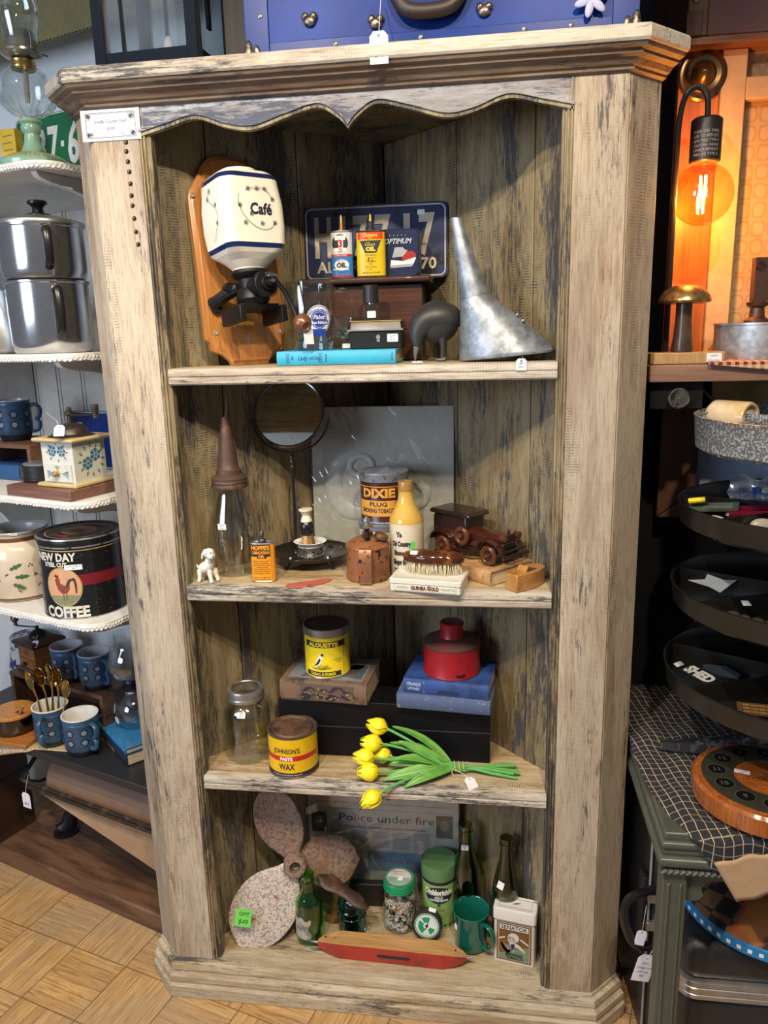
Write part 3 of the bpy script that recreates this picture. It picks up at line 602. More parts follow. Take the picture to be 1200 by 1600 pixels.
# dark bird figurine bent to the shelf
t = thing('bird_figurine', 'matte black round-bodied bird figurine with its bill lowered to the shelf', 'figurine', (.600, .108, S1))
g = G(); secs = []
for x, y, z, rx, rz in [(.044, .012, .062, .004, .010), (.041, .010, .068, .014, .024), (.030, .006, .076, .026, .034), (.012, .002, .080, .033, .036), (-.008, -.004, .078, .033, .034), (-.022, -.010, .070, .028, .026), (-.030, -.016, .056, .020, .016), (-.031, -.020, .044, .014, .012), (-.031, -.022, .034, .0095, .009), (-.032, -.024, .026, .007, .0065)]: secs.append((x, y, z, rx, rz))
g.tube([(a, b, c) for a, b, c, _, _ in secs], [max(rx, rz) * .97 for _, _, _, rx, rz in secs], 20)
g.ball((.006, .002, .074), (.044, .034, .040), 24, 16)
matb = M('matte_black_stone', (.030, .031, .034), .45, 0, .5); g.build('body', matb, t, sub=1)
G().tube([(-.032, -.024, .028), (-.034, -.027, .014), (-.034, -.028, .0015)], [.0062, .004, .0008], 10).build('bill', M('grey_bill', (.12, .125, .14), .4), t)
for y in (-.010, .014):
    G().tube([(.016, y, .050), (.018, y, .028), (.0175, y, .003)], [.011, .0055, .0045], 10).tube([(.022, y, .003), (.004, y - .002, .002)], [.006, .003], 8).build('leg', matb, t)
swing_tag(t, (-.030, -.050, .0025), (.06, 0, .2), .020, .030, ('',), None)
# offset funnel of galvanised sheet
galv = spot('galvanised_steel', (.20, .23, .27), (.38, .42, .48), .46, .6, 42, .40, .62, third=(.16, .15, .14), t3=(.66, .70), s3=28)
t = thing('funnel', 'large galvanised funnel standing mouth down, its long spout leaning left', 'funnel', (.7405, .074, S1))
def ell(cx, cy, z, rx, ry, tl=0, n=48): return [(cx + rx * math.cos(2 * PI * k / n), cy + ry * math.sin(2 * PI * k / n), z + tl * math.cos(2 * PI * k / n)) for k in range(n)]
g = G(); g.loft([ell(.0, 0, .0085, .0885, .049, .007), ell(.0, 0, .0125, .0905, .050, .007), ell(-.004, 0, .016, .0865, .049, .008), ell(-.030, 0, .065, .0585, .040, .008), ell(-.059, 0, .112, .030, .027, .004), ell(-.0625, 0, .119, .0255, .024, .002)], 0, False)
g.loft([ell(.0, 0, .0085, .0870, .047, .007), ell(-.030, 0, .065, .057, .038, .008), ell(-.0625, 0, .119, .024, .022, .002)], 1, False)
g.build('cone', [galv, M('funnel_inside', (.10, .10, .11), .5, .6)], t, smooth=60)
g = G(); g.loft([ell(-.0625, 0, .116, .027, .0255, .002), ell(-.063, 0, .121, .0262, .025, .002), ell(-.078, 0, .180, .0185, .018, .002), ell(-.096, 0, .255, .0098, .0098, .0)], 0, False); g.loft([ell(-.078, 0, .18, .0175, .0175), ell(-.096, 0, .255, .0088, .0088)], 0, False)
g.build('spout', galv, t, smooth=60)
for x, z in ((.016, .082), (.026, .071)): G().at((x, -.020, z)).ball((0, 0, 0), .004, 10, 6).build('rivet', steel, t)
swing_tag(t, (.022, -.078, .006), (PI / 2, 0, .05), .019, .021, ('$32', 'GMT'), [(0, .004, .02)])
# ================================================================ second compartment
rustpipe = spot('rusty_brown_tin', (.085, .050, .040), (.16, .085, .05), .55, .3, 40, .5, .7)
amber = glass('aged_clear_glass', (.965, .965, .93), .03)
t = thing('oil_bottle', 'tall waisted glass oil bottle with a rusty cone spout, in the left corner', 'bottle', (.176, .092, S2))
G().lathe([(0, 0), (.034, 0), (.0375, .004), (.0365, .018), (.038, .035), (.044, .060), (.0475, .085), (.047, .110), (.042, .135), (.034, .158), (.0305, .172), (.0305, .200), (.0285, .200), (.0285, .172), (.032, .157), (.040, .134), (.0445, .110), (.045, .085), (.0415, .060), (.035, .035), (.034, .018), (.033, .008), (0, .006)], 40).build('glass_body', amber, t)
G().lathe([(.030, .186), (.0365, .186), (.0375, .190), (.036, .194), (.0375, .198), (.036, .202), (.037, .206), (.030, .212), (.026, .214), (.0255, .222), (.0225, .224), (.021, .226), (.0195, .24), (.0075, .330), (.0065, .330), (.018, .24)], 36).build('spout_cap', rustpipe, t)
G().tube([(.002, 0, .318), (.006, 0, .345), (.007, 0, .372)], [.0062, .004, .0015], 10).build('spout_tip', rustpipe, t)
sticker(t, (-.006, -.0465, .112), (PI / 2 + .1, 0, -.1), .018, .013, ('GMT', '$35'))
# dog figurine
t = thing('dog_figurine', 'little white china dog standing at the left end of the middle shelf', 'figurine', (.140, .030, S2))
g = G()
g.tube([(-.016, .004, .020), (-.013, .003, .026), (-.006, 0, .031), (.003, -.002, .036), (.006, -.004, .046), (.006, -.005, .055)], [.006, .0125, .0125, .0125, .0095, .008], 14)
g.ball((.007, -.008, .063), (.0115, .0125, .0105), 16, 12); g.ball((.014, -.018, .059), (.008, .009, .0060), 12, 8)
for x, y, x2, y2 in ((.006, -.010, .010, -.015), (.012, .006, .019, -.001), (-.018, -.004, -.019, -.009), (-.016, .012, -.017, .008)):
    g.tube([(x, y, .030), (x + .001, y, .012), (x2, y2 + .003, .004), (x2 + .001, y2 - .003, .003)], [.0075, .0042, .0042, .0035], 10)
g.tube([(-.019, .006, .024), (-.026, .008, .028), (-.028, .010, .034)], [.004, .003, .0018], 8)
dogw = spot('white_china', (.72, .70, .64), (.42, .36, .26), .35, 0, 70, .60, .72)
g.build('body', dogw, t, sub=1)
for s_ in (-1, 1): G().tube([(.004 + s_ * .007, -.004, .070), (.004 + s_ * .0115, -.006, .060), (.003 + s_ * .012, -.007, .051)], [.0025, .005, .0035], 8, flat=.5).build('ear', dogw, t)
g = G(); 
for x, y, z in ((.0215, -.0235, .061), (.006, -.020, .065), (.0145, -.0185, .067)): g.ball((x, y, z), .0013, 8, 6)
g.build('eyes_and_nose', ink, t)
t = thing('oil_tin', 'orange oval lubricating oil tin with a black label block and black nozzle', 'tin', (.253, .044, S2), D(6))
org = spot('tin_orange', (.72, .27, .01), (.40, .16, .03), .4, 0, 90, .62, .7)
g = G(); oval_can(g, .0245, .0125, .082, (0, 1)); face_oval(g, .0245, .0125)
g.fig([(-.0235, .079), (.0165, .079), (.0165, .054), (.009, .054), (.009, .050), (-.010, .050), (-.010, .054), (-.0235, .054)], 2, .0005)
g.text("HOPPE'S", -.003, .0725, .0080, 0, .0009, width=.037, bold=.06); g.text('LUBRICATING', -.003, .0625, .0055, 0, .0009, width=.036, bold=.05); g.text('OIL', -.001, .0545, .0055, 0, .0009, width=.013, bold=.06)
for i, l in enumerate(('HIGH VISCOSITY', 'NON-GUMMING', 'PENETRATES AND', 'LUBRICATES', 'FOR FIREARMS', 'FISHING REELS', 'AND LIGHT TOOLS', '', 'FRANK A. HOPPE, INC.', 'PHILADELPHIA, PA.')):
    if l: g.text(l, -.002, .0445 - i * .0043, .0027, 2, .0006, width=min(.034, .0026 * len(l)))
g.line([(.018, .004), (.018, .078)], .0004, 2)
g.build('can', [org, steel, ink], t)
G().lathe([(0, .082), (.0085, .082), (.0085, .086), (.006, .089), (.003, .0895), (.003, .093), (.0045, .094), (.0048, .102), (.003, .105), (0, .106)], 18).build('nozzle', gun, t)
# shaving stand: tray on feet, pole, yoke and round mirror
bronze = spot('dark_bronze_plate', (.050, .045, .042), (.20, .15, .10), .28, .8, 50, .60, .7)
t = thing('shaving_stand', 'dark metal shaving stand, a round mirror on a pole above a footed tray', 'shaving stand', (.322, .172, S2))
g = G().lathe([(0, .022), (.078, .022), (.086, .026), (.090, .030), (.0905, .0285), (.087, .0235), (.079, .019), (0, .019)], 56); g.T = Matrix.Diagonal((1, .93, 1, 1)); g.v = [g.T @ p for p in g.v]
g.build('tray', bronze, t)
for a in (-2.2, -.7, 1.0, 2.2):
    x, y = .068 * math.cos(a), .064 * math.sin(a)
    G().tube([(x * .85, y * .85, .021), (x, y, .014), (x * 1.04, y * 1.04, .006), (x * 1.13, y * 1.13, .002)], [.008, .006, .0038, .005], 10).build('foot', bronze, t)
px, py = -.034, .006
G().cyl((px, py, .02), (px, py, .212), .0036, .0036, 12).at((px, py, .014)).lathe([(.0036, .195), (.006, .198), (.0045, .203), (.0065, .208), (.0045, .214), (.0055, .219), (.003, .226), (0, .230)], 14).at((px, py, 0)).lathe([(0, .022), (.010, .022), (.006, .028), (.0036, .030)], 16).build('pole', bronze, t)
mz, mr = .328, .077
G().tube([(px + (mr + .008) * math.cos(a), py - .002, mz + (mr + .008) * math.sin(a)) for a in [PI + .12 + (PI - .24 + 0) * k / 24 for k in range(25)]], .0022, 8).build('yoke', bronze, t)

g = G(); g.T = Matrix.Translation((px, py - .002, mz)) @ Matrix.Rotation(PI / 2 - .38, 4, 'X')
g.lathe([(0, -.005), (mr - .004, -.005), (mr - .001, -.002), (mr, .002), (mr - .003, .0045), (mr - .006, .003)], 56)
mf = g.build('mirror_frame', M('dark_chrome', (.18, .18, .19), .18, 1), t)
g = G(); g.T = Matrix.Translation((px, py - .002, mz)) @ Matrix.Rotation(PI / 2 - .38, 4, 'X'); g.lathe([(0, .0035), (mr - .006, .003)], 56); g.build('mirror_glass', spot('mottled_mirror', (.30, .32, .30), (.10, .10, .09), .06, 1, 14, .55, .8, bmp=0), mf)  # mirror tint mottled with darker blotches
sticker(t, (px + .012, py - .0085, mz - .052), (PI / 2 - .1, .2, 0), .018, .013, ('GMT', '$129'))
ZC = S2 + .0225
t = thing('soap_bowl', 'white soap bowl in a pierced silver holder, standing on the shaving stand tray', 'bowl', (.324, .158, ZC))
sil = spot('pierced_silver', (.55, .55, .56), (.08, .08, .08), .3, .9, 260, .52, .56)
G().lathe([(.026, 0), (.029, 0), (.029, .003), (.0275, .004), (.0275, .018), (.0285, .019), (.0285, .021), (.0265, .021), (.026, .003)], 40).build('holder', sil, t)
G().lathe([(0, .004), (.020, .004), (.025, .010), (.0265, .024), (.034, .030), (.0355, .0315), (.033, .032), (.0255, .027), (.023, .012), (.018, .008), (0, .0075)], 44).build('liner', M('milk_glass', (.80, .82, .84), .15), t)
t = thing('shaving_brush', 'shaving brush with an ivory and black handle standing bristles down in the soap bowl', 'brush', (.321, .156, ZC + .0085), rot=(0, D(-2), 0))
g = G(); g.lathe([(0, 0), (.0155, .0005), (.0145, .020), (.0118, .038), (0, .038)], 30)
for k in range(70):
    a = random.random() * 6.28; r = .0150 * random.random() ** .4; g.tube([(r * .8 * math.cos(a), r * .8 * math.sin(a), .036), (r * 1.06 * math.cos(a), r * 1.06 * math.sin(a), -.0005)], [.0007, .0004], 4)
g.build('bristles', spot('badger_hair', (.50, .34, .14), (.14, .07, .02), .8, 0, 90, .45, .6, (1, 1, .12)), t, smooth=0)
G().lathe([(0, .036), (.0125, .037), (.0150, .046), (.0155, .054), (.0145, .062), (.0115, .066), (0, .066)], 28).build('black_grip', blackmetal, t)
G().lathe([(.0115, .066), (.0125, .068), (.0105, .073), (.008, .080), (.0105, .086), (.0150, .091), (.0150, .094), (.0135, .0945), (0, .0925)], 28).build('ivory_top', M('ivory', (.72, .68, .56), .3), t)
t = tag(G().prism([(-.046, -.010), (-.038, -.020), (-.016, -.021), (.012, -.012), (.036, .008), (.046, .026), (.034, .031), (.010, .022), (-.020, .012), (-.040, .002)], 0, .0022).build('leather_patch', spot('red_leather', (.42, .10, .08), (.25, .06, .05), .6, 0, 40), None, bevel=.0006, loc=(.3495, .0235, S2), rot=(0, 0, D(8))), 'flat red leather patch lying in front of the footed tray', 'leather patch')
# copper oiler
cop = spot('worn_copper', (.33, .135, .06), (.025, .018, .016), .42, .45, 75, .58, .61, third=(.20, .10, .06), t3=(.5, .65), s3=14)
t = thing('oil_can', 'worn copper round oil can with a strap handle and spring pump on top', 'oil can', (.463, .0790, S2))
G().lathe([(0, 0), (.044, 0), (.0452, .002), (.0452, .010), (.0440, .011), (.0440, .066), (.0455, .068), (.0450, .071), (.036, .079), (.020, .087), (.012, .089), (.0115, .096), (0, .096)], 44).build('body', cop, t)
hx = .003
g = G(); g.loft([[(hx - w, y, z), (hx + w, y, z), (hx + w, y + dy, z + dz), (hx - w, y + dy, z + dz)] for y, z, dy, dz, w in ((-.055, .002, .0015, 0, .0125), (-.0565, .010, .0015, 0, .013), (-.0575, .040, .0015, 0, .013), (-.0565, .066, .0015, -.0005, .0128), (-.052, .0725, .001, -.0015, .0125), (-.040, .0745, 0, -.0015, .012), (-.018, .082, 0, -.0015, .012))])
g.box(hx - .0125, hx + .0125, -.055, -.040, .002, .004); g.build('strap_handle', cop, t, bevel=.0005)
g = G().tube([(hx + .0055 * math.cos(a), -.024 + .0055 * math.sin(a), .083 + a * .00062) for a in [k * .45 for k in range(98)]], .0009, 6); g.cyl((hx, -.024, .082), (hx, -.024, .118), .003); g.build('pump_spring', bare, t)
G().at((hx, -.024, 0)).lathe([(0, .112), (.013, .112), (.0145, .115), (.008, .119), (.005, .121), (.0072, .125), (.0065, .130), (.003, .133), (.0035, .136), (0, .138)], 20).build('pump_cap', steel, t)
g = G(); g.T = Matrix.Translation((.030, -.006, .089)) @ Matrix.Rotation(.35, 4, 'Y'); g.lathe([(0, -.005), (.0135, -.005), (.0145, -.003), (.0145, .002), (.013, .005), (.010, .006), (0, .0045)], 24); g.build('filler_cap', spot('brown_cap', (.14, .075, .035), (.05, .03, .02), .5, .3, 60), t)
# tins stacked
def round_tin(g, R, h, body, rim, lidh=.016, lip=.0018):
    g.lathe([(0, .001, rim), (R - .003, .001, rim), (R, 0, rim), (R + .001, .002, rim), (R, .004, body), (R, h - lidh, rim), (R + lip, h - lidh + .0005, rim), (R + lip, h - .006, rim), (R + lip + .0006, h - .004, rim), (R + lip, h - .001, rim), (R - .002, h, rim), (R - .004, h - .0015, rim), (0, h - .0015, rim)], 56)
t = thing('tobacco_tin', 'pale cream round tin with a red motif, underneath the brown and orange tobacco tin', 'tin', (.482, .190, S2))
g = G(); round_tin(g, .0525, .096, 0, 1); g.round_(.0525)
g.rect(.020, .040, .010, .060, 2, .0004, 6); g.disc(.030, .040, .007, .012, 3, .0006); g.line([(.016, .005), (.016, .070)], .001, 3)
g.build('can', [M('tin_cream', (.62, .58, .44), .35), spot('lead_grey_lid', (.20, .22, .26), (.10, .11, .12), .45, .5, 60), red, yel], t)
t = thing('tobacco_tin', 'dark brown and orange plug tobacco tin with a worn grey lid, atop a cream tin', 'tin', (.484, .190, S2 + .0965))
g = G(); round_tin(g, .0510, .108, 0, 1, .020, .002); g.round_(.0510, -.12)
g.rect(-.052, .052, .0165, .050, 2, .0004, 20); g.rect(-.052, .052, .0785, .080, 2, .0004, 20)
g.text('DIXIE', .0, .066, .0175, 2, .0006, width=.074, bold=.05); g.text('PLUG', 0, .0425, .0085, 3, .0008, width=.038, bold=.03); g.text('SMOKING TOBACCO', 0, .029, .0088, 3, .0008, width=.080, bold=.03)
g.build('can', [M('tin_brown', (.045, .012, .010), .3), spot('scratched_lid', (.20, .22, .27), (.09, .09, .10), .45, .5, 70), M('tin_label_orange', (.62, .30, .05), .35), ink], t)
# stoneware bottle
t = thing('stoneware_bottle', 'cream stoneware ginger beer bottle with a yellow glazed shoulder and black print', 'bottle', (.540, .106, S2))
g = G().lathe([(0, 0, 0), (.033, 0, 0), (.0348, .003, 0), (.0350, .112, 1), (.0345, .118, 1), (.030, .128, 1), (.022, .143, 1), (.0165, .158, 1), (.0148, .172, 1), (.0155, .176, 2), (.0165, .182, 2), (.0150, .187, 2), (.0155, .192, 2), (.0140, .196, 2), (.010, .196, 2), (.009, .170, 2), (0, .17)], 44)
g.round_(.0350, -.35)
for i, (l, w) in enumerate((('Ye', .013), ('Old Country', .042), ('Stone', .024), ('Ginger Beer', .038))): g.text(l, .0 + (i % 2) * .004, .092 - i * .019, .0095, 3, .0004, width=w, bold=.07)
for i, l in enumerate(('COMPLIMENTS OF', 'THE COUNTRY', 'BOTTLING CO')): g.text(l, 0, .020 - i * .006, .0034, 3, .0004, width=.028, bold=.04)
g.rect(.024, .032, .062, .078, 4, .0006, 4)
g.build('bottle', [spot('cream_stoneware', (.60, .54, .42), (.42, .35, .24), .28, 0, 30, .6, .75, bmp=.05), M('yellow_glaze', (.58, .37, .08), .12, 0, .5, .5), M('amber_lip', (.32, .18, .05), .15), ink, M('neon_green_sticker', (.08, .70, .12), .6)], t)
t = thing('cigarette_tin', 'flat white metal cigarette tin lettered in brown, under the clothes brush', 'tin', (.592, .0285, S2), D(-8.5))
ow = spot('chipped_white_tin', (.66, .66, .60), (.20, .13, .08), .38, .1, 70, .66, .69)
g = G(); g.loft([[(x, y, z) for x, y in rrect(-.070, .070, -.0395, .0395, .005)] for z in (0, .0155)], 0); g.plane(-.0396)
g.rect(-.060, .060, .002, .0145, 0, .0001, 2); g.frame(-.061, .061, .0015, .0150, .0004, 1, .0003)
g.text('GUINEA GOLD', 0, .008, .0070, 1, .0005, width=.056, bold=.06); g.text("OGDEN'S", -.044, .008, .0040, 2, .0005, width=.024); g.text('CIGARETTES', .045, .008, .0040, 2, .0005, width=.028)
g.build('base', [ow, M('brown_letters', (.12, .03, .02), .5), M('grey_letters', (.2, .2, .2), .5)], t)
g = G(); g.loft([[(x, y, z) for x, y in rrect(-.0715 + k, .0715 - k, -.041 + k, .041 - k, .005)] for k, z in ((0, .0158), (0, .0235), (.0015, .0250), (.005, .0252), (.006, .0245))], 0); g.build('lid', ow, t)
# clothes brush
t = thing('clothes_brush', 'oval clothes brush with a tortoiseshell back and pale bristles, on the cigarette tin', 'brush', (.600, .0385, S2 + .0255), D(-7))
def oval(rx, ry, z, n=40): return [(rx * math.cos(2 * PI * k / n), ry * math.sin(2 * PI * k / n), z) for k in range(n)]
G().loft([oval(.056, .021, .022), oval(.060, .0235, .024), oval(.061, .024, .028), oval(.0615, .0245, .034), oval(.056, .021, .040), oval(.040, .014, .044), oval(.015, .005, .0455)]).build('back', spot('tortoiseshell', (.055, .018, .008), (.20, .075, .02), .08, 0, 26, .5, .62, bmp=0), t)
g = G(); random.seed(3)
for i in range(26):
    for j in range(8):
        x = -.054 + .108 * (i + random.uniform(.2, .8)) / 26; y = (-.0195 + .039 * (j + random.uniform(.2, .8)) / 8)
        if (x / .056) ** 2 + (y / .021) ** 2 > 1: continue
        for q in range(3): g.tube([(x + random.uniform(-.001, .001), y, .023), (x * 1.035 + random.uniform(-.0024, .0024), y * 1.1 + random.uniform(-.0024, .0024), .0004)], [.0010, .0003], 4)
g.build('bristles', spot('pale_bristle', (.62, .54, .38), (.35, .26, .14), .8, 0, 200, .5, .7), t, smooth=0)
sticker(t, (-.036, -.0145, .0425), (.7, 0, .1), .014, .009, ('',))
book('book', 'tan cloth book lying flat under the wooden toy car', (.6830, .1455, S2), D(-43), .196, .128, .029, spot('tan_cloth', (.50, .30, .14), (.34, .18, .08), .7, 0, 12), decor=lambda g: [g.text('THE', .080, .016, .003, 1, rot=PI / 2) and M('dark_stamp', (.15, .07, .03), .6)])
# small wooden plane with curved sides
pw = wood('boxwood', (.52, .27, .08), (.36, .16, .04), .3, 0, 1.5, .5)
t = thing('wood_plane', 'small honey-coloured wooden plane with curved sides at the shelf\'s right end', 'plane', (.7805, .0420, S2), D(50))
g = G(); L_, Wd = .046, .021
outl = [(-L_, -.013), (-.02, -.020), (.010, -Wd), (.032, -.017), (L_, -.010), (L_, .010), (.032, .017), (.010, Wd), (-.02, .020), (-L_, .013)]
g.prism(outl, 0, .034); g.build('body', pw, t, bevel=.0015)
G().prism([(-.012, -.012), (.014, -.012), (.010, .012), (-.008, .012)], .0342, .0352).build('mouth', M('mouth_dark', (.08, .035, .012), .7), t)
g = G(); g.loft([[(-.018, -.011, .034), (-.012, -.011, .034), (-.012, .011, .034), (-.018, .011, .034)], [(-.012, -.011, .043), (-.007, -.011, .044), (-.007, .011, .044), (-.012, .011, .043)]]); g.build('wedge', pw, t, bevel=.001)
# wooden toy car
cw = wood('dark_red_mahogany', (.075, .016, .010), (.028, .008, .006), .22, 0, 2, .5); cw2 = wood('mahogany_wheel', (.15, .05, .02), (.06, .018, .01), .22, 2, 2, .5); cb_ = M('very_dark_wood', (.022, .012, .011), .25, 0, .5, .3)
t = thing('toy_car', 'dark varnished wooden vintage toy car with a spare wheel, on a tan book', 'toy car', (.6840, .1370, S2 + .0295), D(-39))
def prf(pts, y0, y1, mat, name, parent=t, bev=.0015):
    g = G(); g.T = Matrix.Translation((0, y1, 0)) @ Matrix.Rotation(PI / 2, 4, 'X'); g.prism(pts, 0, y1 - y0); return g.build(name, mat, parent, bevel=bev)
prf([(-.100, .022), (.088, .022), (.088, .030), (-.100, .030)], -.022, .022, cb_, 'chassis')
prf([(-.098, .030), (-.006, .030), (-.006, .088), (-.092, .088), (-.098, .080)], -.029, .029, cb_, 'cabin', bev=.003)
prf([(-.104, .086), (.004, .086), (.006, .090), (-.002, .096), (-.100, .096), (-.105, .092)], -.033, .033, cb_, 'roof', bev=.003)
prf([(-.095, .030), (.0, .030), (.0, .056), (-.095, .056)], -.0305, .0305, cw, 'body_side', bev=.002)
g = G(); g.loft([[(x, y, z) for y, z in ((-w, .030), (w, .030), (w, h - .008), (w * .6, h - .001), (0, h), (-w * .6, h - .001), (-w, h - .008))] for x, w, h in ((-.008, .026, .066), (.030, .022, .062), (.072, .019, .060), (.080, .018, .059))]); g.build('bonnet', cw, t, bevel=.001)
G().box(.079, .084, -.018, .018, .030, .062).build('radiator', cb_, t, bevel=.001); G().cyl((.080, 0, .062), (.080, 0, .068), .003).ball((.080, 0, .069), .004, 10, 8).build('radiator_cap', cw, t)
def wheel(x, y, z, R, ax='Y', par=t, name='wheel'):
    g = G(); g.T = Matrix.Translation((x, y, z)) @ (Matrix.Rotation(PI / 2, 4, 'X'))
    g.tube([((R - .005) * math.cos(a), (R - .005) * math.sin(a), 0) for a in [2 * PI * k / 28 for k in range(28)]], .0055, 10, closed=True)
    for k in range(8): a = k * PI / 4; g.cyl((0, 0, 0), ((R - .007) * math.cos(a), (R - .007) * math.sin(a), 0), .0014, .0012, 6)
    g.cyl((0, 0, -.005), (0, 0, .005), .0055); g.ball((0, 0, math.copysign(.006, -y) * -1 if 0 else .006), .0035, 10, 6); g.ball((0, 0, -.006), .0035, 10, 6)
    return g.build(name, cw2, par)
for x in (-.066, .056):
    for y in (-.034, .034): wheel(x, y, .0205, .020)
wheel(-.012, -.036, .050, .0195, name='spare_wheel')
for s_ in (-1, 1):
    g = G(); pts = crom([(-.098, .030), (-.090, .044), (-.068, .050), (-.046, .042), (-.034, .026), (-.020, .019), (.012, .019), (.026, .030), (.040, .046), (.060, .049), (.080, .040), (.088, .028)], 4)
    g.loft([[(x, y, z) for y, z in ((s_ * .027, zz), (s_ * .040, zz), (s_ * .040, zz + .0028), (s_ * .027, zz + .0028))] if s_ > 0 else [(x, y, z) for y, z in ((s_ * .040, zz), (s_ * .027, zz), (s_ * .027, zz + .0028), (s_ * .040, zz + .0028))] for x, zz in pts]); g.build('mudguard', cw, t)
    G().cyl((.078, s_ * .022, .058), (.090, s_ * .022, .058), .0068, .0075, 16).cyl((.090, s_ * .022, .058), (.0915, s_ * .022, .058), .0055).build('headlamp', cw2, t)
G().cyl((.086, -.026, .046), (.086, .026, .046), .002).build('lamp_bar', cw, t)
g = G().box(.096, .101, -.042, .042, .018, .026).box(.084, .098, -.012, -.008, .02, .024).box(.084, .098, .008, .012, .02, .024); g.build('front_bumper', cb_, t, bevel=.0015)
G().box(.088, .093, -.040, .040, .029, .034).build('crossbar', cb_, t, bevel=.001)
# wrapped picture leaning across the corner
t = thing('wrapped_picture', 'square shrink-wrapped relief picture leaning across the back of the middle shelf', 'picture', (.4685, .268, S2 + .001), rot=(D(-3), 0, 0))
G().box(-.160, .160, 0, .010, 0, .328).build('panel', wall_tex('pale_grey_card', (.42, .43, .42), 5, (.34, .34, .30)), t)
g = G(); rel = M('relief_card', (.44, .445, .44), .5)
g.T = Matrix.Translation((0, .0005, 0)) @ Matrix.Rotation(PI / 2, 4, 'X')
g.tube([(-.060 + .052 * math.cos(a), .155 + .068 * math.sin(a), .0) for a in [PI * .35 + 1.5 * PI * k / 30 for k in range(31)]], [.004 + .018 * math.sin(PI * k / 30) for k in range(31)], 10, flat=.25)
g.tube([(-.048 + .026 * math.cos(a), .196 + .022 * math.sin(a), .003) for a in [2 * PI * k / 20 for k in range(20)]], .007, 8, closed=True, flat=.4)
g.tube(crom([(-.010, .120, .001), (.040, .104, .002), (.085, .112, .003), (.098, .140, .003), (.082, .156, .002)], 6), [.012] * 25, 8, flat=.35)
g.build('relief', rel, t)
g = G(); film = glass('shrink_film', (.95, .95, .93), .08, .35)
g.grid(lambda u, w: (-.162 + .324 * u, -.012 + .0022 * math.sin(u * 23 + 3 * math.sin(w * 7)) * math.cos(w * 17 + 2 * u) + .0015 * math.sin(u * 51 + w * 31), -.001 + .331 * w), 60, 60); g.build('film', film, t, smooth=80)
# ================================================================ third compartment
t = thing('mason_jar', 'embossed clear glass preserving jar with a grey screw band, in the left corner', 'jar', (.178, .092, S3))
jar = glass('jar_glass', (.955, .965, .945), .03)
g = G().lathe([(0, .001), (.038, .001), (.046, .005), (.050, .014), (.0505, .020), (.0505, .108), (.0495, .118), (.044, .128), (.037, .134), (.036, .142), (.034, .142), (.035, .133), (.043, .126), (.0475, .117), (.0485, .106), (.0485, .020), (.044, .009), (0, .007)], 48)
g.round_(.0505, -.2)
g.text('No 10', .034, .085, .012, 0, .0006, bold=.04, ext=.0008); g.text('MASON', -.016, .092, .010, 0, .0006, bold=.03, ext=.0008); g.frame(.012, .058, .030, .108, .0012, 0, .0006)
g.build('glass_body', jar, t)
zinc = spot('grey_zinc_band', (.42, .42, .40), (.25, .24, .22), .32, .8, 30, .5, .7)
G().lathe([(.0365, .140), (.0400, .141), (.0395, .144), (.0405, .147), (.0395, .150), (.0405, .153), (.0395, .157), (.0395, .163), (.0385, .165), (.032, .1655), (.031, .164), (.037, .162), (.037, .141)], 48).build('screw_band', zinc, t)
G().lathe([(.034, .1625), (.031, .1640), (.022, .162), (.018, .163), (0, .163)], 40).build('glass_lid', jar, t)
sticker(t, (.003, -.0465, .121), (PI / 2 - .45, 0, .05), .018, .013, ('GMT', '$10'))
t = thing('wax_tin', 'yellow and red round paste wax tin with a rusty lid', 'tin', (.289, .058, S3))
g = G().lathe([(0, .001, 1), (.0505, .001, 1), (.0535, 0, 1), (.0545, .002, 1), (.053, .004, 3), (.053, .013, 0), (.053, .090, 1), (.0545, .0915, 1), (.0545, .0935, 1), (.051, .095, 1), (.047, .093, 1), (.045, .091, 2), (.043, .094, 2), (.040, .095, 2), (.038, .0935, 2), (0, .0935, 2)], 56)
g.round_(.053, -.03)
g.rect(-.075, .075, .041, .052, 4, .0003, 30); g.text("JOHNSON'S", 0, .0640, .0105, 3, .0006, width=.058, bold=.02); g.text('PASTE', 0, .0465, .0068, 5, .0007, width=.027, bold=.05); g.text('WAX', 0, .028, .0135, 3, .0006, width=.034, bold=.02)
g.text('S.C. JOHNSON & SON, RACINE, WISCONSIN', 0, .0085, .0026, 5, .0006, width=.066)
g.build('can', [M('wax_yellow', (.78, .48, .01), .3), spot('rust_rim', (.09, .065, .05), (.20, .09, .04), .5, .5, 50), spot('rusty_lid', (.17, .085, .05), (.06, .04, .035), .55, .4, 30, .45, .6), ink, M('wax_red', (.55, .02, .02), .3), inkw], t)
t = tag(G().box(-.233, .233, -.046, .040, 0, .131).build('display_box', M('black_display', (.004, .004, .006), .45, 0, .25), None, bevel=.001, loc=(.4795, .1525, S3)), 'long plain glossy black display box carrying two groups of old books', 'display box')
G().box(-.234, .234, -.0475, -.046, .070, .0712).box(-.233, .233, -.0466, -.046, .0712, .0724).build('groove', M('black_gloss_line', (.03, .035, .05), .2), t)
ZD = S3 + .1315
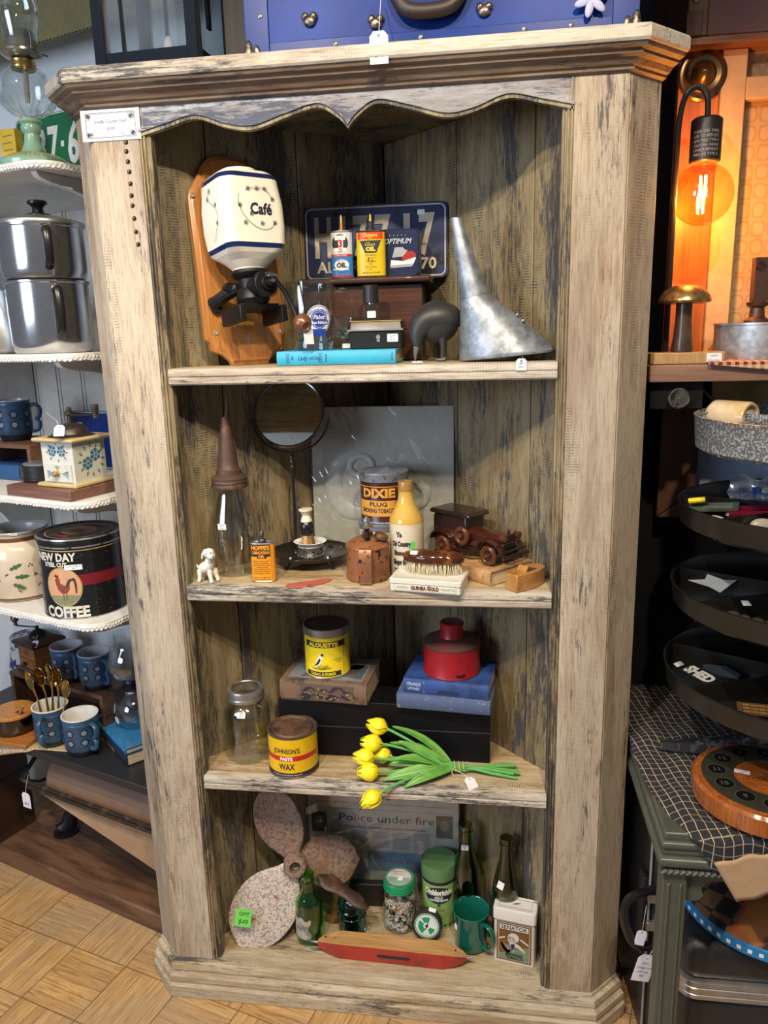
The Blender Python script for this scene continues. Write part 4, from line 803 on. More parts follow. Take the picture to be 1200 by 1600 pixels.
def dec_pict(g):
    g.rect(-.052, .070, .004, .042, 1, .0002, 10); g.rect(-.088, -.060, .005, .041, 4, .0001, 2)
    for x, z, r in ((-.030, .024, .013), (-.040, .012, .010), (.002, .020, .014), (.034, .026, .015), (.056, .020, .012), (.018, .012, .010)): g.disc(x, z, r * 1.2, r * .9, 2, .0004, 14)
    random.seed(2)
    for k in range(26): g.disc(random.uniform(-.05, .066), random.uniform(.006, .016) + random.random() ** 3 * .02, .0022, .0015, 3, .0006, 8)
    return [M('spine_brown', (.12, .08, .06), .6), M('spine_dark', (.030, .025, .035), .6), M('spine_gold', (.42, .27, .06), .5), M('spine_tan', (.20, .12, .07), .6)]
t = book('book', 'thick worn book with a pictorial brown spine, under the yellow tobacco tin', (.3560, .1705, ZD), D(-4.5), .196, .142, .047, spot('worn_brown_cover', (.16, .10, .07), (.07, .045, .035), .6, 0, 30), decor=dec_pict)
g = G(); g.top(.0472); g.rect(-.085, .085, -.055, .060, 0, .0001, 4); g.fig([(-.06, -.05), (.02, -.03), (.08, -.045), (.08, .02), (.03, .055), (-.03, .03)], 1, .0003); g.disc(.05, .02, .02, .018, 2, .0005); g.fig([(.0, -.04), (.06, -.02), (.075, .03), (.05, .03), (.03, -.01)], 3, .0005)
g.build('cover_picture', [M('cover_blue_grey', (.19, .22, .26), .5), M('cover_slate', (.09, .10, .13), .5), M('cover_pale', (.32, .36, .40), .5), M('cover_brown', (.10, .06, .04), .5)], t)
t = thing('tobacco_tin', 'bright yellow round tobacco tin picturing a bird, standing on the pictorial book', 'tin', (.3500, .1640, ZD + .0475))
g = G().lathe([(0, .001, 1), (.0475, .001, 1), (.0505, 0, 1), (.051, .002, 1), (.050, .004, 0), (.050, .095, 1), (.0515, .096, 1), (.0515, .101, 1), (.051, .112, 1), (.0495, .1135, 2), (.048, .112, 2), (0, .112, 2)], 56)
g.round_(.050, .02); g.rect(-.044, .052, .0735, .087, 3, .0004, 20); g.fig([(.044, .0870), (.055, .0870), (.051, .080), (.055, .0735), (.044, .0735)], 3, .0004); g.text('ALOUETTE', 0, .080, .0085, 0, .0008, width=.068, bold=.06)
g.rect(-.044, .040, .0065, .0175, 3, .0004, 20); g.text('TABAC À FUMER', -.002, .012, .0058, 0, .0008, width=.060, bold=.05)
g.fig([(-.024, .026), (-.018, .034), (-.014, .046), (-.008, .056), (-.002, .060), (.001, .0575), (-.001, .050), (-.004, .040), (-.010, .032), (-.020, .026)], 4, .0006); g.fig([(-.022, .028), (-.014, .040), (-.008, .050), (-.005, .046), (-.010, .036)], 3, .0009); g.disc(-.002, .057, .0035, .0033, 3, .0008, 12); g.line([(-.008, .033), (-.007, .026)], .0006, 3); g.line([(-.005, .035), (-.003, .027)], .0006, 3)
random.seed(5)
for k in range(34): a = random.uniform(-1.25, 1.25); g.line([(-.004, .022), (-.004 + .024 * math.sin(a), .022 + .015 * math.cos(a) * random.uniform(.5, 1))], .0006, 5, .0004)
g.text('POIDS NET', .034, .045, .003, 3, .0005); g.text('8 ON.', .034, .040, .003, 3, .0005); g.line([(.0485, .008), (.0485, .090)], .0006, 3)
g.build('can', [M('alouette_yellow', (.76, .60, .02), .3), spot('steel_rim', (.40, .38, .33), (.2, .17, .12), .35, .8, 50, .5, .7), M('dark_lid', (.035, .028, .022), .45), ink, inkw, M('ink_olive', (.22, .20, .03), .5)], t)
bcl = spot('worn_blue_cloth', (.07, .10, .21), (.24, .25, .30), .65, 0, 90, .60, .70); bcl2 = spot('royal_blue_cloth', (.025, .07, .26), (.012, .03, .10), .5, 0, 20, .5, .7)
book('book', 'faded blue-grey cloth book at the bottom of the pair under the red can', (.6190, .1430, ZD), D(-5.5), .199, .128, .034, bcl)
def dec_up(g):
    g.text('STRUGGLE', -.068, .022, .0062, 1, width=.030, rot=PI / 2 * 0, bold=.04); g.text('UPWARD', -.068, .012, .0062, 1, width=.026, bold=.04)
    g.line([(-.046, .003), (-.046, .030)], .001, 1); g.fig([(-.02, .006), (.03, .006), (.026, .012), (-.01, .014)], 2, .0003)
    return [M('silver_stamp', (.42, .50, .62), .4), M('spine_dark_blue', (.015, .03, .09), .5)]  # silver lettering and a dark blue patch low on the spine
book('book', 'darker blue cloth book with silver spine lettering, directly beneath the red can', (.6270, .1440, ZD + .0343), D(-8), .182, .124, .033, bcl2, decor=dec_up)
t = thing('red_can', 'squat rusty red metal can with a thick neck, standing on two blue books', 'can', (.6290, .1480, ZD + .0678))
rr = spot('rusty_red_paint', (.27, .008, .014), (.10, .015, .015), .38, .1, 22, .60, .72, third=(.10, .045, .03), t3=(.66, .72), s3=40)
rust = spot('dark_rust', (.085, .045, .045), (.20, .03, .03), .6, .2, 28, .52, .66)
G().lathe([(0, .001, 1), (.058, .001, 1), (.0615, 0, 0), (.0622, .002, 0), (.0610, .004, 0), (.0610, .062, 1), (.0622, .0635, 1), (.0622, .067, 1), (.058, .069, 1), (.040, .074, 1), (.026, .077, 0), (.0245, .080, 0), (.0245, .103, 0), (.0260, .104, 0), (.0260, .108, 0), (.023, .110, 1), (.020, .1085, 1), (0, .108, 1)], 52).build('body', [rr, rust], t)
G().tube([(.012, -.0622, .012), (.022, -.0600, .011), (.030, -.0565, .013)], .0016, 8).build('wire_clip', bare, t)
# tulips
tulg = M('tulip_green', (.13, .36, .05), .45); leafm = spot('tulip_leaf', (.10, .29, .045), (.17, .40, .08), .4, 0, 20, .4, .7, (1, 6, 6), bmp=.1); stm = M('stem_green', (.12, .40, .10), .4)
ty = spot('tulip_yellow', (.90, .74, .02), (.72, .52, .01), .45, 0, 30, .55, .75)
tie = Vector((.636, .060, S3 + .014))
heads = [((.472, .083, .648), (.505, .078, .640)), ((.462, .062, .619), (.505, .066, .613)), ((.448, .045, .595), (.500, .052, .588)), ((.461, .018, .577), (.505, .030, .573)), ((.474, -.0340, .549), (.512, -.012, .566)), ((.480, .072, .588), (.515, .066, .584))]
tails = [(.757, .100), (.768, .088), (.771, .075), (.775, .060), (.769, .046), (.762, .055)]
HS = 1.22
tl = thing('tulip_bunch', 'tied bunch of artificial yellow tulips lying on the shelf, one head hanging over the edge', 'flowers', (.636, .060, S3))
OFF = Vector((.636, .060, S3))
for i, ((hx_, hy, hz), (nx, ny, nz)) in enumerate(heads):
    H = Vector((hx_, hy, hz)) - OFF; N_ = Vector((nx, ny, nz)) - OFF; tx, tyy = tails[i]; Tt = Vector((tx, tyy, S3 + .005 + .004 * (i % 2))) - OFF; K = Vector((0, (i - 2.5) * .0022, .012 + .004 * (i % 3)))
    st = G().tube(crom([tuple(H - (H - N_).normalized() * .022), tuple(N_), tuple(N_ * .55 + K * .5 + Vector((0, 0, .004))), tuple(K), tuple(K * .4 + Tt * .6), tuple(Tt)], 6), .0030, 8).build('stem', stm, tl)
    ax = (H - N_).normalized(); R_ = ax.to_track_quat('Z', 'Y').to_matrix().to_4x4(); base = H - ax * .024
    for k in range(6):
        g = G(); g.T = Matrix.Translation(base) @ R_ @ Matrix.Rotation(k * PI / 3 + i, 4, 'Z')
        rr_ = 1.0 if k % 2 else .93
        def pet(u, w, rr_=rr_):
            a = (u - .5) * 2; prw = [0, .62, .95, 1, .82, .42, .06]; q = w * 6; j = min(5, int(q)); wd = prw[j] + (prw[j + 1] - prw[j]) * (q - j); pr = [.10, .70, 1, 1, .88, .62, .36]; rd = (pr[j] + (pr[j + 1] - pr[j]) * (q - j)) * .0155 * HS * rr_
            return (rd * math.cos(a * wd * .95), rd * math.sin(a * wd * .95), w * .050)
        g.grid(pet, 8, 12); p_ = g.build('petal', ty, tl, smooth=80); sm = p_.modifiers.new('solid', 'SOLIDIFY'); sm.thickness = .0008
def leaf(p0, p1, p2, wd, roll=0, name='leaf'):
    wd = min(wd, .0105)
    p0, p1, p2 = [Vector(p) - OFF for p in (p0, p1, p2)]; g = G(); 
    def f(u, w):
        c = p0 * (1 - w) ** 2 + p1 * 2 * w * (1 - w) + p2 * w * w; d = ((p1 - p0) * (1 - w) + (p2 - p1) * w).normalized(); s_ = d.cross(Vector((0, -.25 + roll, 1))).normalized(); n_ = s_.cross(d)
        a = (u - .5) * 2; ww = wd * (math.sin(PI * min(1, (w * .92 + .06))) ** .75); return tuple(c + s_ * a * ww + n_ * abs(a) ** 2 * ww * .35)
    g.grid(f, 6, 16); o = g.build(name, leafm, tl, smooth=80); sm = o.modifiers.new('solid', 'SOLIDIFY'); sm.thickness = .0009
k0 = (.636, .060, S3 + .012)
leaf(k0, (.585, .090, .625), (.505, .078, .652), .010); leaf(k0, (.590, .075, .612), (.500, .070, .618), .010); leaf(k0, (.58, .060, .605), (.520, .060, .628), .015, -.4)
leaf(k0, (.575, .050, .592), (.500, .048, .580), .014, -.3); leaf(k0, (.58, .035, .590), (.498, .022, .566), .013, -.3); leaf(k0, (.585, .026, .586), (.490, .008, .566), .012, -.5); leaf(k0, (.60, .020, .590), (.538, -.006, .562), .015, -.7); leaf(k0, (.575, .055, .60), (.515, .035, .602), .012, -.2)
g = G().at(tuple(tie - OFF)); g.tube([(.001 * k, .0135 * math.cos(k * .7), .003 + .009 * math.sin(k * .7)) for k in range(0, 30)], .0012, 6); g.tube([(.0, -.012, .006), (-.003, -.018, -.001), (.002, -.022, -.009)], .0009, 6); g.build('twine', M('jute_twine', (.62, .42, .22), .8), tl)
swing_tag(tl, (.032, -.0270, .009), (.35, .1, .5), .024, .032, ('', ''), [(-.008, .006, .004), (-.024, .018, .006)])
# ================================================================ bottom compartment
pitted = spot('pitted_rusty_bronze', (.56, .49, .44), (.30, .26, .25), .75, .1, 190, .47, .58, bmp=.9, third=(.30, .10, .045), t3=(.60, .66), s3=70)
pit2 = spot('brown_pitted_bronze', (.27, .18, .14), (.14, .10, .085), .75, .15, 150, .48, .58, bmp=.9, third=(.22, .11, .07), t3=(.55, .66), s3=16)
t = thing('boat_propeller', 'large pitted rusty three-bladed boat propeller with a green sticker, leaning in the left corner', 'propeller', (.262, .112, S0))
O_ = Vector((.262, .112, S0))
def blade(tip, nrm, hw, prof, mat, curl=.02, thick=.0055):
    T_ = Vector(tip) - O_; H_ = Vector((0, 0, .180)); d = T_ - H_; L = d.length; d.normalize(); n_ = Vector(nrm).normalized(); w_ = d.cross(n_).normalized(); n_ = w_.cross(d); secs = []
    for i in range(15):
        s_ = i / 14; q = s_ * (len(prof) - 1); j = min(len(prof) - 2, int(q)); wl, wr = [prof[j][k] + (prof[j + 1][k] - prof[j][k]) * (q - j) for k in (0, 1)]
        c = H_ + d * L * s_; th = thick * (1.5 - s_); lo = []
        for k in range(28):
            a = 2 * PI * k / 28; x = math.cos(a); x = x * (wr if x > 0 else wl) * hw; lo.append(tuple(c + w_ * x + n_ * (th * math.sin(a) + curl * (x / hw) ** 2 * .4 + curl * x / hw * (1 - s_))))
        secs.append(lo)
    return G().loft(secs).build('blade', mat, t, smooth=60)
bp = [(.22, .22), (.36, .34), (.62, .60), (.82, .82), (.94, .95), (1, 1), (1.0, 1.0), (.95, .95), (.84, .84), (.64, .64), (.05, .05)]
b1 = blade((.137, .040, S0 + .002), (.10, -1, .30), .074, bp, pitted, .003)
blade((.198, .118, S0 + .372), (.35, -1, .15), .052, bp, pit2, .02)
blade((.402, .178, S0 + .150), (-.1, -1, .5), .060, [(.25, .25), (.5, .4), (.85, .65), (1.0, .85), (1, .95), (.98, 1), (.95, 1), (.88, .95), (.78, .85), (.60, .65), (.05, .05)], pit2, -.006)
g = G(); g.T = Matrix.Translation((0, 0, .180)) @ Matrix.Rotation(PI / 2 - .25, 4, 'X') @ Matrix.Rotation(.25, 4, 'Y'); g.lathe([(.012, -.028), (.027, -.028), (.027, .024), (.023, .030), (.014, .031), (.0125, .029), (.012, -.028)], 32); g.build('hub', pit2, t)
g = G().prism(rrect(-.019, .019, -.019, .019, .001, 1), 0, .0004); g.top(.0004); g.text('GMT', .002, .009, .008, 1, shear=.2); g.text('$49', .001, -.008, .010, 1, shear=.2)
g.build('green_sticker', [M('bright_green_paper', (.14, .60, .08), .7), ink], t, loc=(-.108, -.0775, .085), rot=(D(69), D(7), D(4)))
# bottles
grn = glass('green_glass', (.42, .80, .30), .04); dkg = glass('dark_olive_glass', (.48, .60, .26), .04); brn = glass('very_dark_green_glass', (.36, .42, .20), .05)
t = thing('green_bottle', 'short bright green glass bottle with a torn grey label, beside the propeller', 'bottle', (.296, .088, S0))
g = G(); g.lathe([(0, .002, 0), (.028, 0, 0), (.0320, .004, 0), (.0325, .012, 0), (.0320, .095, 0), (.030, .105, 0), (.024, .116, 0), (.0165, .127, 0), (.0145, .136, 0), (.0140, .150, 0), (.0165, .152, 0), (.0165, .157, 0), (.0145, .160, 0), (.0150, .168, 0), (.0165, .171, 0), (.0150, .174, 0), (.011, .174, 0), (.011, .140, 0), (.022, .112, 0), (.0295, .095, 0), (.0295, .012, 0), (0, .008, 0)], 40)
g.build('glass_body', grn, t)
g = G(); g.round_(.0326, -.35); g.fig([(-.026, .022), (-.010, .018), (.014, .020), (.021, .024), (.020, .052), (.016, .060), (.019, .066), (.012, .074), (.004, .076), (-.004, .080), (-.014, .076), (-.022, .088), (-.026, .080)][:0] or [(-.026, .022), (.021, .022), (.021, .072), (-.026, .082)], 0, .0003) if 0 else g.grid(lambda u, w: g.mp(-.026 + .045 * u + .004 * math.sin(w * 9) * u, .020 + (.060 - .010 * u + .004 * math.sin(u * 14)) * w, .0004), 14, 10)
g.build('paper_label', spot('torn_grey_label', (.36, .35, .31), (.16, .16, .14), .8, 0, 40, .5, .62), t)
t = thing('wine_bottle', 'tall olive green wine bottle with a white sticker on its neck', 'bottle', (.658, .180, S0))
G().lathe([(0, .012), (.020, .004), (.032, 0), (.0345, .004), (.0350, .010), (.0348, .125), (.0325, .148), (.0265, .170), (.0190, .196), (.0150, .222), (.0138, .245), (.0158, .246), (.0158, .252), (.0145, .254), (.0150, .262), (.0120, .262), (.012, .225), (.022, .175), (.031, .125), (.031, .02), (0, .018)], 40).build('glass_body', dkg, t)
sticker(t, (-.002, -.0172, .212), (PI / 2 - .08, 0, 0), .017, .013, ('GMT', '$5'))
t = thing('beer_bottle', 'slim very dark green bottle behind the white tobacco tin, sticker on its shoulder', 'bottle', (.7500, .1130, S0), D(10))
G().lathe([(0, .008), (.027, 0), (.0298, .004), (.0302, .010), (.0300, .150), (.0275, .170), (.0210, .200), (.0160, .225), (.0135, .250), (.0130, .262), (.0158, .263), (.0158, .270), (.0142, .272), (.0152, .277), (.0145, .283), (.0110, .283), (.012, .22), (.026, .150), (.026, .01), (0, .012)], 40).build('glass_body', brn, t)
sticker(t, (-.0165, -.0230, .178), (PI / 2 - .15, .25, -.6), .015, .018, ('',))
# insulator
t = thing('glass_insulator', 'dark teal glass insulator, ribbed and dome-topped, standing behind the red level', 'insulator', (.390, .127, S0))
g = G().lathe([(0, .001), (.030, .001), (.0335, 0), (.0345, .003), (.0320, .030), (.0325, .034), (.0340, .038), (.0335, .043), (.0310, .045), (.0315, .050), (.0330, .054), (.0325, .060), (.0290, .064), (.0265, .076), (.0230, .086), (.0150, .093), (0, .095)], 40)
g.lathe([(0, .06), (.012, .06), (.018, .004), (.030, .003)], 30); g.build('body', solidglass('teal_glass', (.04, .26, .25)), t); sticker(t, (.006, -.0235, .0870), (.95, 0, 0), .015, .009, ('',))
# jar of buttons
t = thing('button_jar', 'glass jar full of loose white buttons with a green screw lid', 'jar', (.501, .152, S0))
G().lathe([(0, .001), (.034, .001), (.0395, .005), (.0405, .012), (.0405, .085), (.038, .098), (.034, .106), (.0335, .114), (.032, .114), (.0325, .105), (.0365, .097), (.039, .085), (.039, .012), (0, .005)], 44).build('glass_body', jar, t)
gl = M('lid_green', (.01, .28, .12), .3)
g = G().lathe([(.0345, .106), (.0375, .107), (.0365, .110), (.0378, .113), (.0368, .116), (.0375, .119), (.0370, .127), (.0355, .129), (.034, .1285), (0, .1285)], 44)
g.top(.1287); g.disc(0, 0, .031, .031, 1, .0003, 36); g.ring(0, 0, .0305, .002, 3, .0005); g.fig([(.027 * math.cos(PI + PI * k / 16), -.001 + .026 * math.sin(PI + PI * k / 16)) for k in range(17)], 2, .0005); g.text('WIDE MOUTH', 0, .018, .0040, 3, .0006, width=.036); g.text('CANNING', 0, .010, .0035, 3, .0006, width=.024)
g.build('lid', [gl, M('lid_paper', (.66, .64, .62), .5), M('lid_pattern', (.25, .42, .36), .5), M('lid_ink_red', (.3, .04, .04), .5)], t); sticker(t, (.004, -.006, .1295), (0, 0, 0), .011, .011, ('',))
bt = [M('button_pearl', (.72, .70, .66), .25), M('button_grey', (.38, .38, .38), .3), M('button_brown', (.16, .09, .06), .3), M('button_cream', (.66, .56, .42), .3), M('button_red', (.4, .03, .06), .3)]
random.seed(12); g = G()
for k in range(330):
    a = random.random() * 6.283; ring_ = random.random() < .72; r = (.033 if ring_ else .027 * random.random() ** .5); z = .010 + .074 * random.random(); R_ = random.uniform(.0045, .0072)
    x, y = r * math.cos(a), r * math.sin(a)
    g.T = Matrix.Translation((x, y, z)) @ Euler((random.uniform(.6, 2.4), random.uniform(-.8, .8), a + PI / 2 + random.uniform(-.7, .7)) if ring_ else (random.random() * 3, random.random() * 3, random.random() * 3)).to_matrix().to_4x4()
    mi = random.choice((0, 0, 0, 0, 1, 3, 0, 2, 1)) if k % 40 else 4
    g.lathe([(0, -.0009), (R_, -.0009), (R_, .0008), (R_ * .8, .0012), (R_ * .7, .0004), (0, .0004)], 14, mi)
g.T = Matrix.Identity(4)
bo = g.build('buttons', bt, None, loc=(.501, .152, S0)); tag(bo, 'heap of loose white, grey and brown buttons inside the green-lidded jar', 'buttons'); bo['kind'] = 'stuff'
# round dial gauge
t = thing('dial_gauge', 'small round gauge with a green and white dial, leaning in front of the green canister', 'gauge', (.5690, .1060, S0 + .001), rot=(D(-14), 0, D(-3)))
g = G(); g.T = Matrix.Translation((0, 0, .0355)) @ Matrix.Rotation(PI / 2, 4, 'X'); g.lathe([(0, -.024), (.024, -.024), (.034, -.016), (.0355, -.004), (.0352, .004), (.0335, .007), (.0300, .0068), (.0290, .005), (0, .005)], 44); g.build('case', M('gauge_black', (.035, .030, .028), .35), t)
g = G(); g.mp = lambda x, z, h: (x, -.0052 - h, z + .0355); g.disc(0, 0, .0288, .0288, 0, .0001, 40)
for a0, a1 in ((PI * .38, PI * .72), (PI * .80, PI * 1.35), (PI * 1.62, PI * 1.9)): g.fig([(.008 * math.cos(a0 + (a1 - a0) * k / 10), .008 * math.sin(a0 + (a1 - a0) * k / 10)) for k in range(10, -1, -1)] + [(.020 * math.cos(a0 + (a1 - a0) * k / 10), .020 * math.sin(a0 + (a1 - a0) * k / 10)) for k in range(11)], 1, .0003)
g.ring(0, 0, .0278, .0022, 1, .0003, 40)
for k in range(40): a = k * PI / 20; g.line([(.0205 * math.cos(a), .0205 * math.sin(a)), (.024 * math.cos(a), .024 * math.sin(a))], .0005, 2, .0004)
g.line([(-.004, -.010), (.0, 0), (.006, .018)], .0016, 2, .0008); g.disc(0, 0, .0035, .0035, 2, .001, 16); g.build('dial', [M('dial_white', (.72, .76, .72), .4), M('dial_green', (.02, .30, .13), .4), ink], t)
sticker(t, (.012, -.001, .0716), (.5, .2, 0), .017, .010, ('',))
# canister
t = thing('powder_canister', 'tall round pale green moth powder canister with a plain green lid', 'canister', (.5935, .184, S0))
g = G().lathe([(0, .001, 0), (.039, .001, 0), (.0405, 0, 0), (.0405, .006, 1), (.0405, .012, 0), (.0405, .118, 2), (.0405, .128, 3), (.0425, .1285, 3), (.0425, .160, 3), (.0418, .163, 3), (.040, .1625, 3), (0, .1615, 3)], 52)
g.round_(.0405, .05); n = 24; g.fig([(-.034, .108), (.034, .108)][:0] or [(.034 * math.cos(PI * 2 * k / n) * (1 if True else 1), .092 + .022 * math.sin(PI * 2 * k / n)) for k in range(n)], 2, .0007)
g.text('Dichloricide', 0, .101, .0125, 4, .0010, width=.066, bold=.05); g.rect(-.030, .030, .0915, .0935, 0, .001, 8); g.text('KILLS', 0, .0860, .0052, 4, .0010, width=.018, bold=.05); g.text('CLOTHES MOTHS', 0, .0790, .0052, 4, .0010, width=.044, bold=.05)
g.ring(0, .066, .0042, .0012, 2, .0006, 12); g.disc(0, .066, .002, .002, 2, .0006, 8); g.text('ONE POUND', 0, .052, .0032, 2, .0005, width=.024); g.text('MERCK & CO.', 0, .036, .0032, 2, .0005, width=.030); g.text('RAHWAY, N.J.', 0, .029, .0028, 2, .0005, width=.026)
for k in range(30): g.fig([(-.1 + k * .0066, .0065), (-.0975 + k * .0066, .0065), (-.0945 + k * .0066, .0115), (-.0970 + k * .0066, .0115)], 2 if k % 2 else 0, .0004)
g.build('can', [M('canister_green', (.27, .46, .14), .4), M('canister_band', (.10, .2, .06), .4), ink, M('canister_lid_green', (.10, .22, .09), .38), inkw], t)
t = thing('bottle', 'tiny dark stoppered bottle between the button jar and the green canister', 'bottle', (.5480, .1430, S0))
G().lathe([(0, 0), (.010, 0), (.0105, .040), (.006, .048), (.006, .054), (.0085, .055), (.0085, .068), (0, .069)], 20).build('body', spot('dusty_dark_glass', (.05, .045, .03), (.2, .18, .14), .3, 0, 60), t)
# enamel mug
t = thing('enamel_mug', 'dark green enamel mug beside the white tobacco tin', 'mug', (.6720, .1080, S0))
eg = M('green_enamel', (.006, .115, .085), .12, 0, .6, .5)
G().lathe([(0, .001), (.033, .001), (.0365, .004), (.0375, .010), (.0400, .088), (.0420, .092), (.0425, .095), (.0410, .0965), (.0385, .093), (.0360, .010), (0, .006)], 48).build('body', eg, t)
G().tube(crom([(.028, -.029, .080), (.038, -.040, .084), (.048, -.048, .074), (.051, -.050, .055), (.046, -.045, .034), (.036, -.036, .022), (.027, -.027, .020)], 5), .0060, 12, flat=.55).build('handle', eg, t)
sticker(t, (-.034, -.0195, .060), (PI / 2, 0, -1.0), .010, .014, ('',))
# senator tin
t = thing('tobacco_tin', 'square white tobacco tin picturing a white-haired gentleman, chipped hinged lid', 'tin', (.7720, .0820, S0), D(-10))
wt = spot('chipped_white_lid', (.66, .66, .66), (.28, .16, .10), .35, .1, 60, .66, .70)
g = G(); g.loft([[(x, y, z) for x, y in rrect(-.046, .046, -.023, .023, .007)] for z in (0, .110)]); g.plane(-.0231)
g.rect(-.0385, .0385, .006, .107, 1, .0003, 2); g.rect(-.0345, .0345, .010, .104, 0, .0005, 2); g.rect(-.0335, .0335, .011, .103, 2, .0007, 2)
g.fig([(-.0335, .011), (.0335, .011), (.0335, .050), (.010, .044), (-.010, .030), (-.0335, .024)], 3, .0009); g.rect(-.033, .033, .086, .1020, 0, .0011, 2); g.frame(-.033, .033, .086, .102, .0012, 4, .0013)
g.text('SENATOR', 0, .094, .0098, 4, .0015, width=.057, bold=.01)
g.disc(-.001, .069, .0125, .0120, 0, .0013, 18); g.disc(-.006, .063, .008, .010, 0, .0013, 14); g.fig([(-.010, .054), (.004, .056), (.014, .050), (.026, .036), (.024, .034), (.010, .044), (.002, .038), (-.002, .030), (-.006, .044), (-.012, .034), (-.020, .040), (-.026, .052), (-.030, .050), (-.024, .036), (-.014, .026), (-.008, .030)], 0, .0011)
g.disc(-.0095, .066, .0018, .0014, 4, .0016, 8); g.disc(.002, .064, .002, .003, 5, .0016, 8); g.line([(-.012, .059), (-.007, .0585)], .001, 4, .0016); g.fig([(-.007, .052), (.002, .053), (.001, .044), (-.004, .038)], 4, .0014)
g.line([(-.034, .062), (-.020, .068)], .004, 0, .0012); g.line([(.014, .068), (.032, .056)], .004, 0, .0012); g.text('SMOKING', .0, .0245, .0070, 4, .0016, width=.038, bold=.04); g.text('TOBACCO', .002, .0160, .0060, 4, .0016, width=.038, bold=.04)
g.build('tin_body', [spot('worn_white', (.62, .62, .60), (.30, .28, .26), .35, .2, 80, .62, .7), M('senator_brown', (.22, .10, .03), .35), M('senator_brown_deep', (.17, .075, .02), .35), M('senator_green', (.17, .25, .15), .35), ink, M('senator_grey', (.4, .4, .4), .4)], t)
G().loft([[(x, y, z) for x, y in rrect(-.048 + k, .048 - k, -.025 + k, .025 - k, .008)] for k, z in ((0, .111), (0, .134), (.001, .137), (.004, .1385), (.006, .1378))]).build('hinged_lid', wt, t)
g = G(); g.top(.1385); g.frame(-.036, .036, -.014, .014, .0006, 0, .0001); g.fig([(-.008, -.004), (.004, -.002), (.010, .004), (.002, .002), (-.003, .000)], 0, .0003); g.fig([(-.03, .002), (-.026, .006), (-.024, .004)], 0, .0003); g.build('lid_outline', M('scratch_brown', (.14, .10, .08), .6), t)
G().box(-.046, .046, -.0245, .0245, .1095, .1115).build('hinge_line', spot('rust_line', (.25, .12, .05), (.5, .4, .3), .6, .2, 50), t)
# spirit-level-like wooden shuttle
t = thing('weaving_shuttle', 'long red-sided wooden weaving shuttle with pointed metal tips, at the front edge', 'shuttle', (.4930, .0495, S0), D(-1.5))
def sh(x):
    k = min(1, (1 - abs(x) / .172) * 3.2) if abs(x) < .172 else 0; k = max(0, k) ** .55; return .019 * k + .002, .0165 * k + .0022
secs = []; 
for i in range(41):
    x = -.171 + .342 * i / 40; a, b = sh(x); zc = .019; secs.append([(x, -a, zc - b), (x, a, zc - b), (x, a, zc + b), (x, -a, zc + b)])
g = G(); n = 4
for A_, B_ in zip(secs, secs[1:]):
    bb = len(g.v); g.v += [Vector(p) for p in A_ + B_]
    for k, mi in ((0, 0), (1, 0), (2, 1), (3, 0)): l = (k + 1) % 4; g.f.append((bb + k, bb + l, bb + 4 + l, bb + 4 + k)); g.m.append(mi)
shw = wood('shuttle_beech', (.62, .38, .16), (.42, .22, .08), .4, 0, 1, .3)
g.build('body', [spot('shuttle_red', (.38, .035, .025), (.22, .03, .02), .35, 0, 20, .5, .7), shw], t, smooth=20)
for s_ in (-1, 1): G().cyl((s_ * .168, 0, .019), (s_ * .190, 0, .019), .0045, .0004, 14).build('metal_tip', steel, t)
g = G(); g.plane(-.0212); g.fig(rrect(-.030, .045, .014, .022, .0035, 4), 0, .0001); g.build('slot', ink, t); g = G(); g.top(.0358); g.fig(rrect(-.130, -.095, -.004, .004, .0038, 4), 0, .0001); g.fig(rrect(.075, .090, -.003, .003, .0028, 4), 0, .0001); 
for x in (-.152, .10, .146, .055): g.disc(x, 0, .0022, .0022, 0, .0002, 10)
g.text('HAND', -.11, .009, .004, 0, .0002, shear=.3); g.build('eyelets', M('eyelet_dark', (.03, .018, .012), .5), t); sticker(t, (.010, -.004, .0360), (0, 0, 0), .018, .011, ('$4',))
# cobbler's last
iron = spot('rusty_dark_iron', (.055, .030, .024), (.13, .065, .045), .5, .4, 45, .5, .65)
t = thing('shoe_last', 'dark rusty cast iron cobbler\'s shoe last tilted on its foot, behind the glass insulator', 'shoe last', (.340, .152, S0))
G().loft([[(x + .0, y - .02, z) for x, y, z in s_] for s_ in [[(-.010 + w * -.2, -w * .0 - .014 * k, zz) for k in (0,)] for w, zz in ()]] or [[(.020 * math.cos(a) * q + cx, .016 * math.sin(a) * q + cy, zz) for a in [2 * PI * k / 16 for k in range(16)]] for q, cx, cy, zz in ((1.2, 0, 0, 0), (1.1, 0, 0, .006), (.55, .004, -.004, .016), (.5, .010, -.012, .060), (.7, .018, -.020, .100))], cap=True).build('post', spot('amber_brown_iron', (.22, .12, .05), (.10, .05, .02), .45, .3, 30), t)
g = G(); pa = Vector((-.026, -.044, .152)); pb = Vector((.098, -.075, .098)); d_ = (pb - pa); secs = []
for i in range(13):
    s_ = i / 12; w_ = [.002, .012, .018, .021, .020, .017, .015, .0145, .0155, .017, .016, .012, .004][i]; c = pa + d_ * s_ + Vector((0, 0, .006 * math.sin(PI * s_)))
    up_ = Vector((.35, -.35, .87)).normalized(); sd = d_.cross(up_).normalized(); secs.append([tuple(c + sd * w_ * math.cos(a) + up_ * .0045 * math.sin(a)) for a in [2 * PI * k / 14 for k in range(14)]])
g.loft(secs); g.build('sole_plate', iron, t)
G().tube([(.052, -.062, .118), (.040, -.042, .112), (.020, -.020, .098)], [.011, .009, .009], 10).build('neck', iron, t)
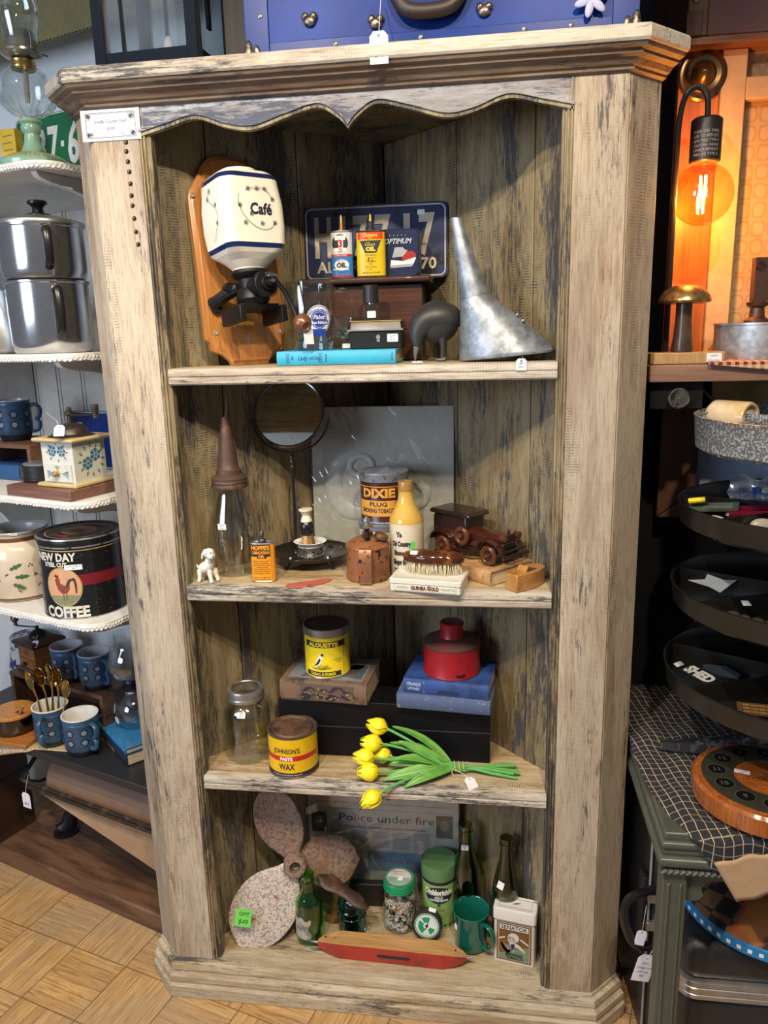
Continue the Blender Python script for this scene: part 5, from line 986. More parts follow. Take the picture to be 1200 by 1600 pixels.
# dark case at the back
t = tag(G().box(-.075, .075, -.010, .010, 0, .062).build('black_case', M('flat_black_case', (.012, .012, .013), .5), None, bevel=.002, loc=(.445, .212, S0), rot=(0, 0, D(4))), 'low flat black case lying behind the insulator, against the newspaper', 'case')
# newspaper in plastic
t = thing('newspaper', 'plastic-wrapped newspaper front page with the headline Police under fire', 'newspaper', (.452, .238, S0))
g = G().box(-.186, .186, 0, .006, 0, .340); g.plane(-.0002)
g.line([(-.165, .262), (.165, .262)], .0012, 1); g.line([(-.165, .245), (.165, .245)], .0006, 1); g.text('NEWS', -.02, .285, .022, 1, .0004)
g.text('Police under fire', .010, .222, .020, 1, .0005, width=.235, bold=.0); g.text('RCMP deny charge of brutality must be from the Parliament', -.001, .196, .0068, 2, .0005, width=.215)
g.rect(-.178, -.140, .176, .232, 3, .0005, 2); g.disc(-.159, .206, .012, .017, 4, .0007); g.rect(.132, .172, .178, .240, 3, .0005, 2); g.disc(.152, .212, .011, .016, 4, .0007)
random.seed(6)
for c in range(5):
    x0 = -.132 + c * .052
    for r in range(9): g.line([(x0, .184 - r * .0052), (x0 + .046 - random.random() * .008, .184 - r * .0052)], .0019, 5, .0004)
g.rect(-.040, .150, .075, .130, 6, .0005, 2); g.frame(-.042, .152, .073, .132, .0010, 7, .0006); g.text('Drivers Wanted', .055, .105, .014, 8, .0008)
for c in range(3):
    for r in range(20):
        x0 = -.176 + c * .045
        if x0 > -.06 and r < 12: continue
        g.line([(x0, .128 - r * .0055), (x0 + .038 - random.random() * .008, .128 - r * .0055)], .0018, 5, .0004)
g.text('Local', .06, .055, .012, 1, .0005)
g.build('pages', [M('newsprint', (.40, .385, .37), .8), M('news_ink', (.04, .04, .045), .8), M('news_red', (.30, .05, .05), .8), M('photo_dark', (.07, .05, .06), .7), M('photo_mid', (.20, .13, .12), .7), M('text_grey', (.20, .195, .19), .8), M('advert_blue', (.14, .21, .32), .8), M('advert_pale', (.42, .46, .50), .8), M('advert_ink', (.08, .12, .20), .8)], t)
g = G(); g.grid(lambda u, w: (-.190 + .380 * u, -.008 + .003 * math.sin(u * 19 + 4 * math.sin(w * 5)) * math.cos(w * 13 + 3 * u), .001 + .345 * w), 60, 50); g.build('plastic_wrap', film, t, smooth=80)
# ================================================================ left: white hanging shelves above a bench
A20 = D(-20); C20, S20 = math.cos(A20), math.sin(A20)
def LW(lx, ly, z): return (-.14 + lx * C20 - ly * S20, .06 + lx * S20 + ly * C20, z)
whitep = M('white_shelf_paint', (.72, .72, .71), .45); panelp = M('cream_beadboard', (.60, .57, .52), .5)
ws = thing('shelf_unit', 'white shelf unit with four round-cornered shelves trimmed with shell beads, scroll brackets', 'shelf', LW(0, 0, 0), A20)
g = G().box(-1.3, -.0, .400, .412, .80, 1.80)
for k in range(14): g.box(-1.28 + k * .095, -1.272 + k * .095, .396, .400, .80, 1.80); g.box(-1.265 + k * .095, -1.260 + k * .095, .397, .400, .80, 1.80)
g.build('back_panel', panelp, ws, bevel=.001)
def shelf_path(n=8, r=.055, depth=.395, xl=-.75):
    return [(xl, 0)] + [(-r + r * math.sin(PI / 2 * k / n), r - r * math.cos(PI / 2 * k / n)) for k in range(n + 1)] + [(0, depth)]
bead = M('shell_bead', (.66, .66, .66), .25); SZ = (1.8150, 1.4490, 1.1400, .8650)
for z in SZ:
    pth = shelf_path(); G().prism(pth + [(-.75, .395)], z - .016, z).build('shelf', whitep, ws, bevel=.002)
    g = G(); pts = [Vector((x, y, 0)) for x, y in pth]; acc = 0; step = .0094; pos = 0; i = 0; cnt = 0
    segs = [(a, b, (b - a).length) for a, b in zip(pts, pts[1:])]; tot = sum(s_[2] for s_ in segs); dd = .25
    while dd < tot:
        r_ = dd
        for a, b, L in segs:
            if r_ <= L: break
            r_ -= L
        p = a + (b - a) * (r_ / L); tdir = (b - a).normalized(); nrm = Vector((tdir.y, -tdir.x, 0)); random.seed(int(dd * 9999 + z * 77)); rr_ = random.uniform(.0044, .0056)
        g.T = Matrix.Translation(Vector((p.x, p.y, z - .010 + random.uniform(-.0015, .001))) + nrm * .001) @ nrm.to_track_quat('Z', 'Y').to_matrix().to_4x4()
        g.lathe([(rr_, -.001), (rr_, .0012), (rr_ * .85, .0022), (rr_ * .5, .0014), (0, .0012)], 10); dd += step
    g.build('bead_trim', bead, ws)
    if z < 1.9:
        pr = [(.020, -.0165), (.03, -.028), (.06, -.036), (.10, -.040), (.15, -.052), (.20, -.080), (.24, -.125), (.27, -.165), (.31, -.195), (.36, -.215), (.395, -.218)]
        cr_ = crom(pr, 4); poly = [(y, zz) for y, zz in cr_] + [(.395, -.0165)]
        for bx_, th in ((-.055, .016),) + (((-.62, .016),)):
            g = G(); n = len(poly); g.add([(bx_, y, z + zz) for y, zz in poly] + [(bx_ + th, y, z + zz) for y, zz in poly], [tuple(range(n)), tuple(reversed(range(n, 2 * n)))] + [(i, n + i, n + (i + 1) % n, (i + 1) % n) for i in range(n)]); g.build('bracket', whitep, ws, bevel=.001)
for x, z in ((-.14, 1.425), (-.02, 1.37)):
    G().at((x, .388, z), (PI / 2, 0, 0)).lathe([(0, .012), (.006, .010), (.007, .004), (.004, 0)], 12).build('screw_hook', bare, ws)
# ---- top shelf: oil lamp, plate
opal = M('pale_green_glass', (.24, .42, .30), .22, 0, .5, .3); crystal = glass('lamp_crystal', (.95, .97, .97), .02)
t = thing('oil_lamp', 'glass oil lamp with a pale green ribbed foot on the highest white shelf', 'oil lamp', LW(-.118, .086, SZ[0]), A20)
g = G().lathe([(0, 0), (.068, 0), (.070, .003), (.070, .014), (.066, .018), (.050, .026), (.030, .032), (.022, .040), (.016, .055), (.0145, .070), (.018, .074), (.020, .082), (.018, .088), (.022, .092), (.020, .098), (.012, .100), (0, .1)], 56)
for k in range(44): a = 2 * PI * k / 44; g.tube([(.064 * math.cos(a), .064 * math.sin(a), .0175), (.048 * math.cos(a), .048 * math.sin(a), .0265), (.033 * math.cos(a), .033 * math.sin(a), .0315)], [.0028, .0024, .001], 6, 1)
g.build('foot', [opal, M('gilt_green', (.46, .44, .18), .3, .2)], t)
g = G().lathe([(.012, .100), (.024, .104), (.040, .112), (.052, .124), (.0555, .134), (.053, .142), (.046, .150), (.045, .170), (.040, .182), (.030, .190), (.024, .193)], 40)
g.lathe([(.010, .106), (.030, .114), (.047, .128), (.050, .136), (.043, .150), (.042, .170), (.036, .180), (.022, .190)], 40)
for k in range(22): a = 2 * PI * k / 22; g.tube([(.030 * math.cos(a), .030 * math.sin(a), .1065), (.0545 * math.cos(a + .12), .0545 * math.sin(a + .12), .130)], .0016, 5)
g.build('font', crystal, t)
G().lathe([(.0235, .190), (.0245, .193), (.023, .196), (.0245, .199), (.023, .202), (.024, .205), (.018, .207), (0, .207)], 32).build('brass_collar', M('lamp_brass', (.55, .42, .16), .25, .9), t)
g = G().lathe([(.012, .206), (.034, .212), (.040, .217), (.040, .221), (.032, .224), (.030, .228), (.030, .252), (.026, .258), (.012, .262)], 36).cyl((.03, 0, .215), (.062, 0, .206), .0015).cyl((.062, -.008, .206), (.062, .008, .206), .002); g.build('burner', spot('burner_metal', (.35, .33, .28), (.12, .10, .08), .25, .9, 40), t)
G().tube([(.038, -.010, .219), (.044, -.012, .232), (.040, -.010, .248)], .0009, 6).tube([(.0, .0, .13), (.004, .0, .19)], .005, 8).build('wick_clip', M('wick_grey', (.25, .23, .20), .7), t)
G().lathe([(.030, .240), (.031, .255), (.037, .275), (.0405, .295), (.038, .318), (.030, .340), (.026, .362), (.026, .40), (.025, .40), (.025, .362), (.029, .340), (.037, .318), (.0395, .295), (.036, .275), (.0295, .24)], 36).build('chimney', crystal, t)
t = thing('licence_plate', 'green licence plate with white 37 and 6 digits behind the oil lamp', 'licence plate', LW(-.172, .205, SZ[0] + .001), rot=(D(-4), 0, A20))
g = G(); g.T = Matrix.Rotation(PI / 2, 4, 'X'); g.prism(rrect(-.150, .150, 0, .150, .014), 0, .0012); g.T = Matrix.Identity(4); g.plane(-.0012)
o_ = rrect(-.147, .147, .003, .147, .012); g.line(o_ + [o_[0]], .0022, 1, .0008)
g.text('3', -.068, .080, .080, 1, .0015, width=.032, bold=.025, ext=.0014); g.text('7', -.028, .080, .080, 1, .0015, width=.034, bold=.025, ext=.0014); g.rect(-.004, .006, .076, .088, 1, .0012, 2); g.text('6', .035, .080, .080, 1, .0015, width=.034, bold=.025, ext=.0014); g.text('ONTARIO', .085, .022, .018, 1, .0010, width=.09, bold=.03)
g.build('plate', [spot('plate_green', (.01, .13, .055), (.02, .06, .03), .35, .1, 18, .6, .7), M('plate_white', (.66, .68, .66), .4)], t)
t = thing('box', 'upright yellow printed box at the left edge, behind the oil lamp', 'box', LW(-.243, .135, SZ[0]), A20 + .2)
g = G().box(-.020, .020, -.012, .012, 0, .105); g.plane(-.012); 
for k in range(6): g.line([(-.012, .02 + k * .014), (.012, .022 + k * .014)], .0018, 1)
g.build('body', [M('box_yellow', (.70, .45, .02), .4), M('box_print', (.20, .12, .02), .5)], t, bevel=.001)
# ---- pots
alu = M('polished_aluminium', (.62, .63, .66), .16, .95); alu2 = spot('dull_aluminium', (.55, .55, .54), (.40, .40, .38), .32, .9, 12, .4, .7); bak = M('black_bakelite', (.012, .012, .014), .3)
def pot(name, label, loc, R, h, hand, rim=.003):
    t = thing(name, label, 'pot', loc, A20)
    G().lathe([(0, .002), (R * .90, .001), (R * .955, .006), (R * .97, .014), (R, .022), (R, h - .006), (R + rim, h - .004), (R + rim, h), (R - .001, h), (R - .003, h - .004), (R - .003, .02), (0, .016)], 56).build('body', alu, t)
    a = hand; c = Vector((math.cos(a), math.sin(a), 0)); pts = crom([tuple(c * (R + .001) + Vector((0, 0, h * .86))), tuple(c * (R + .022) + Vector((0, 0, h * .88))), tuple(c * (R + .030) + Vector((0, 0, h * .62))), tuple(c * (R + .022) + Vector((0, 0, h * .30))), tuple(c * (R + .002) + Vector((0, 0, h * .20)))], 5)
    G().tube(pts, .0085, 10, flat=.55).build('handle', bak, t); return t
t = pot('steamer_pot', 'lower of the two stacked shiny aluminium pots with black handles', LW(-.150, .105, SZ[1]), .0850, .150, -.50)
t = pot('steamer_pot', 'upper lidded pot of the shiny aluminium stack, with a black knob', LW(-.150, .105, SZ[1] + .1505), .0870, .112, -.58)
for x, z in ((0, .1),): pass
G().lathe([(.0905, .112), (.0912, .116), (.090, .119), (.080, .123), (.050, .131), (.030, .134), (0, .136)], 56).build('lid', alu2, t)
G().lathe([(.026, .134), (.025, .137), (.012, .141), (.0105, .150), (.016, .156), (.020, .158), (.020, .163), (.017, .165), (0, .1655)], 32).build('lid_knob', bak, t)
t = thing('kettle', 'dull aluminium pot with a riveted rim, cut by the left edge of the photo', 'pot', LW(-.333, .112, SZ[1]), A20)
G().lathe([(0, .001), (.080, .001), (.088, .006), (.089, .04), (.080, .09), (.072, .135), (.074, .142), (.072, .144), (.069, .142), (0, .138)], 48).build('body', alu2, t)
for a in (-.9, -.75): G().at((.074 * math.cos(a), .074 * math.sin(a), .128)).ball((0, 0, 0), .006, 10, 6).build('rivet', steel, t)
# ---- third shelf
wal = wood('walnut_block', (.26, .13, .09), (.13, .06, .045), .5, 0, 1.2); wal2 = wood('dark_brown_crate', (.13, .065, .04), (.05, .025, .018), .45, 0, 1.2, .2)
t = tag(G().box(-.115, .090, -.060, .075, 0, .024).build('wooden_block', wal, None, bevel=.002, loc=LW(-.128, .068, SZ[2]), rot=(0, 0, A20)), 'thick brown wooden board under the floral coffee grinder', 'board')
Z3 = SZ[2] + .0245
t = thing('coffee_grinder', 'white wooden box coffee grinder painted with blue roses, cream edges and an iron top', 'coffee grinder', LW(-.100, .082, Z3), A20 + D(3))
flo = M('painted_white', (.62, .62, .58), .4); crm = M('cream_gold_edge', (.55, .43, .22), .4); roseb = M('rose_blue', (.04, .16, .27), .4); leafg = M('leaf_sage', (.20, .24, .13), .5); ironb = spot('brown_iron', (.045, .034, .03), (.10, .06, .045), .4, .5, 50)
g = G().box(-.046, .046, -.046, .046, .008, .098)
def rose(g, mp, cx, cz, r):
    g.mp = mp; g.disc(cx, cz, r * .8, r * .8, 2, .0002, 14)
    for k in range(6):
        a = k * 1.05 + cx * 90; g.disc(cx + r * .62 * math.cos(a), cz + r * .62 * math.sin(a), r * .42, r * .34, 2, .0003 + k * .00004, 10); g.line([(cx + r * .3 * math.cos(a + .5), cz + r * .3 * math.sin(a + .5)), (cx + r * .95 * math.cos(a + .6), cz + r * .95 * math.sin(a + .6))], .0012, 0, .0008)
    g.ring(cx + r * .1, cz, r * .36, r * .09, 0, .0009, 10)


def lf(g, mp, cx, cz, a, L=.010): g.mp = mp; g.fig([(cx, cz), (cx + L * .5 * math.cos(a + .5), cz + L * .5 * math.sin(a + .5)), (cx + L * math.cos(a), cz + L * math.sin(a)), (cx + L * .5 * math.cos(a - .5), cz + L * .5 * math.sin(a - .5))], 3, .0004)
mf_ = lambda x, z, h: (x, -.046 - h, z); ms_ = lambda x, z, h: (.046 + h, x, z)
for cx, cz in ((-.014, .078), (.013, .078)): rose(g, mf_, cx, cz, .0125)
for a in range(8): lf(g, mf_, .0 + .024 * math.cos(a * .8), .076 + .014 * math.sin(a * .8), a * .8)
for cx, cz in ((-.008, .048), (.016, .064)): rose(g, ms_, cx, cz, .015)
for a in range(12): lf(g, ms_, .004 + .026 * math.cos(a * .53), .054 + .026 * math.sin(a * .53), a * .53, .014)
g.build('body', [flo, crm, roseb, leafg], t, bevel=.0)
g = G().box(-.040, .040, -.0500, -.046, .012, .050); g.mp = lambda x, z, h: (x, -.050 - h, z)
for s_ in (-1, 1):
    for k in range(4): g.fig([(s_ * .012, .030), (s_ * .030, .036 - k * .005), (s_ * .032, .033 - k * .005)], 1, .0003)
for k in range(4): g.fig([(0, .036), (-.008 + k * .005, .046), (-.005 + k * .005, .047)], 2, .0003)
dr_ = g.build('drawer', [flo, roseb, leafg], t)
G().at((0, -.050, .030), (PI / 2, 0, 0)).lathe([(0, .014), (.005, .013), (.007, .009), (.004, .004), (.006, 0)], 14).build('drawer_knob', M('gilt_knob', (.45, .32, .12), .3, .5), dr_)
G().box(-.058, .058, -.058, .058, 0, .009).build('base', crm, t, bevel=.003); G().box(-.060, .060, -.060, .060, .098, .107).build('top_edge', crm, t, bevel=.004)
G().lathe([(.050, .107), (.044, .109), (.038, .112), (.034, .122), (.026, .130), (.014, .133), (.006, .134), (.006, .150), (.009, .152), (.009, .160), (.0055, .162), (.005, .168), (0, .170)], 32).build('hopper', ironb, t)
G().tube([(.008, -.004, .151), (.060, -.014, .154), (.095, -.020, .156)], .0022, 8).build('crank', ironb, t); G().cyl((.098, -.021, .150), (.098, -.021, .178), .006, .008).build('crank_knob', ironb, t)
swing_tag(t, (.034, -.060, .137), (PI / 2 - .6, 0, .5), .022, .026, ('$124', 'GMT'), [(-.006, .008, .006), (-.018, .014, .030)])
t = thing('licence_plate', 'deep blue licence plate lying behind the floral coffee grinder', 'licence plate', LW(-.290, .345, SZ[2] + .001), rot=(D(-10), 0, A20))
g = G(); g.T = Matrix.Rotation(PI / 2, 4, 'X'); g.prism(rrect(-.150, .150, 0, .150, .014), 0, .0012); g.T = Matrix.Identity(4); g.plane(-.0012); o_ = rrect(-.147, .147, .003, .147, .012); g.line(o_ + [o_[0]], .0022, 1, .0008); g.disc(-.085, .132, .006, .005, 2, .001)
g.build('plate', [M('plate_deep_blue', (.01, .035, .20), .3), M('plate_white', (.66, .68, .66), .4), ink], t); sticker(t, (-.11, -.003, .105), (PI / 2, 0, 0), .022, .030, ('',))
t = thing('ashtray', 'low round black and glass coaster holder left of the floral coffee grinder', 'coaster holder', LW(-.213, .088, Z3), A20)
G().lathe([(0, .001), (.046, .001), (.050, .004), (.050, .008), (.048, .009), (.048, .036), (.046, .038), (.044, .036), (0, .034)], 40).build('holder', M('stitched_black', (.014, .013, .014), .35), t)
G().lathe([(0, .036), (.0435, .036), (.0435, .040), (.040, .041), (0, .0405)], 40).build('glass_coaster', M('glass_grey', (.20, .21, .22), .12), t)
t = thing('wooden_crate', 'small slatted brown wooden crate under the blue mug, third white shelf', 'crate', LW(-.405, .205, SZ[2]), A20 + .05)
wcr = wood('crate_brown', (.22, .11, .06), (.10, .05, .03), .5, 0, 1.3)
G().box(-.085, .085, -.075, .075, .082, .092).build('top', wcr, t, bevel=.001)
for s_ in (-1, 1): G().box(s_ * .080 - .005, s_ * .080 + .005, -.075, .075, 0, .082).build('side', wcr, t, bevel=.001)
t = book('book', 'blue-covered old book lying inside the small wooden crate', LW(-.425, .190, SZ[2] + .0005), A20 + .05, .11, .11, .038, M('book_blue', (.02, .08, .22), .5))
denim = spot('denim_blue_stoneware', (.030, .085, .165), (.012, .03, .065), .35, 0, 8, .45, .7); snow = M('snowflake_pale', (.36, .46, .72), .4); dkb = M('glaze_black_blue', (.010, .014, .022), .3)
def cup(inner, name='mug'):
    t = thing(name, 'x', 'mug', (0, 0, 0)); R = .0405
    t['group'] = 'blue snowflake stoneware mugs'
    g = G().lathe([(0, .001, 2), (.032, .001, 2), (.0345, .006, 2), (.0385, .016, 0), (R, .026, 0), (R, .080, 0), (R + .0004, .082, 0), (R - .0006, .084, 0), (R + .0008, .086, 0), (R - .0002, .090, 0), (R + .0012, .094, 1), (R + .001, .0965, 1), (R - .002, .0965, 1), (R - .004, .085, 1), (R - .005, .015, 1), (0, .009, 1)], 44)
    g.round_(R, 0)
    for i in range(8):
        for z in (.040, .064):
            x = 2 * PI * R * (i + .5) / 8 - PI * R
            if abs(x) > 2.4 * R: continue
            g.disc(x, z, .0095, .0095, 2, .0003, 16)
            for k in range(4): a = k * PI / 4; g.line([(x - .0068 * math.cos(a), z - .0068 * math.sin(a)), (x + .0068 * math.cos(a), z + .0068 * math.sin(a))], .0014, 3, .0006)
            g.disc(x, z, .0016, .0016, 0, .0009, 8)
    for z in (.0275, .052, .076): g.rect(-2.6 * R, 2.6 * R, z, z + .0006, 2, .0002, 36)
    g.build('body', [denim, inner, dkb, snow], t)
    g = G().tube(crom([(R - .003, 0, .080), (R + .012, 0, .084), (R + .023, 0, .074), (R + .020, 0, .056), (R + .012, 0, .050)], 4), .0060, 10, flat=.8).tube(crom([(R + .012, 0, .050), (R + .019, 0, .042), (R + .017, 0, .026), (R + .006, 0, .020), (R - .003, 0, .022)], 4), .0055, 10, flat=.8)
    g.build('handle', denim, t); return t
mugw = M('glaze_white', (.74, .74, .70), .15); mugg = M('glaze_grey_lilac', (.40, .40, .46), .2)
c1 = cup(mugw); c1.location = LW(-.384, .146, .4240); c1.rotation_euler = (0, 0, D(-84)); c1['label'] = 'blue snowflake mug holding gold spoons, on the burlap runner'; c1.scale = (1.12,) * 3
cup2 = another(c1, LW(-.276, .150, .4205), (0, 0, D(-30)), 'blue snowflake mug with white inside, right of the mug of spoons')
c3 = cup(mugg); c3.scale = (1.05,) * 3; c3.location = LW(-.410, .240, .5605); c3.rotation_euler = (0, 0, D(-42)); c3['label'] = 'blue snowflake mug on the dark crate, nearer the coffee mill'
cup4 = another(c3, LW(-.303, .240, .5605), (0, 0, D(-32)), 'blue snowflake mug on the dark crate, nearer the glass siphon')
cup5 = another(c3, LW(-.440, .195, SZ[2] + .0925), (0, 0, D(12)), 'blue snowflake mug on the small crate, third white shelf')
# ---- fourth shelf
t = thing('coffee_tin', 'large round black coffee tin with a rooster picture and red band', 'tin', LW(-.1310, .0965, SZ[3]), A20)
R = .0925
g = G().lathe([(0, .001, 0), (R - .002, .001, 0), (R + .001, 0, 1), (R + .0015, .003, 0), (R, .006, 0), (R, .158, 4), (R, .160, 0), (R, .164, 1), (R + .002, .1645, 1), (R + .002, .168, 0), (R + .002, .182, 1), (R + .001, .185, 1), (R - .003, .185, 0), (R - .006, .183, 0), (0, .183, 0)], 64)
g.round_(R, .36)
tw2 = [M('tin_gloss_black', (.010, .010, .012), .22, 0, .5, .3), spot('tin_worn_silver', (.42, .42, .42), (.08, .08, .08), .3, .7, 40), M('cream_letters', (.66, .64, .58), .4), M('maroon_band', (.17, .012, .025), .35), M('gold_line', (.42, .32, .12), .35), M('sunset_peach', (.62, .34, .20), .45), M('rooster_red', (.22, .05, .03), .5), M('rooster_dark', (.04, .04, .05), .5), M('field_green', (.22, .24, .14), .5)]
g.rect(-.01, .165, .078, .104, 3, .0003, 30); g.disc(.0, .076, .042, .046, 4, .0005, 40); g.disc(.0, .076, .0395, .0435, 5, .0007, 40); g.fig([(-.036, .055), (-.030, .046), (-.014, .036), (.0, .0335), (.014, .036), (.030, .046), (.036, .056), (.010, .058)], 8, .0009)
g.fig([(-.018, .094), (-.012, .100), (-.006, .096), (-.006, .086), (.004, .080), (.016, .084), (.014, .070), (.006, .062), (-.004, .062), (-.012, .070), (-.016, .082)], 6, .0011)
for k in range(6): g.line(crom([(.008, .078), (.014 + k * .002, .092 + k * .001), (.024 + k * .001, .094 - k * .002), (.028, .082 - k * .004)], 4), .003, 7, .0013)
g.line([(.0, .063), (-.001, .045)], .0018, 6, .0012); g.line([(.006, .063), (.007, .046)], .0018, 6, .0012); g.fig([(-.019, .100), (-.015, .107), (-.011, .103), (-.009, .106), (-.008, .098)], 3, .0013)
g.text('NEW DAY', -.015, .145, .0175, 2, .0006, width=.100, bold=.04); g.text('STEEL CUT', -.014, .128, .0090, 2, .0006, width=.056, bold=.05); g.text('COFFEE', .0, .018, .0240, 2, .0010, width=.104, bold=.045); g.text('ONE POUND NET OR OVER', .0, .0045, .0030, 4, .0006, width=.060)
random.seed(9)
for k in range(60): x = random.uniform(.0, .17); z = random.uniform(.01, .15); g.line([(x, z), (x + random.uniform(.001, .004), z + random.uniform(0, .0012))], .0008, 1, .0012)
g.build('can', tw2, t)
g = G(); g.top(.1832); g.disc(0, 0, .074, .074, 4, .0002, 48); g.disc(0, 0, .072, .072, 0, .0004, 48); g.ring(0, 0, .071, .0015, 3, .0006, 48); g.disc(0, 0, .042, .036, 5, .0006, 40); g.disc(0, 0, .039, .033, 1, .0008, 40)
g.text('NEW DAY', 0, .052, .013, 2, .0008, width=.07, arc=.052, bold=.05); g.text('COFFEE', 0, -.054, .012, 2, .0008, width=.055, bold=.05); g.fig([(-.02, -.01), (-.01, .015), (.01, .01), (.02, .018), (.018, -.008), (0, -.02)], 2, .001)
g.build('lid_print', [tw2[0], spot('lid_brown', (.30, .17, .12), (.12, .06, .04), .4, 0, 30), tw2[6], tw2[3], M('lid_letters', (.42, .36, .28), .4), tw2[4]], t)
sticker(t, ((R + .001) * math.sin(.66), -(R + .001) * math.cos(.66), .122), (PI / 2, 0, .66), .038, .012, ('Country coffee tin', '$99'))
t = thing('crock', 'cream stoneware crock painted with holly leaves, left of the coffee tin', 'crock', LW(-.3520, .0980, SZ[3]), A20)
g = G().lathe([(0, .001, 0), (.070, .001, 0), (.077, .006, 1), (.079, .012, 0), (.083, .060, 0), (.084, .100, 0), (.080, .128, 0), (.070, .142, 0), (.064, .146, 1), (.064, .156, 0), (.068, .162, 3), (.072, .168, 3), (.070, .171, 3), (.062, .166, 3), (.058, .150, 3), (.06, .02, 3), (0, .012, 3)], 52); g.round_(.0835, .85)
for cx, cz, a in ((-.020, .085, .4), (-.010, .066, 0), (-.016, .050, -.5), (-.045, .080, 2.6), (-.045, .060, 3.4)):
    L = .032; g.fig([(cx + L * q * math.cos(a) - w_ * L * math.sin(a), cz + L * q * math.sin(a) + w_ * L * math.cos(a)) for q, w_ in ((0, 0), (.15, .14), (.3, .08), (.45, .2), (.6, .1), (.75, .14), (1, 0), (.75, -.14), (.6, -.1), (.45, -.2), (.3, -.08), (.15, -.14))], 2, .0008)
for cx, cz in ((.026, .095), (.030, .091), (.023, .090), (.035, .070), (.039, .067), (.034, .066), (.040, .040), (.044, .043), (.000, .030), (-.004, .033), (-.03, .072), (-.026, .074)): g.disc(cx, cz, .0022, .0022, 1, .0008, 8)
g.build('body', [spot('crock_cream', (.60, .53, .43), (.50, .40, .30), .2, 0, 6, .4, .7, bmp=0), M('crock_brown', (.16, .07, .035), .3), M('holly_green', (.05, .14, .05), .4), M('crock_inside', (.42, .42, .42), .25)], t)
sticker(t, (.050, -.045, .167), (.3, 0, .7), .016, .011, ('$',))
# ---- bench with paper roll
blk = spot('worn_black_bench', (.022, .024, .028), (.10, .10, .10), .38, .1, 90, .70, .74)
t = thing('paper_roll_rack', 'black cast iron paper roll cutter with a shelf top, holding brown kraft paper', 'paper rack', LW(-.26, .25, 0), A20)
G().box(-.195 - .35, .330, -.155, .150, .398, .4195).build('top', blk, t, bevel=.002)
G().box(-.375, .330, -.155, .12, 0, .055).build('base_board', spot('worn_oak_base', (.15, .075, .04), (.07, .035, .02), .5, 0, 10, .45, .6, (.4, 3, 3)), t, bevel=.006)
for x in (-.225, .245):
    G().tube([(x, .0, .395), (x, .0, .25), (x - .006, .0, .12), (x - .012, -.01, .075), (x - .02, -.03, .060)], [.020, .014, .018, .024, .03], 12, flat=.45).at((x - .015, -.02, .055)).lathe([(0, 0), (.036, 0), (.036, .006), (.02, .012), (0, .012)], 24).build('iron_leg', bare, t)
G().tube([(-.235, -.14, .300), (-.20, -.142, .300), (.31, -.142, .300)], .0055, 8).box(-.20, .31, -.150, -.1445, .286, .296).build('cutter_bar', spot('brown_bar', (.055, .04, .032), (.12, .09, .07), .35, .5, 40), t)
G().tube([(-.235, -.14, .300), (-.240, -.09, .335), (-.23, -.03, .36)], .008, 8, flat=.5).tube([(-.235, -.14, .300), (-.232, -.09, .265), (-.228, -.0, .25)], .007, 8, flat=.5).build('cutter_arm', bare, t)
pk = M('kraft_paper', (.32, .20, .12), .55)
g = G(); g.T = Matrix.Translation((-.165, -.035, .285)) @ Matrix.Rotation(PI / 2, 4, 'Y'); g.lathe([(.022, 0), (.082, 0), (.0835, .002), (.0835, .49), (.022, .49)], 56); g.build('paper_roll', spot('kraft_roll', (.20, .125, .09), (.15, .09, .065), .35, 0, 4, .4, .7, bmp=0), t)
g = G(); g.grid(lambda u, w: (-.165 + u * .49, -.1195 - .020 * w, .285 - w * (.008 + .125 * u)), 10, 10); g.build('paper_sheet', pk, t, smooth=80)
swing_tag(t, (-.190, -.165, .285), (PI / 2, 0, .05), .030, .046, ('', '$$$'), [(.004, .02, -.002), (.014, .055, -.006)])
ZBn = .4205
bur = spot('burlap', (.56, .44, .28), (.30, .21, .11), .9, 0, 260, .45, .6, bmp=.8)
def burf(u, w):
    x = -.62 + .33 * u; y = .022 + .20 * w + .11 * u; z = ZBn + .0022
    if y < .095: z -= (.095 - y) * .9; y = .095 - .012 - (.095 - y) * .3
    return (x, y, z)
t = G().grid(burf, 30, 24).build('burlap_runner', bur, None, smooth=80, loc=LW(0, 0, 0), rot=(0, 0, A20)); tag(t, 'frayed natural burlap runner hanging over the bench\'s front edge', 'cloth'); sm = t.modifiers.new('s', 'SOLIDIFY'); sm.thickness = .0015
# spoons in the first mug
gold = M('gold_plate', (.62, .44, .17), .14, 1)
def spoon():
    t = thing('spoon', 'x', 'spoon', (0, 0, 0)); t['group'] = 'gold spoons standing in a mug'; t.scale = (1.32,) * 3
    G().tube([(0, 0, 0), (0, .001, .05), (0, .003, .085), (0, .001, .105)], [.0045, .003, .0018, .0026], 8, flat=.6).build('handle', gold, t)
    g = G()
    def bw(u, w): a = 2 * PI * u; r = w; return (.0138 * r * math.cos(a), .0050 * (1 - r * r) - .002, .1245 + .0205 * r * math.sin(a))
    g.grid(bw, 24, 6); o = g.build('bowl', gold, t, smooth=80); sm = o.modifiers.new('s', 'SOLIDIFY'); sm.thickness = .0012; return t
sp0 = spoon(); sp = [sp0]
spl = [('leftmost of the gold spoons standing in the blue mug', -.018, -.004, -.20, .06), ('second gold spoon from the left in the blue mug', -.012, .008, -.12, -.02), ('tallest gold spoon, in the middle of the blue mug', .0, .004, -.02, -.06), ('gold spoon standing between the tallest and the rightmost one', .006, .012, .02, -.10), ('rightmost gold spoon in the blue mug', .016, .000, .36, -.04)]
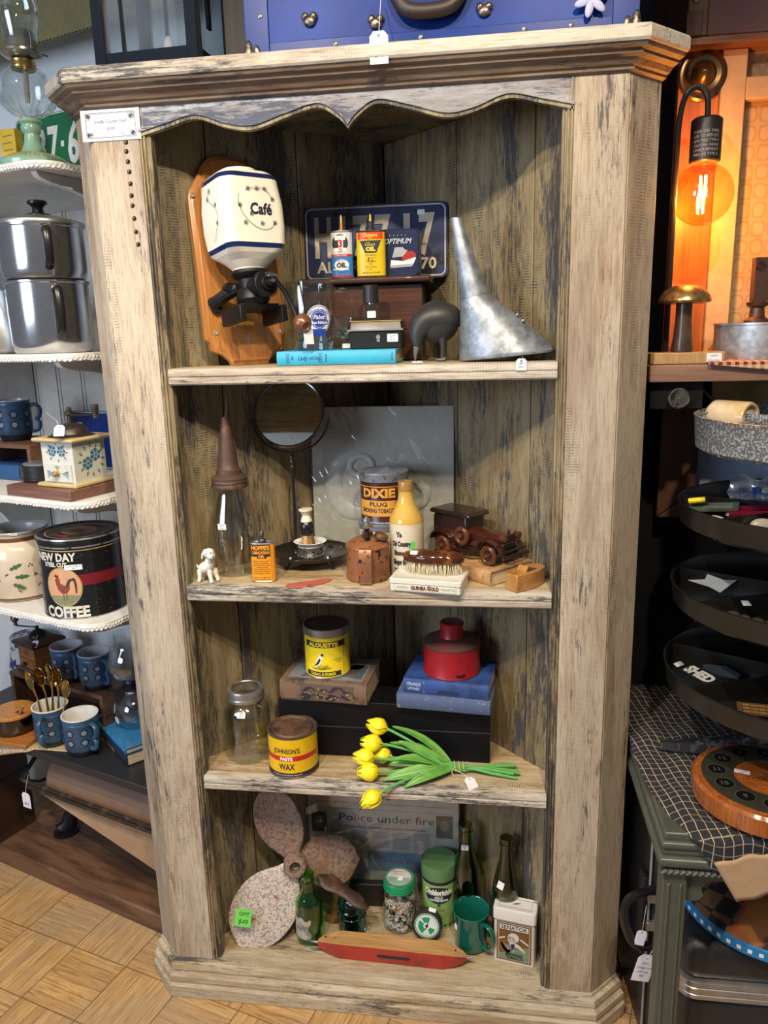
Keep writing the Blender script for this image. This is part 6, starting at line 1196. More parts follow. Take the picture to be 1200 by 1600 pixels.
for k, (lb, x, y, ry, rx) in enumerate(spl):
    o = sp0 if k == 0 else copy_tree(sp0); p = LW(-.384 + x, .146 + y, .4240 + .012); o.location = (p[0], p[1], p[2] + .004 * (k % 3) + (.008 if k == 2 else 0)); o.rotation_euler = (rx, ry, A20 + (.2 if k % 2 else -.1)); o['label'] = lb
# crate
t = thing('wooden_crate', 'dark brown wooden crate lying open-side out on the bench under two blue mugs', 'crate', LW(-.430, .275, ZBn), A20)
G().box(-.185, .185, -.075, .075, .128, .1395).build('top', wal2, t, bevel=.001); G().box(-.180, .180, -.075, .075, .0, .009).build('bottom', wal2, t, bevel=.001)
for s_ in (-1, 1): G().box(s_ * .178 - .006, s_ * .178 + .006, -.074, .074, .009, .128).build('side', wal2, t, bevel=.001)
G().box(-.172, .172, .068, .074, .009, .128).build('back', wal2, t)
for z in (.04, .075): G().box(.1845, .186, -.075, .075, z, z + .002).build('slat_gap', ink, t)
# wooden mill
t = thing('coffee_mill', 'honey brown wooden box coffee mill with a dark moulded top, on the crate', 'coffee mill', LW(-.552, .262, .5605), A20 + D(-8), sc=.86)
hb = wood('honey_walnut', (.34, .155, .04), (.18, .075, .02), .35, 0, 1.2, .4)
g = G().box(-.048, .048, -.048, .048, .012, .086); g.build('body', hb, t, bevel=.001); G().box(-.056, .056, -.056, .056, 0, .012).build('base', wal2, t, bevel=.003)
g = G(); g.loft([[(x, y, z) for x, y in rrect(-a, a, -a, a, .004)] for a, z in ((.050, .086), (.062, .094), (.062, .100), (.056, .106), (.030, .112))]); g.build('moulded_top', wood('dark_top', (.07, .035, .025), (.03, .016, .012), .35, 0, 1.2, .3), t)
g = G().lathe([(.03, .112), (.028, .120), (.016, .130), (.006, .133), (.006, .145)], 28).tube([(0, 0, .142), (-.03, -.02, .144), (-.062, -.036, .146)], .003, 8); g.build('iron_hopper', bare, t)
G().at((-.064, -.037, 0)).lathe([(.004, .146), (.007, .149), (.005, .156), (.011, .164), (.014, .172), (.011, .181), (0, .184)], 20).build('crank_knob', wood('knob_walnut', (.12, .06, .035), (.05, .025, .018), .3, 2, 2, .4), t)
dr_ = G().box(-.040, .040, -.051, -.048, .016, .046).build('drawer', hb, t, bevel=.001); G().at((0, -.051, .032), (PI / 2, 0, 0)).ball((0, 0, .008), (.008, .008, .006), 14, 8).build('drawer_knob', bak, dr_)
g = G(); g.plane(-.048); g.ring(0, .068, .014, .002, 0, .0006, 24, rz=.009); g.text('ZP', 0, .068, .008, 0, .0006); g.build('badge', M('burnt_badge', (.07, .03, .015), .5), t)
swing_tag(t, (.040, -.030, .113), (PI / 2 - 1.1, 0, .6), .022, .030, ('$89',), [(.0, .02, .005)])
t = thing('enamel_pot', 'white enamel pot with a blue speckled band at the left photo edge, behind the mill', 'pot', LW(-.692, .330, ZBn), A20)
G().lathe([(0, 0), (.055, 0), (.060, .01), (.062, .10), (.055, .15), (.052, .19), (.049, .19), (0, .18)], 36).build('body', spot('blue_speckle_enamel', (.55, .57, .60), (.03, .05, .14), .2, 0, 45, .5, .54, (1, 1, .8), bmp=0), t)
# sugar bowl on trivet
t = tag(G().loft([[(x, y, z) for x, y in rrect(-.085, .085, -.065, .065, .004)] for z in (0, .012)]).build('trivet', wood('orange_trivet', (.50, .20, .05), (.32, .11, .025), .3, 0, 1.5, .3), None, bevel=.002, loc=LW(-.515, .128, ZBn + .0035), rot=(0, 0, A20 + D(12))), 'orange-brown wooden board under the smoky glass sugar bowl', 'board')
t = thing('sugar_bowl', 'smoky brown glass bowl with an orange wooden lid', 'sugar bowl', LW(-.520, .132, ZBn + .016), A20)
G().lathe([(0, .001), (.044, .001), (.055, .006), (.059, .016), (.059, .050), (.056, .050), (.056, .016), (0, .008)], 44).build('bowl', glass('smoke_glass', (.30, .17, .12), .04), t)
G().lathe([(0, .046), (.0545, .046), (.0575, .049), (.0575, .056), (.055, .058), (0, .0585)], 44).build('lid', wood('orange_lid', (.62, .28, .07), (.45, .17, .03), .3, 0, 1.5, .3), t); g = G(); g.top(.0586); g.fig(rrect(.020, .046, -.012, .002, .006), 0); g.build('spoon_notch', M('notch_dark', (.10, .04, .015), .6), t)
t = tag(G().tube([(0, 0, 0), (.018, -.004, .020), (.040, -.006, .050)], [.004, .0035, .0042], 8).build('sugar_spoon', wood('spoon_wood', (.42, .22, .12), (.28, .13, .06), .45, 2, 2), None, loc=LW(-.492, .122, ZBn + .0685 - .012), rot=(0, 0, A20)), 'thin wooden spoon handle sticking out of the sugar bowl\'s lid', 'spoon')
# siphon on books
book('book', 'dark spined thick book with gilt title, bottom of the pair under the glass siphon', LW(-.190, .245, ZBn), A20 + D(-23), .225, .130, .034, M('book_dark', (.02, .028, .05), .45), decor=lambda g: [g.text('A VINTAGE IN POWER', -.02, .012, .0095, 1, width=.11, bold=.03) and M('gilt', (.42, .32, .16), .4)])
book('book', 'glossy bright blue covered book directly beneath the glass siphon', LW(-.190, .245, ZBn + .0345), A20 + D(-23), .228, .132, .015, M('book_azure', (.03, .18, .40), .25, 0, .5, .3))
t = thing('glass_siphon', 'clear glass coffee siphon with two round bulbs joined by a black collar', 'coffee siphon', LW(-.182, .250, ZBn + .0500), A20)
G().lathe([(0, .001), (.026, .001), (.040, .010), (.050, .028), (.052, .046), (.046, .066), (.032, .082), (.022, .092), (.021, .108), (.019, .108), (.020, .092), (.030, .081), (.044, .065), (.050, .046), (.048, .028), (0, .004)], 44).build('lower_bulb', crystal, t)
G().lathe([(.012, .130), (.030, .134), (.048, .148), (.056, .172), (.056, .190), (.048, .212), (.038, .224), (.034, .236), (.036, .262), (.034, .262), (.032, .236), (.036, .223), (.046, .211), (.054, .190), (.054, .172), (.046, .149), (.010, .132)], 44).build('upper_bulb', crystal, t)
G().lathe([(.0, .106), (.026, .106), (.028, .112), (.020, .118), (.022, .124), (.026, .128), (.022, .134), (0, .134)], 32).build('collar', bak, t); G().lathe([(.0225, .096), (.0245, .099), (.0225, .102)], 28).build('wire_band', chrome, t)
sticker(t, (-.018, -.0475, .030), (PI / 2 + .1, 0, -.3), .018, .016, ('GMT', '$45')); sticker(t, (-.040, -.032, .052), (PI / 2 - .1, 0, -.9), .016, .022, ('',))
t = tag(G().box(-.10, .10, -.10, .10, 0, .36).build('dark_cabinet', M('dark_brown_lacquer', (.045, .022, .014), .35), None, bevel=.004, loc=LW(-.79, .170, 0), rot=(0, 0, A20)), 'dark brown lacquered cabinet corner at the left edge, beside the bench', 'cabinet')
G().box(-.1015, .1015, -.1015, .1015, .20, .206).build('edge_band', bak, t)
# high up on the left: ridged olive drape and its teal edge
t = thing('ridged_awning', 'olive green ridged fabric awning with a teal top edge, above the oil lamp', 'awning', LW(-.26, .30, 2.150), rot=(D(72), 0, A20))
g = G(); g.grid(lambda u, w: (-.6 + 1.0 * u, .10 * 0 + w * .150, .0018 * math.sin(u * 520)), 400, 2); g.add([(-.6, 0, -.004), (.4, 0, -.004), (.4, .20, -.004), (-.6, .20, -.004)], [(0, 1, 2, 3)]); g.build('ridged_cloth', M('olive_cloth', (.22, .19, .085), .8), t, smooth=80)
G().box(-.6, .4, .145, .25, -.006, .004).build('teal_edge', M('teal_edge', (.07, .35, .42), .5), t)
# ================================================================ right: hutch, lamp, tiered trays, table
amberw = wood('amber_pine', (.46, .16, .045), (.34, .10, .025), .4, 2, .6, .3); bleach = M('pale_hutch_paint', (.56, .38, .22), .5); dkw = M('shade_black', (.006, .006, .007), .8, 0, .2); brw = wood('brown_pine_frame', (.13, .055, .028), (.085, .035, .018), .5, 2, .5)
brw2 = wood('brown_pine_rail', (.15, .085, .065), (.10, .05, .04), .5, 0, .5)
h = thing('hutch', 'tall wooden hutch with an amber pine post, pale frame and patterned panel behind the bulb', 'hutch', (0, 0, 0))
G().box(1.068, 1.145, .305, .325, 1.405, 1.985).build('post', amberw, h, bevel=.001); G().box(1.146, 1.192, .298, .322, 1.405, 1.985).build('frame_stile', bleach, h, bevel=.002); G().box(1.192, 1.75, .298, .322, 1.895, 1.935).build('frame_rail', bleach, h, bevel=.002)
def damask():
    m, t, p = new('damask_fabric'); v = coords(t, (1, 1, 1)); s_ = _n(t, 'SeparateXYZ'); t.links.new(v, s_.inputs[0])
    a = mathn(t, 'SINE', mathn(t, 'MULTIPLY', s_.outputs[0], 105), 0); b = mathn(t, 'SINE', mathn(t, 'MULTIPLY', s_.outputs[2], 88), 0); c = mathn(t, 'MULTIPLY', a, b); n_ = noise(t, v, 60, 4)
    d = mathn(t, 'ADD', mathn(t, 'ABSOLUTE', c, 0), mathn(t, 'MULTIPLY', n_, .5)); t.links.new(ramp(t, d, [(.35, (.44, .29, .15)), (.55, (.36, .21, .09)), (.85, (.46, .31, .17))]), p.inputs['Base Color']); p.inputs['Roughness'].default_value = .75; return m
G().box(1.192, 1.75, .325, .335, 1.405, 1.985).build('fabric_panel', damask(), h)
G().box(.998, 1.75, .078, .36, 1.3725, 1.4035).build('shelf_board', wood('brown_shelf', (.30, .17, .11), (.19, .10, .07), .5, 0, .8), h, bevel=.002)
G().box(1.066, 1.75, .262, .36, 1.9855, 1.9985).build('top_board', wood('top_board_wood', (.30, .13, .07), (.20, .08, .04), .5, 0, .8), h, bevel=.001)
G().box(1.0, 1.75, .37, .385, 0, 1.372).build('added_dark_back', dkw, h); G().box(1.02, 1.072, .34, .365, .0, 1.40).build('added_dark_side', dkw, h)  # black sheets added to stand in for the unlit gap beside the cabinet
g = G(); g.T = Matrix.Translation((0, .32, 0)) @ Matrix.Rotation(PI / 2, 4, 'X'); g.prism([(1.072, 1.066), (1.150, 1.128), (1.150, 1.36), (1.072, 1.36)], 0, .02); g.build('lower_stile', brw, h, bevel=.001)
g = G(); g.T = Matrix.Translation((0, .32, 0)) @ Matrix.Rotation(PI / 2, 4, 'X'); g.prism([(1.074, 1.064), (1.60, 1.064), (1.60, 1.128), (1.152, 1.128)], 0, .02); g.build('lower_rail', brw2, h, bevel=.001)
G().box(1.151, 1.60, .322, .33, 1.129, 1.262).build('pale_blue_panel', M('pale_blue_panel', (.34, .42, .60), .5), h)
G().box(1.172, 1.60, .31, .318, 1.262, 1.372).build('glass_door', spot('warm_lit_glass', (.45, .33, .15), (.26, .20, .06), .2, 0, 9, .45, .6, bmp=0), h)  # warm light in the glass is put into its yellow-brown colours
G().box(1.006, 1.10, .10, .115, 1.322, 1.3725).build('apron', dkw, h)
g = G(); g.T = Matrix.Translation((1.052, .100, 1.343)) @ Matrix.Rotation(PI / 2, 4, 'X'); g.lathe([(.008, 0), (.008, .014), (.016, .018), (.0195, .022), (.0190, .026), (.0165, .028), (.014, .0275), (0, .030)], 32); kn = g.build('cast_knob', spot('cast_pewter', (.20, .19, .18), (.06, .055, .05), .35, .9, 60), h)
G().tube([(1.088, .12, 1.372), (1.115, .125, 1.345), (1.135, .13, 1.328)], .003, 8).build('black_strut', bare, h)
g = G(); g.T = Matrix.Translation((1.112, .304, 1.945)) @ Matrix.Rotation(PI / 2, 4, 'X'); g.lathe([(0, 0), (.046, 0), (.048, .003), (.044, .006), (.038, .006), (.032, .010), (.024, .008), (.018, .014), (.010, .024), (0, .028)], 40); g.build('round_brass_plate', spot('aged_brass', (.22, .13, .06), (.09, .05, .03), .25, .9, 30), h)
# lamp
brs = M('satin_black', (.012, .012, .014), .4)
t = thing('cane_lamp', 'black cane-shaped lamp with a hanging round amber filament bulb, lit', 'lamp', (1.0450, .178, 1.4040), sc=1.02)
G().lathe([(0, 0), (.020, 0), (.020, .005), (0, .006)], 24).tube(crom([(0, 0, .004), (.0, 0, .15), (.0, 0, .36), (.002, -.002, .432), (.012, -.004, .468), (.030, -.006, .476), (.044, -.008, .462), (.047, -.008, .44), (.047, -.008, .42)], 6), .0052, 10).build('pole', brs, t)
G().at((.047, -.008, 0)).lathe([(0, .424), (.022, .424), (.0265, .420), (.0265, .352), (.024, .350), (0, .350)], 32).build('socket', brs, t)
g = G(); g.mp = lambda x, z, hh: (.047 + (.0266 + hh) * math.sin(x / .0266 - .2), -.008 - (.0266 + hh) * math.cos(x / .0266 - .2), z)
for k, l in enumerate(('RISK OF FIRE', 'USE TO REDUCE', '60W MAX TYPE A', 'CAUTION - RISQUE', 'UNIQUEMENT', 'MAX DE TYPE A')): g.text(l, .0, .398 - k * .0075, .0046, 0, .0003, width=.044)
g.build('warning_print', M('print_grey', (.35, .35, .35), .5), t)
bz, bx_, by_ = .297, .047, -.008
G().at((bx_, by_, 0)).lathe([(.013, .352), (.014, .344), (.022, .338)] + [(.0535 * math.sin(a), bz - .0535 * math.cos(a)) for a in [PI - .42 - (PI - .42) * k / 22 for k in range(23)]], 48).build('bulb_glass', glass('amber_bulb_glass', (1.0, .80, .50), .02, .4), t)
fil = M('hot_filament', (1, .5, .1), .5, emit=(1, .52, .12), es=75)
g = G()
for k in range(4): a = k * PI / 2 + .4; x, y = bx_ + .006 * math.cos(a), by_ + .006 * math.sin(a); g.cyl((x, y, bz + .002), (x * 1.0, y, bz + .032), .0016, .0016, 8); g.cyl((x - .002, y, bz - .032), (x - .003, y, bz - .004), .0016, .0016, 8)
g.build('filament', fil, t); G().cyl((bx_, by_, bz + .030), (bx_, by_, bz + .052), .005, .007, 12).build('glass_stem', glass('amber_bulb_glass'), t)
light('POINT', 'bulb_light', (1.0450 + bx_ * 1.02, .178 + by_, 1.404 + bz * 1.02), (0, 0, 0), 7.0, (1, .42, .09), .008)
# mushroom on board
t = tag(G().prism([(-.058, -.030), (-.052, -.036), (.070, -.036), (.074, -.030), (.074, .030), (-.058, .030)], 0, .021).build('bamboo_board', wood('striped_bamboo', (.52, .34, .16), (.36, .20, .08), .4, 2, 2.2, .2), None, bevel=.002, loc=(1.0590, .121, 1.4042)), 'small striped bamboo board carrying the brass mushroom', 'board'); sticker(t, (.052, -.0365, .0105), (PI / 2, 0, 0), .026, .017, ('GMT', 'Display'))
t = thing('mushroom', 'ornamental mushroom with a dark wooden stem and a hammered brass cap, under the bulb', 'ornament', (1.0620, .121, 1.4257))
G().loft([[(r * math.cos(a) * q, r * math.sin(a), z) for a in [2 * PI * k / 20 for k in range(20)]] for r, z, q in ((.019, 0, 1), (.0195, .004, 1), (.0165, .03, 1), (.0145, .06, 1), (.0145, .088, 1))]).build('stem', wood('mushroom_stem', (.11, .06, .035), (.03, .018, .012), .35, 2, 2.5, .3), t)
G().lathe([(0, .086), (.030, .086), (.0445, .088), (.0465, .092), (.044, .100), (.036, .110), (.022, .118), (.010, .1205), (0, .121)], 44).build('cap', spot('hammered_brass', (.50, .36, .16), (.30, .20, .09), .25, .9, 120, .45, .6, bmp=.4), t)
t = thing('galvanised_drum', 'shallow galvanised metal drum on the hutch shelf right of the mushroom', 'drum', (1.2220, .185, 1.4042))
G().lathe([(0, 0), (.084, 0), (.085, .003), (.085, .066), (.0865, .067), (.0865, .071), (.084, .071), (.083, .066), (0, .062)], 52).build('body', spot('galvanised_drum', (.30, .33, .36), (.45, .48, .52), .42, .6, 60, .42, .6), t)
t = thing('clock_stand', 'small dark brown ornate stand on the galvanised drum, at the right photo edge', 'ornament', (1.1990, .150, 1.4755))
G().lathe([(0, 0), (.022, 0), (.022, .004), (.014, .010), (.012, .026), (.018, .030), (.020, .036), (.012, .038)], 24).box(-.012, .03, -.012, .012, .038, .115).build('body', spot('brown_bronze', (.10, .05, .035), (.04, .02, .015), .4, .5, 50), t)
def check(name, a, b, c, sx, sy, w=.5, rot=0, lines=False):
    m, t, p = new(name); v = coords(t, (1, 1, 1), (0, 0, rot)); s_ = _n(t, 'SeparateXYZ'); t.links.new(v, s_.inputs[0])
    X = mathn(t, 'MULTIPLY', s_.outputs[0], sx); Y = mathn(t, 'MULTIPLY', mathn(t, 'SUBTRACT', s_.outputs[1], s_.outputs[2]), sy)
    fx = mathn(t, 'LESS_THAN', mathn(t, 'FRACT', X, 0), w); fy = mathn(t, 'LESS_THAN', mathn(t, 'FRACT', Y, 0), w)
    if lines: cc = mix(t, mathn(t, 'MAXIMUM', fx, mathn(t, 'MULTIPLY', fy, .6)), a, b)
    else: cc = mix(t, mathn(t, 'MULTIPLY', mathn(t, 'ADD', fx, fy), .5), a, b); cc = mix(t, mathn(t, 'MULTIPLY', fx, fy), cc, c)
    t.links.new(cc, p.inputs['Base Color']); p.inputs['Roughness'].default_value = .9; bump(t, p, noise(t, v, 700, 2), .3, .0005); return m
g = G(); g.grid(lambda u, w: (1.098 + .35 * u, .072 - .006 * math.sin(u * 3) + (.085 * (1 - w)) - (.0 if w < .6 else .0), 1.4075 - (max(0, w - .85) * (.02 + .16 * u))) if w < .85 else (1.098 + .35 * u, .0715 - .004, 1.4075 - (w - .85) / .15 * (.004 + .038 * u)), 40, 30)
t = g.build('checked_cloth', check('red_cream_check', (.55, .42, .24), (.35, .06, .06), (.16, .01, .02), 70, 70), None, smooth=80); tag(t, 'red and cream checked cloth hanging over the hutch shelf edge', 'cloth'); sm = t.modifiers.new('s', 'SOLIDIFY'); sm.thickness = .0012
# brown trunk on top of the hutch
t = thing('trunk', 'brown woven-covered trunk with a wooden edge and metal hasp, on top of the hutch', 'trunk', (1.068, .262, 1.9990), sc=1.16)
G().box(.030, .70, 0, .30, 0, .34).build('body', check('brown_weave', (.15, .085, .085), (.10, .055, .06), (.07, .04, .045), 480, 480), t, bevel=.004); G().box(-.0, .032, -.003, .30, 0, .34).build('wooden_edge', wood('trunk_slat', (.16, .09, .04), (.06, .035, .02), .5, 2, 1), t, bevel=.002)
G().box(-.002, .0225, -.006, -.003, .0, .036).build('leather_corner', M('leather_dark', (.07, .03, .025), .6), t, bevel=.001); G().at((.012, -.004, .075), (PI / 2, 0, 0)).ball((0, 0, 0), (.011, .028, .008), 16, 10).build('metal_hasp', steel, t)
t = thing('framed_picture', 'dark red wooden picture frame on the navy wall above the cabinet\'s right end', 'picture', (1.185, .640, 2.125), 0)
G().box(-.105, .105, -.0, .015, 0, .26).build('frame', wood('red_mahogany', (.16, .02, .015), (.09, .012, .01), .2, 2, 1, .5), t, bevel=.005); G().box(-.082, .082, -.003, .0, .024, .24).build('mat_board', M('mat_cream', (.55, .55, .45), .6), t); G().box(-.074, .074, -.0045, -.003, .032, .23).build('print', M('print_green', (.15, .2, .12), .6), t)
# ---- tiered tray stand
t = thing('tiered_tray_stand', 'stand of four big round divided trays, the top one grey and the rest black', 'tray stand', (1.285, .0, .6605))
tz = (1.318, 1.163, 1.010, .849); sp_g = spot('speckled_grey', (.13, .14, .15), (.42, .44, .46), .4, .3, 230, .5, .56); blp = spot('black_plastic_tray', (.012, .011, .010), (.10, .09, .08), .25, 0, 300, .78, .80)
for k, z in enumerate(tz):
    zl = z - .6605; Rt = .230 + .004 * k if k else .216; hh = .062 if k == 0 else .044; mt = sp_g if k == 0 else blp
    tr = G().lathe([(0, zl - hh), (Rt - .012, zl - hh), (Rt - .004, zl - hh + .006), (Rt, zl - .004), (Rt + .002, zl), (Rt - .001, zl + .001), (Rt - .003, zl - .002), (Rt - .007, zl - hh + .008), (Rt - .014, zl - hh + .003), (0, zl - hh + .003)], 72).build('tray', mt, t)
    for a in (PI * .83, PI * 1.115, PI * 1.45, PI * 1.75, .3):
        g = G(); g.T = Matrix.Rotation(a + (.12 if k == 1 else 0), 4, 'Z'); g.box(.012, Rt - .004, -.001, .001, zl - hh + .002, zl - .004); g.build('divider', mt, tr)
G().cyl((0, 0, .02), (0, 0, .70), .011, .011, 20).build('post', blp, t)
for a in (PI * .96, 0, PI / 2): g = G(); g.T = Matrix.Rotation(a, 4, 'Z'); g.loft([[(x, -w, z0), (x, w, z0), (x, w * .6, z0 + hh), (x, -w * .6, z0 + hh)] for x, w, z0, hh in ((.010, .016, .006, .06), (.12, .014, .003, .030), (.215, .012, 0, .016), (.240, .010, 0, .012))]); g.build('foot', spot('worn_black_foot', (.03, .03, .033), (.10, .10, .11), .35, .2, 60), t)
def intray(x, y, k, dz=.0): hh = .062 if k == 0 else .044; return (x, y, tz[k] - hh + .0035 + dz)
t = thing('agate_jar', 'honey-coloured marbled cylinder lying on its side in the grey top tray', 'cylinder', (1.1520, .1000, tz[0] - .0585 + .046), rot=(0, D(90), D(-48)))
G().lathe([(0, -.040), (.022, -.040), (.029, -.032), (.030, -.028), (.030, .036), (.028, .040), (.024, .040), (.022, .034), (0, .033)], 40).build('body', spot('honey_marble', (.62, .42, .20), (.72, .60, .42), .2, 0, 14, .42, .6, bmp=0), t); sticker(t, (0, .002, .0335), (0, 0, 1.2), .030, .026, ('',))
t = tag(G().box(-.008, .008, -.004, .004, 0, .012).build('pink_ornament', M('pink', (.65, .08, .25), .4), None, bevel=.002, loc=intray(1.190, .010, 0, .030)), 'small bright pink ornament in the grey top tray', 'ornament') 
t['label'] = 'small bright pink ornament in the grey top tray'
t = tag(G().ball((0, 0, .012), (.012, .010, .012)).build('dark_stone', M('dark_pebble', (.05, .05, .05), .4), None, loc=intray(1.190, .010, 0, .0165)), 'dark pebble under the pink ornament in the top tray', 'stone')
t = tag(G().tube([(0, 0, 0), (.026, -.012, .006)], [.0055, .005], 10).build('golf_tee', M('yellow_plastic', (.85, .65, .0), .35), None, loc=intray(1.074, .045, 1, .034)), 'bright yellow plastic peg at the left rim of the upper black tray', 'peg')
t = thing('card', 'dark green folded card lying in the upper black tray', 'card', intray(1.118, .035, 1, .024), rot=(.25, -.10, -.35)); g = G().box(-.045, .040, -.016, .016, 0, .003); g.top(.003)
for k in range(4): g.line([(-.02, .010 - k * .006), (.03, .009 - k * .006)], .001, 1)
g.build('body', [M('card_green', (.09, .12, .09), .4), inkw], t)
for k, (x, y, a, lb) in enumerate(((1.165, -.010, -.10, 'red pen nearer the rim in the upper black tray'), (1.172, .028, .12, 'red pen behind the other one in the upper black tray'))):
    t = thing('pen', lb, 'pen', intray(x, y, 1, .018), rot=(0, 0, a)); G().cyl((-.036, 0, .004), (.036, 0, .006), .0062, .0062, 12).build('barrel', M('pen_red', (.24, .01, .03), .25), t); G().cyl((-.040, 0, .004), (-.032, 0, .004), .004, .0055, 10).build('clip_end', chrome, t)
    if k == 0: pp = t
t = thing('pouch', 'crumpled shiny white pouch printed in blue, standing in the upper black tray', 'pouch', intray(1.195, .060, 1, .022), rot=(D(18), D(-8), D(-14)))
g = G(); random.seed(4); g.grid(lambda u, w: (-.042 + .084 * u + .004 * math.sin(w * 9), .006 * math.sin(u * 11 + w * 5) + .004 * math.sin(w * 17 + u * 3), .062 * w + .006 * math.sin(u * 7) * w), 16, 12, 0)
g.mp = lambda x, z, hh: (x, -.0105 - hh, z)
g.build('foil', M('white_foil', (.55, .56, .58), .22, .5), t, smooth=60)
g = G(); g.plane(-.012); g.text('PARKS', .010, .018, .008, 0); g.text('SAVING', .012, .030, .007, 0); g.ring(-.018, .036, .014, .003, 0, n=3); g.fig([(-.002, .030), (.010, .034), (.008, .048), (-.004, .046)], 0, .0004); g.frame(.0, .036, .010, .056, .001, 0); g.build('blue_print', M('foil_blue', (.04, .10, .35), .4), t)
t = tag(G().ball((0, 0, 0), (.026, .012, .014)).build('white_stone', M('pale_stone', (.45, .40, .35), .3), None, loc=intray(1.168, -.075, 1, .0165), rot=(0, .2, .3)), 'smooth pale oval stone in the upper black tray', 'stone')
t = tag(G().ball((0, 0, 0), (.016, .008, .007)).build('white_figure', M('white_pink', (.6, .55, .55), .3), None, loc=intray(1.112, -.010, 1, .012), rot=(0, .2, -.4)), 'small white and pink shape at the rim of the upper black tray', 'trinket')
def paper(name, pts, loc, rz, label, col=(.62, .66, .70)):
    return tag(G().prism(pts, 0, .0012).build(name, M('paper_blue_white', col, .6), None, loc=(loc[0], loc[1], loc[2] + .012), rot=(.40, 0, rz)), label, 'paper')
paper('paper_arrow', [(-.045, .008), (-.010, -.010), (.006, -.026), (.044, .010), (.020, .010), (-.006, .026), (-.014, .010)], intray(1.130, .050, 2, .014), 0, 'jagged piece of white paper in the middle tray, left compartment')
paper('paper_tag', [(-.006, -.004), (.008, -.006), (.008, .006), (-.004, .008)], intray(1.150, -.072, 2, .018), .3, 'tiny white paper scrap near the front of the middle tray')
paper('paper_tag', [(-.022, -.012), (.024, -.012), (.024, .012), (-.022, .012)], intray(1.205, -.095, 2, .016), -.1, 'white paper tag at the right edge of the middle tray')
random.seed(21)
for k, (x, y) in enumerate(((1.128, -.080), (1.142, -.098), (1.160, -.112), (1.178, -.122), (1.196, -.135))):
    t = tag(G().ball((0, 0, 0), (.013, .010, .008), 14, 8).build('dark_stone', M('dark_carved_stone', (.05, .045, .04), .35), None, loc=intray(x, y, 2, .0115), rot=(0, 0, k)), 'dark carved stone along the front rim of the middle tray', 'stone', 'dark stones along the front rim of the middle tray')
t = thing('shed_sign', 'small black sign with the white word SHED in the lowest tray', 'sign', intray(1.104, .0, 3, .020), rot=(.18, 0, D(-62))); g = G().box(-.046, .046, -.018, .018, 0, .004); g.top(.004); g.text('SHED', 0, 0, .022, 1, .0004, width=.066, bold=.06); g.build('board', [M('sign_black', (.012, .012, .014), .5), inkw], t)
paper('paper_tag', [(-.010, -.005), (.010, -.005), (.010, .005), (-.010, .005)], intray(1.072, .032, 3, .016), .7, 'lilac paper tag left of the word SHED in the lowest tray', (.35, .34, .42))
t = tag(G().prism([(-.034, -.014), (.030, -.018), (.036, -.006), (.010, .016), (-.030, .014)], 0, .004).build('grey_plaque', M('slate_blue', (.06, .08, .11), .3), None, loc=intray(1.150, .035, 3, .014), rot=(.2, 0, -.2)), 'slate blue rounded plaque behind the word SHED', 'plaque')
t = thing('brown_plaque', 'small brown plaque with fine lettering at the front of the lowest tray', 'plaque', intray(1.170, -.115, 3, .012), rot=(.3, 0, -.15)); g = G().box(-.032, .032, -.014, .014, 0, .003); g.top(.003)
for k in range(3): g.text('KEEP CALM AND GO', 0, .008 - k * .008, .004, 1, .0003, width=.044)
g.build('board', [M('plaque_brown', (.09, .045, .015), .4), M('plaque_gold', (.45, .30, .12), .4)], t)
t = tag(G().ball((0, 0, 0), (.008, .006, .006)).build('blue_bead', M('bright_blue', (.01, .20, .60), .3), None, loc=intray(1.212, -.118, 3, .018)), 'bright blue bead at the right edge of the lowest tray', 'bead')
# ---- painted table, cloth, dial clock
gp = M('grey_green_paint', (.075, .083, .068), .35); t = thing('table', 'grey-green painted table with a ribbed rope-moulded corner and fluted leg', 'table', (1.003, -.228, 0))
TZ = .6485
G().box(0, .70, 0, .56, TZ - .014, TZ).build('tabletop', gp, t, bevel=.003)
g = G()
for z0, z1, o in ((TZ - .030, TZ - .015, .0), (TZ - .043, TZ - .031, -.003), (TZ - .064, TZ - .044, .001)):
    for k in range(1): g.tube([(-.0 - o, .50, (z0 + z1) / 2), (-.0 - o, -.0 - o, (z0 + z1) / 2), (.60, -.0 - o, (z0 + z1) / 2)], (z1 - z0) / 2, 12)
g.box(.0, .6, .0, .5, TZ - .066, TZ - .013); g.build('ribbed_moulding', gp, t)
g = G(); 
for k in range(60): g.tube([(-.002 + k * .010, -.003, TZ - .075), (.006 + k * .010, -.005, TZ - .068)], .0035, 6)
g.tube([(.0, -.001, TZ - .0715), (.6, -.001, TZ - .0715)], .0042, 8).tube([(.0, .0, TZ - .0715), (0, .5, TZ - .0715)], .0042, 8); g.build('rope_bead', gp, t)
g = G().box(.002, .042, .004, .044, .0, TZ - .074).tube([(.012, .0035, .03), (.012, .0035, TZ - .10)], .003, 8).tube([(.032, .0035, .03), (.032, .0035, TZ - .10)], .003, 8); g.build('leg', gp, t, bevel=.002)
for x, y in ((.66, .004), (.002, .50), (.66, .50)): G().box(x, x + .04, y, y + .04, 0, TZ - .074).build('leg', gp, t, bevel=.002)
g = G(); g.T = Matrix.Translation((0, .028, 0)) @ Matrix.Rotation(PI / 2, 4, 'X'); g.prism([(.042, TZ - .074), (.66, TZ - .074), (.66, TZ - .10), (.092, TZ - .10)] + [(.088 - .010 * math.sin(a), TZ - .112 - .012 * math.cos(a)) for a in [PI - PI * k / 8 for k in range(9)]][::-1][:0] + [(.078, TZ - .104), (.070, TZ - .116), (.074, TZ - .130), (.066, TZ - .140), (.042, TZ - .142)], 0, .012); g.build('apron', gp, t, bevel=.001)
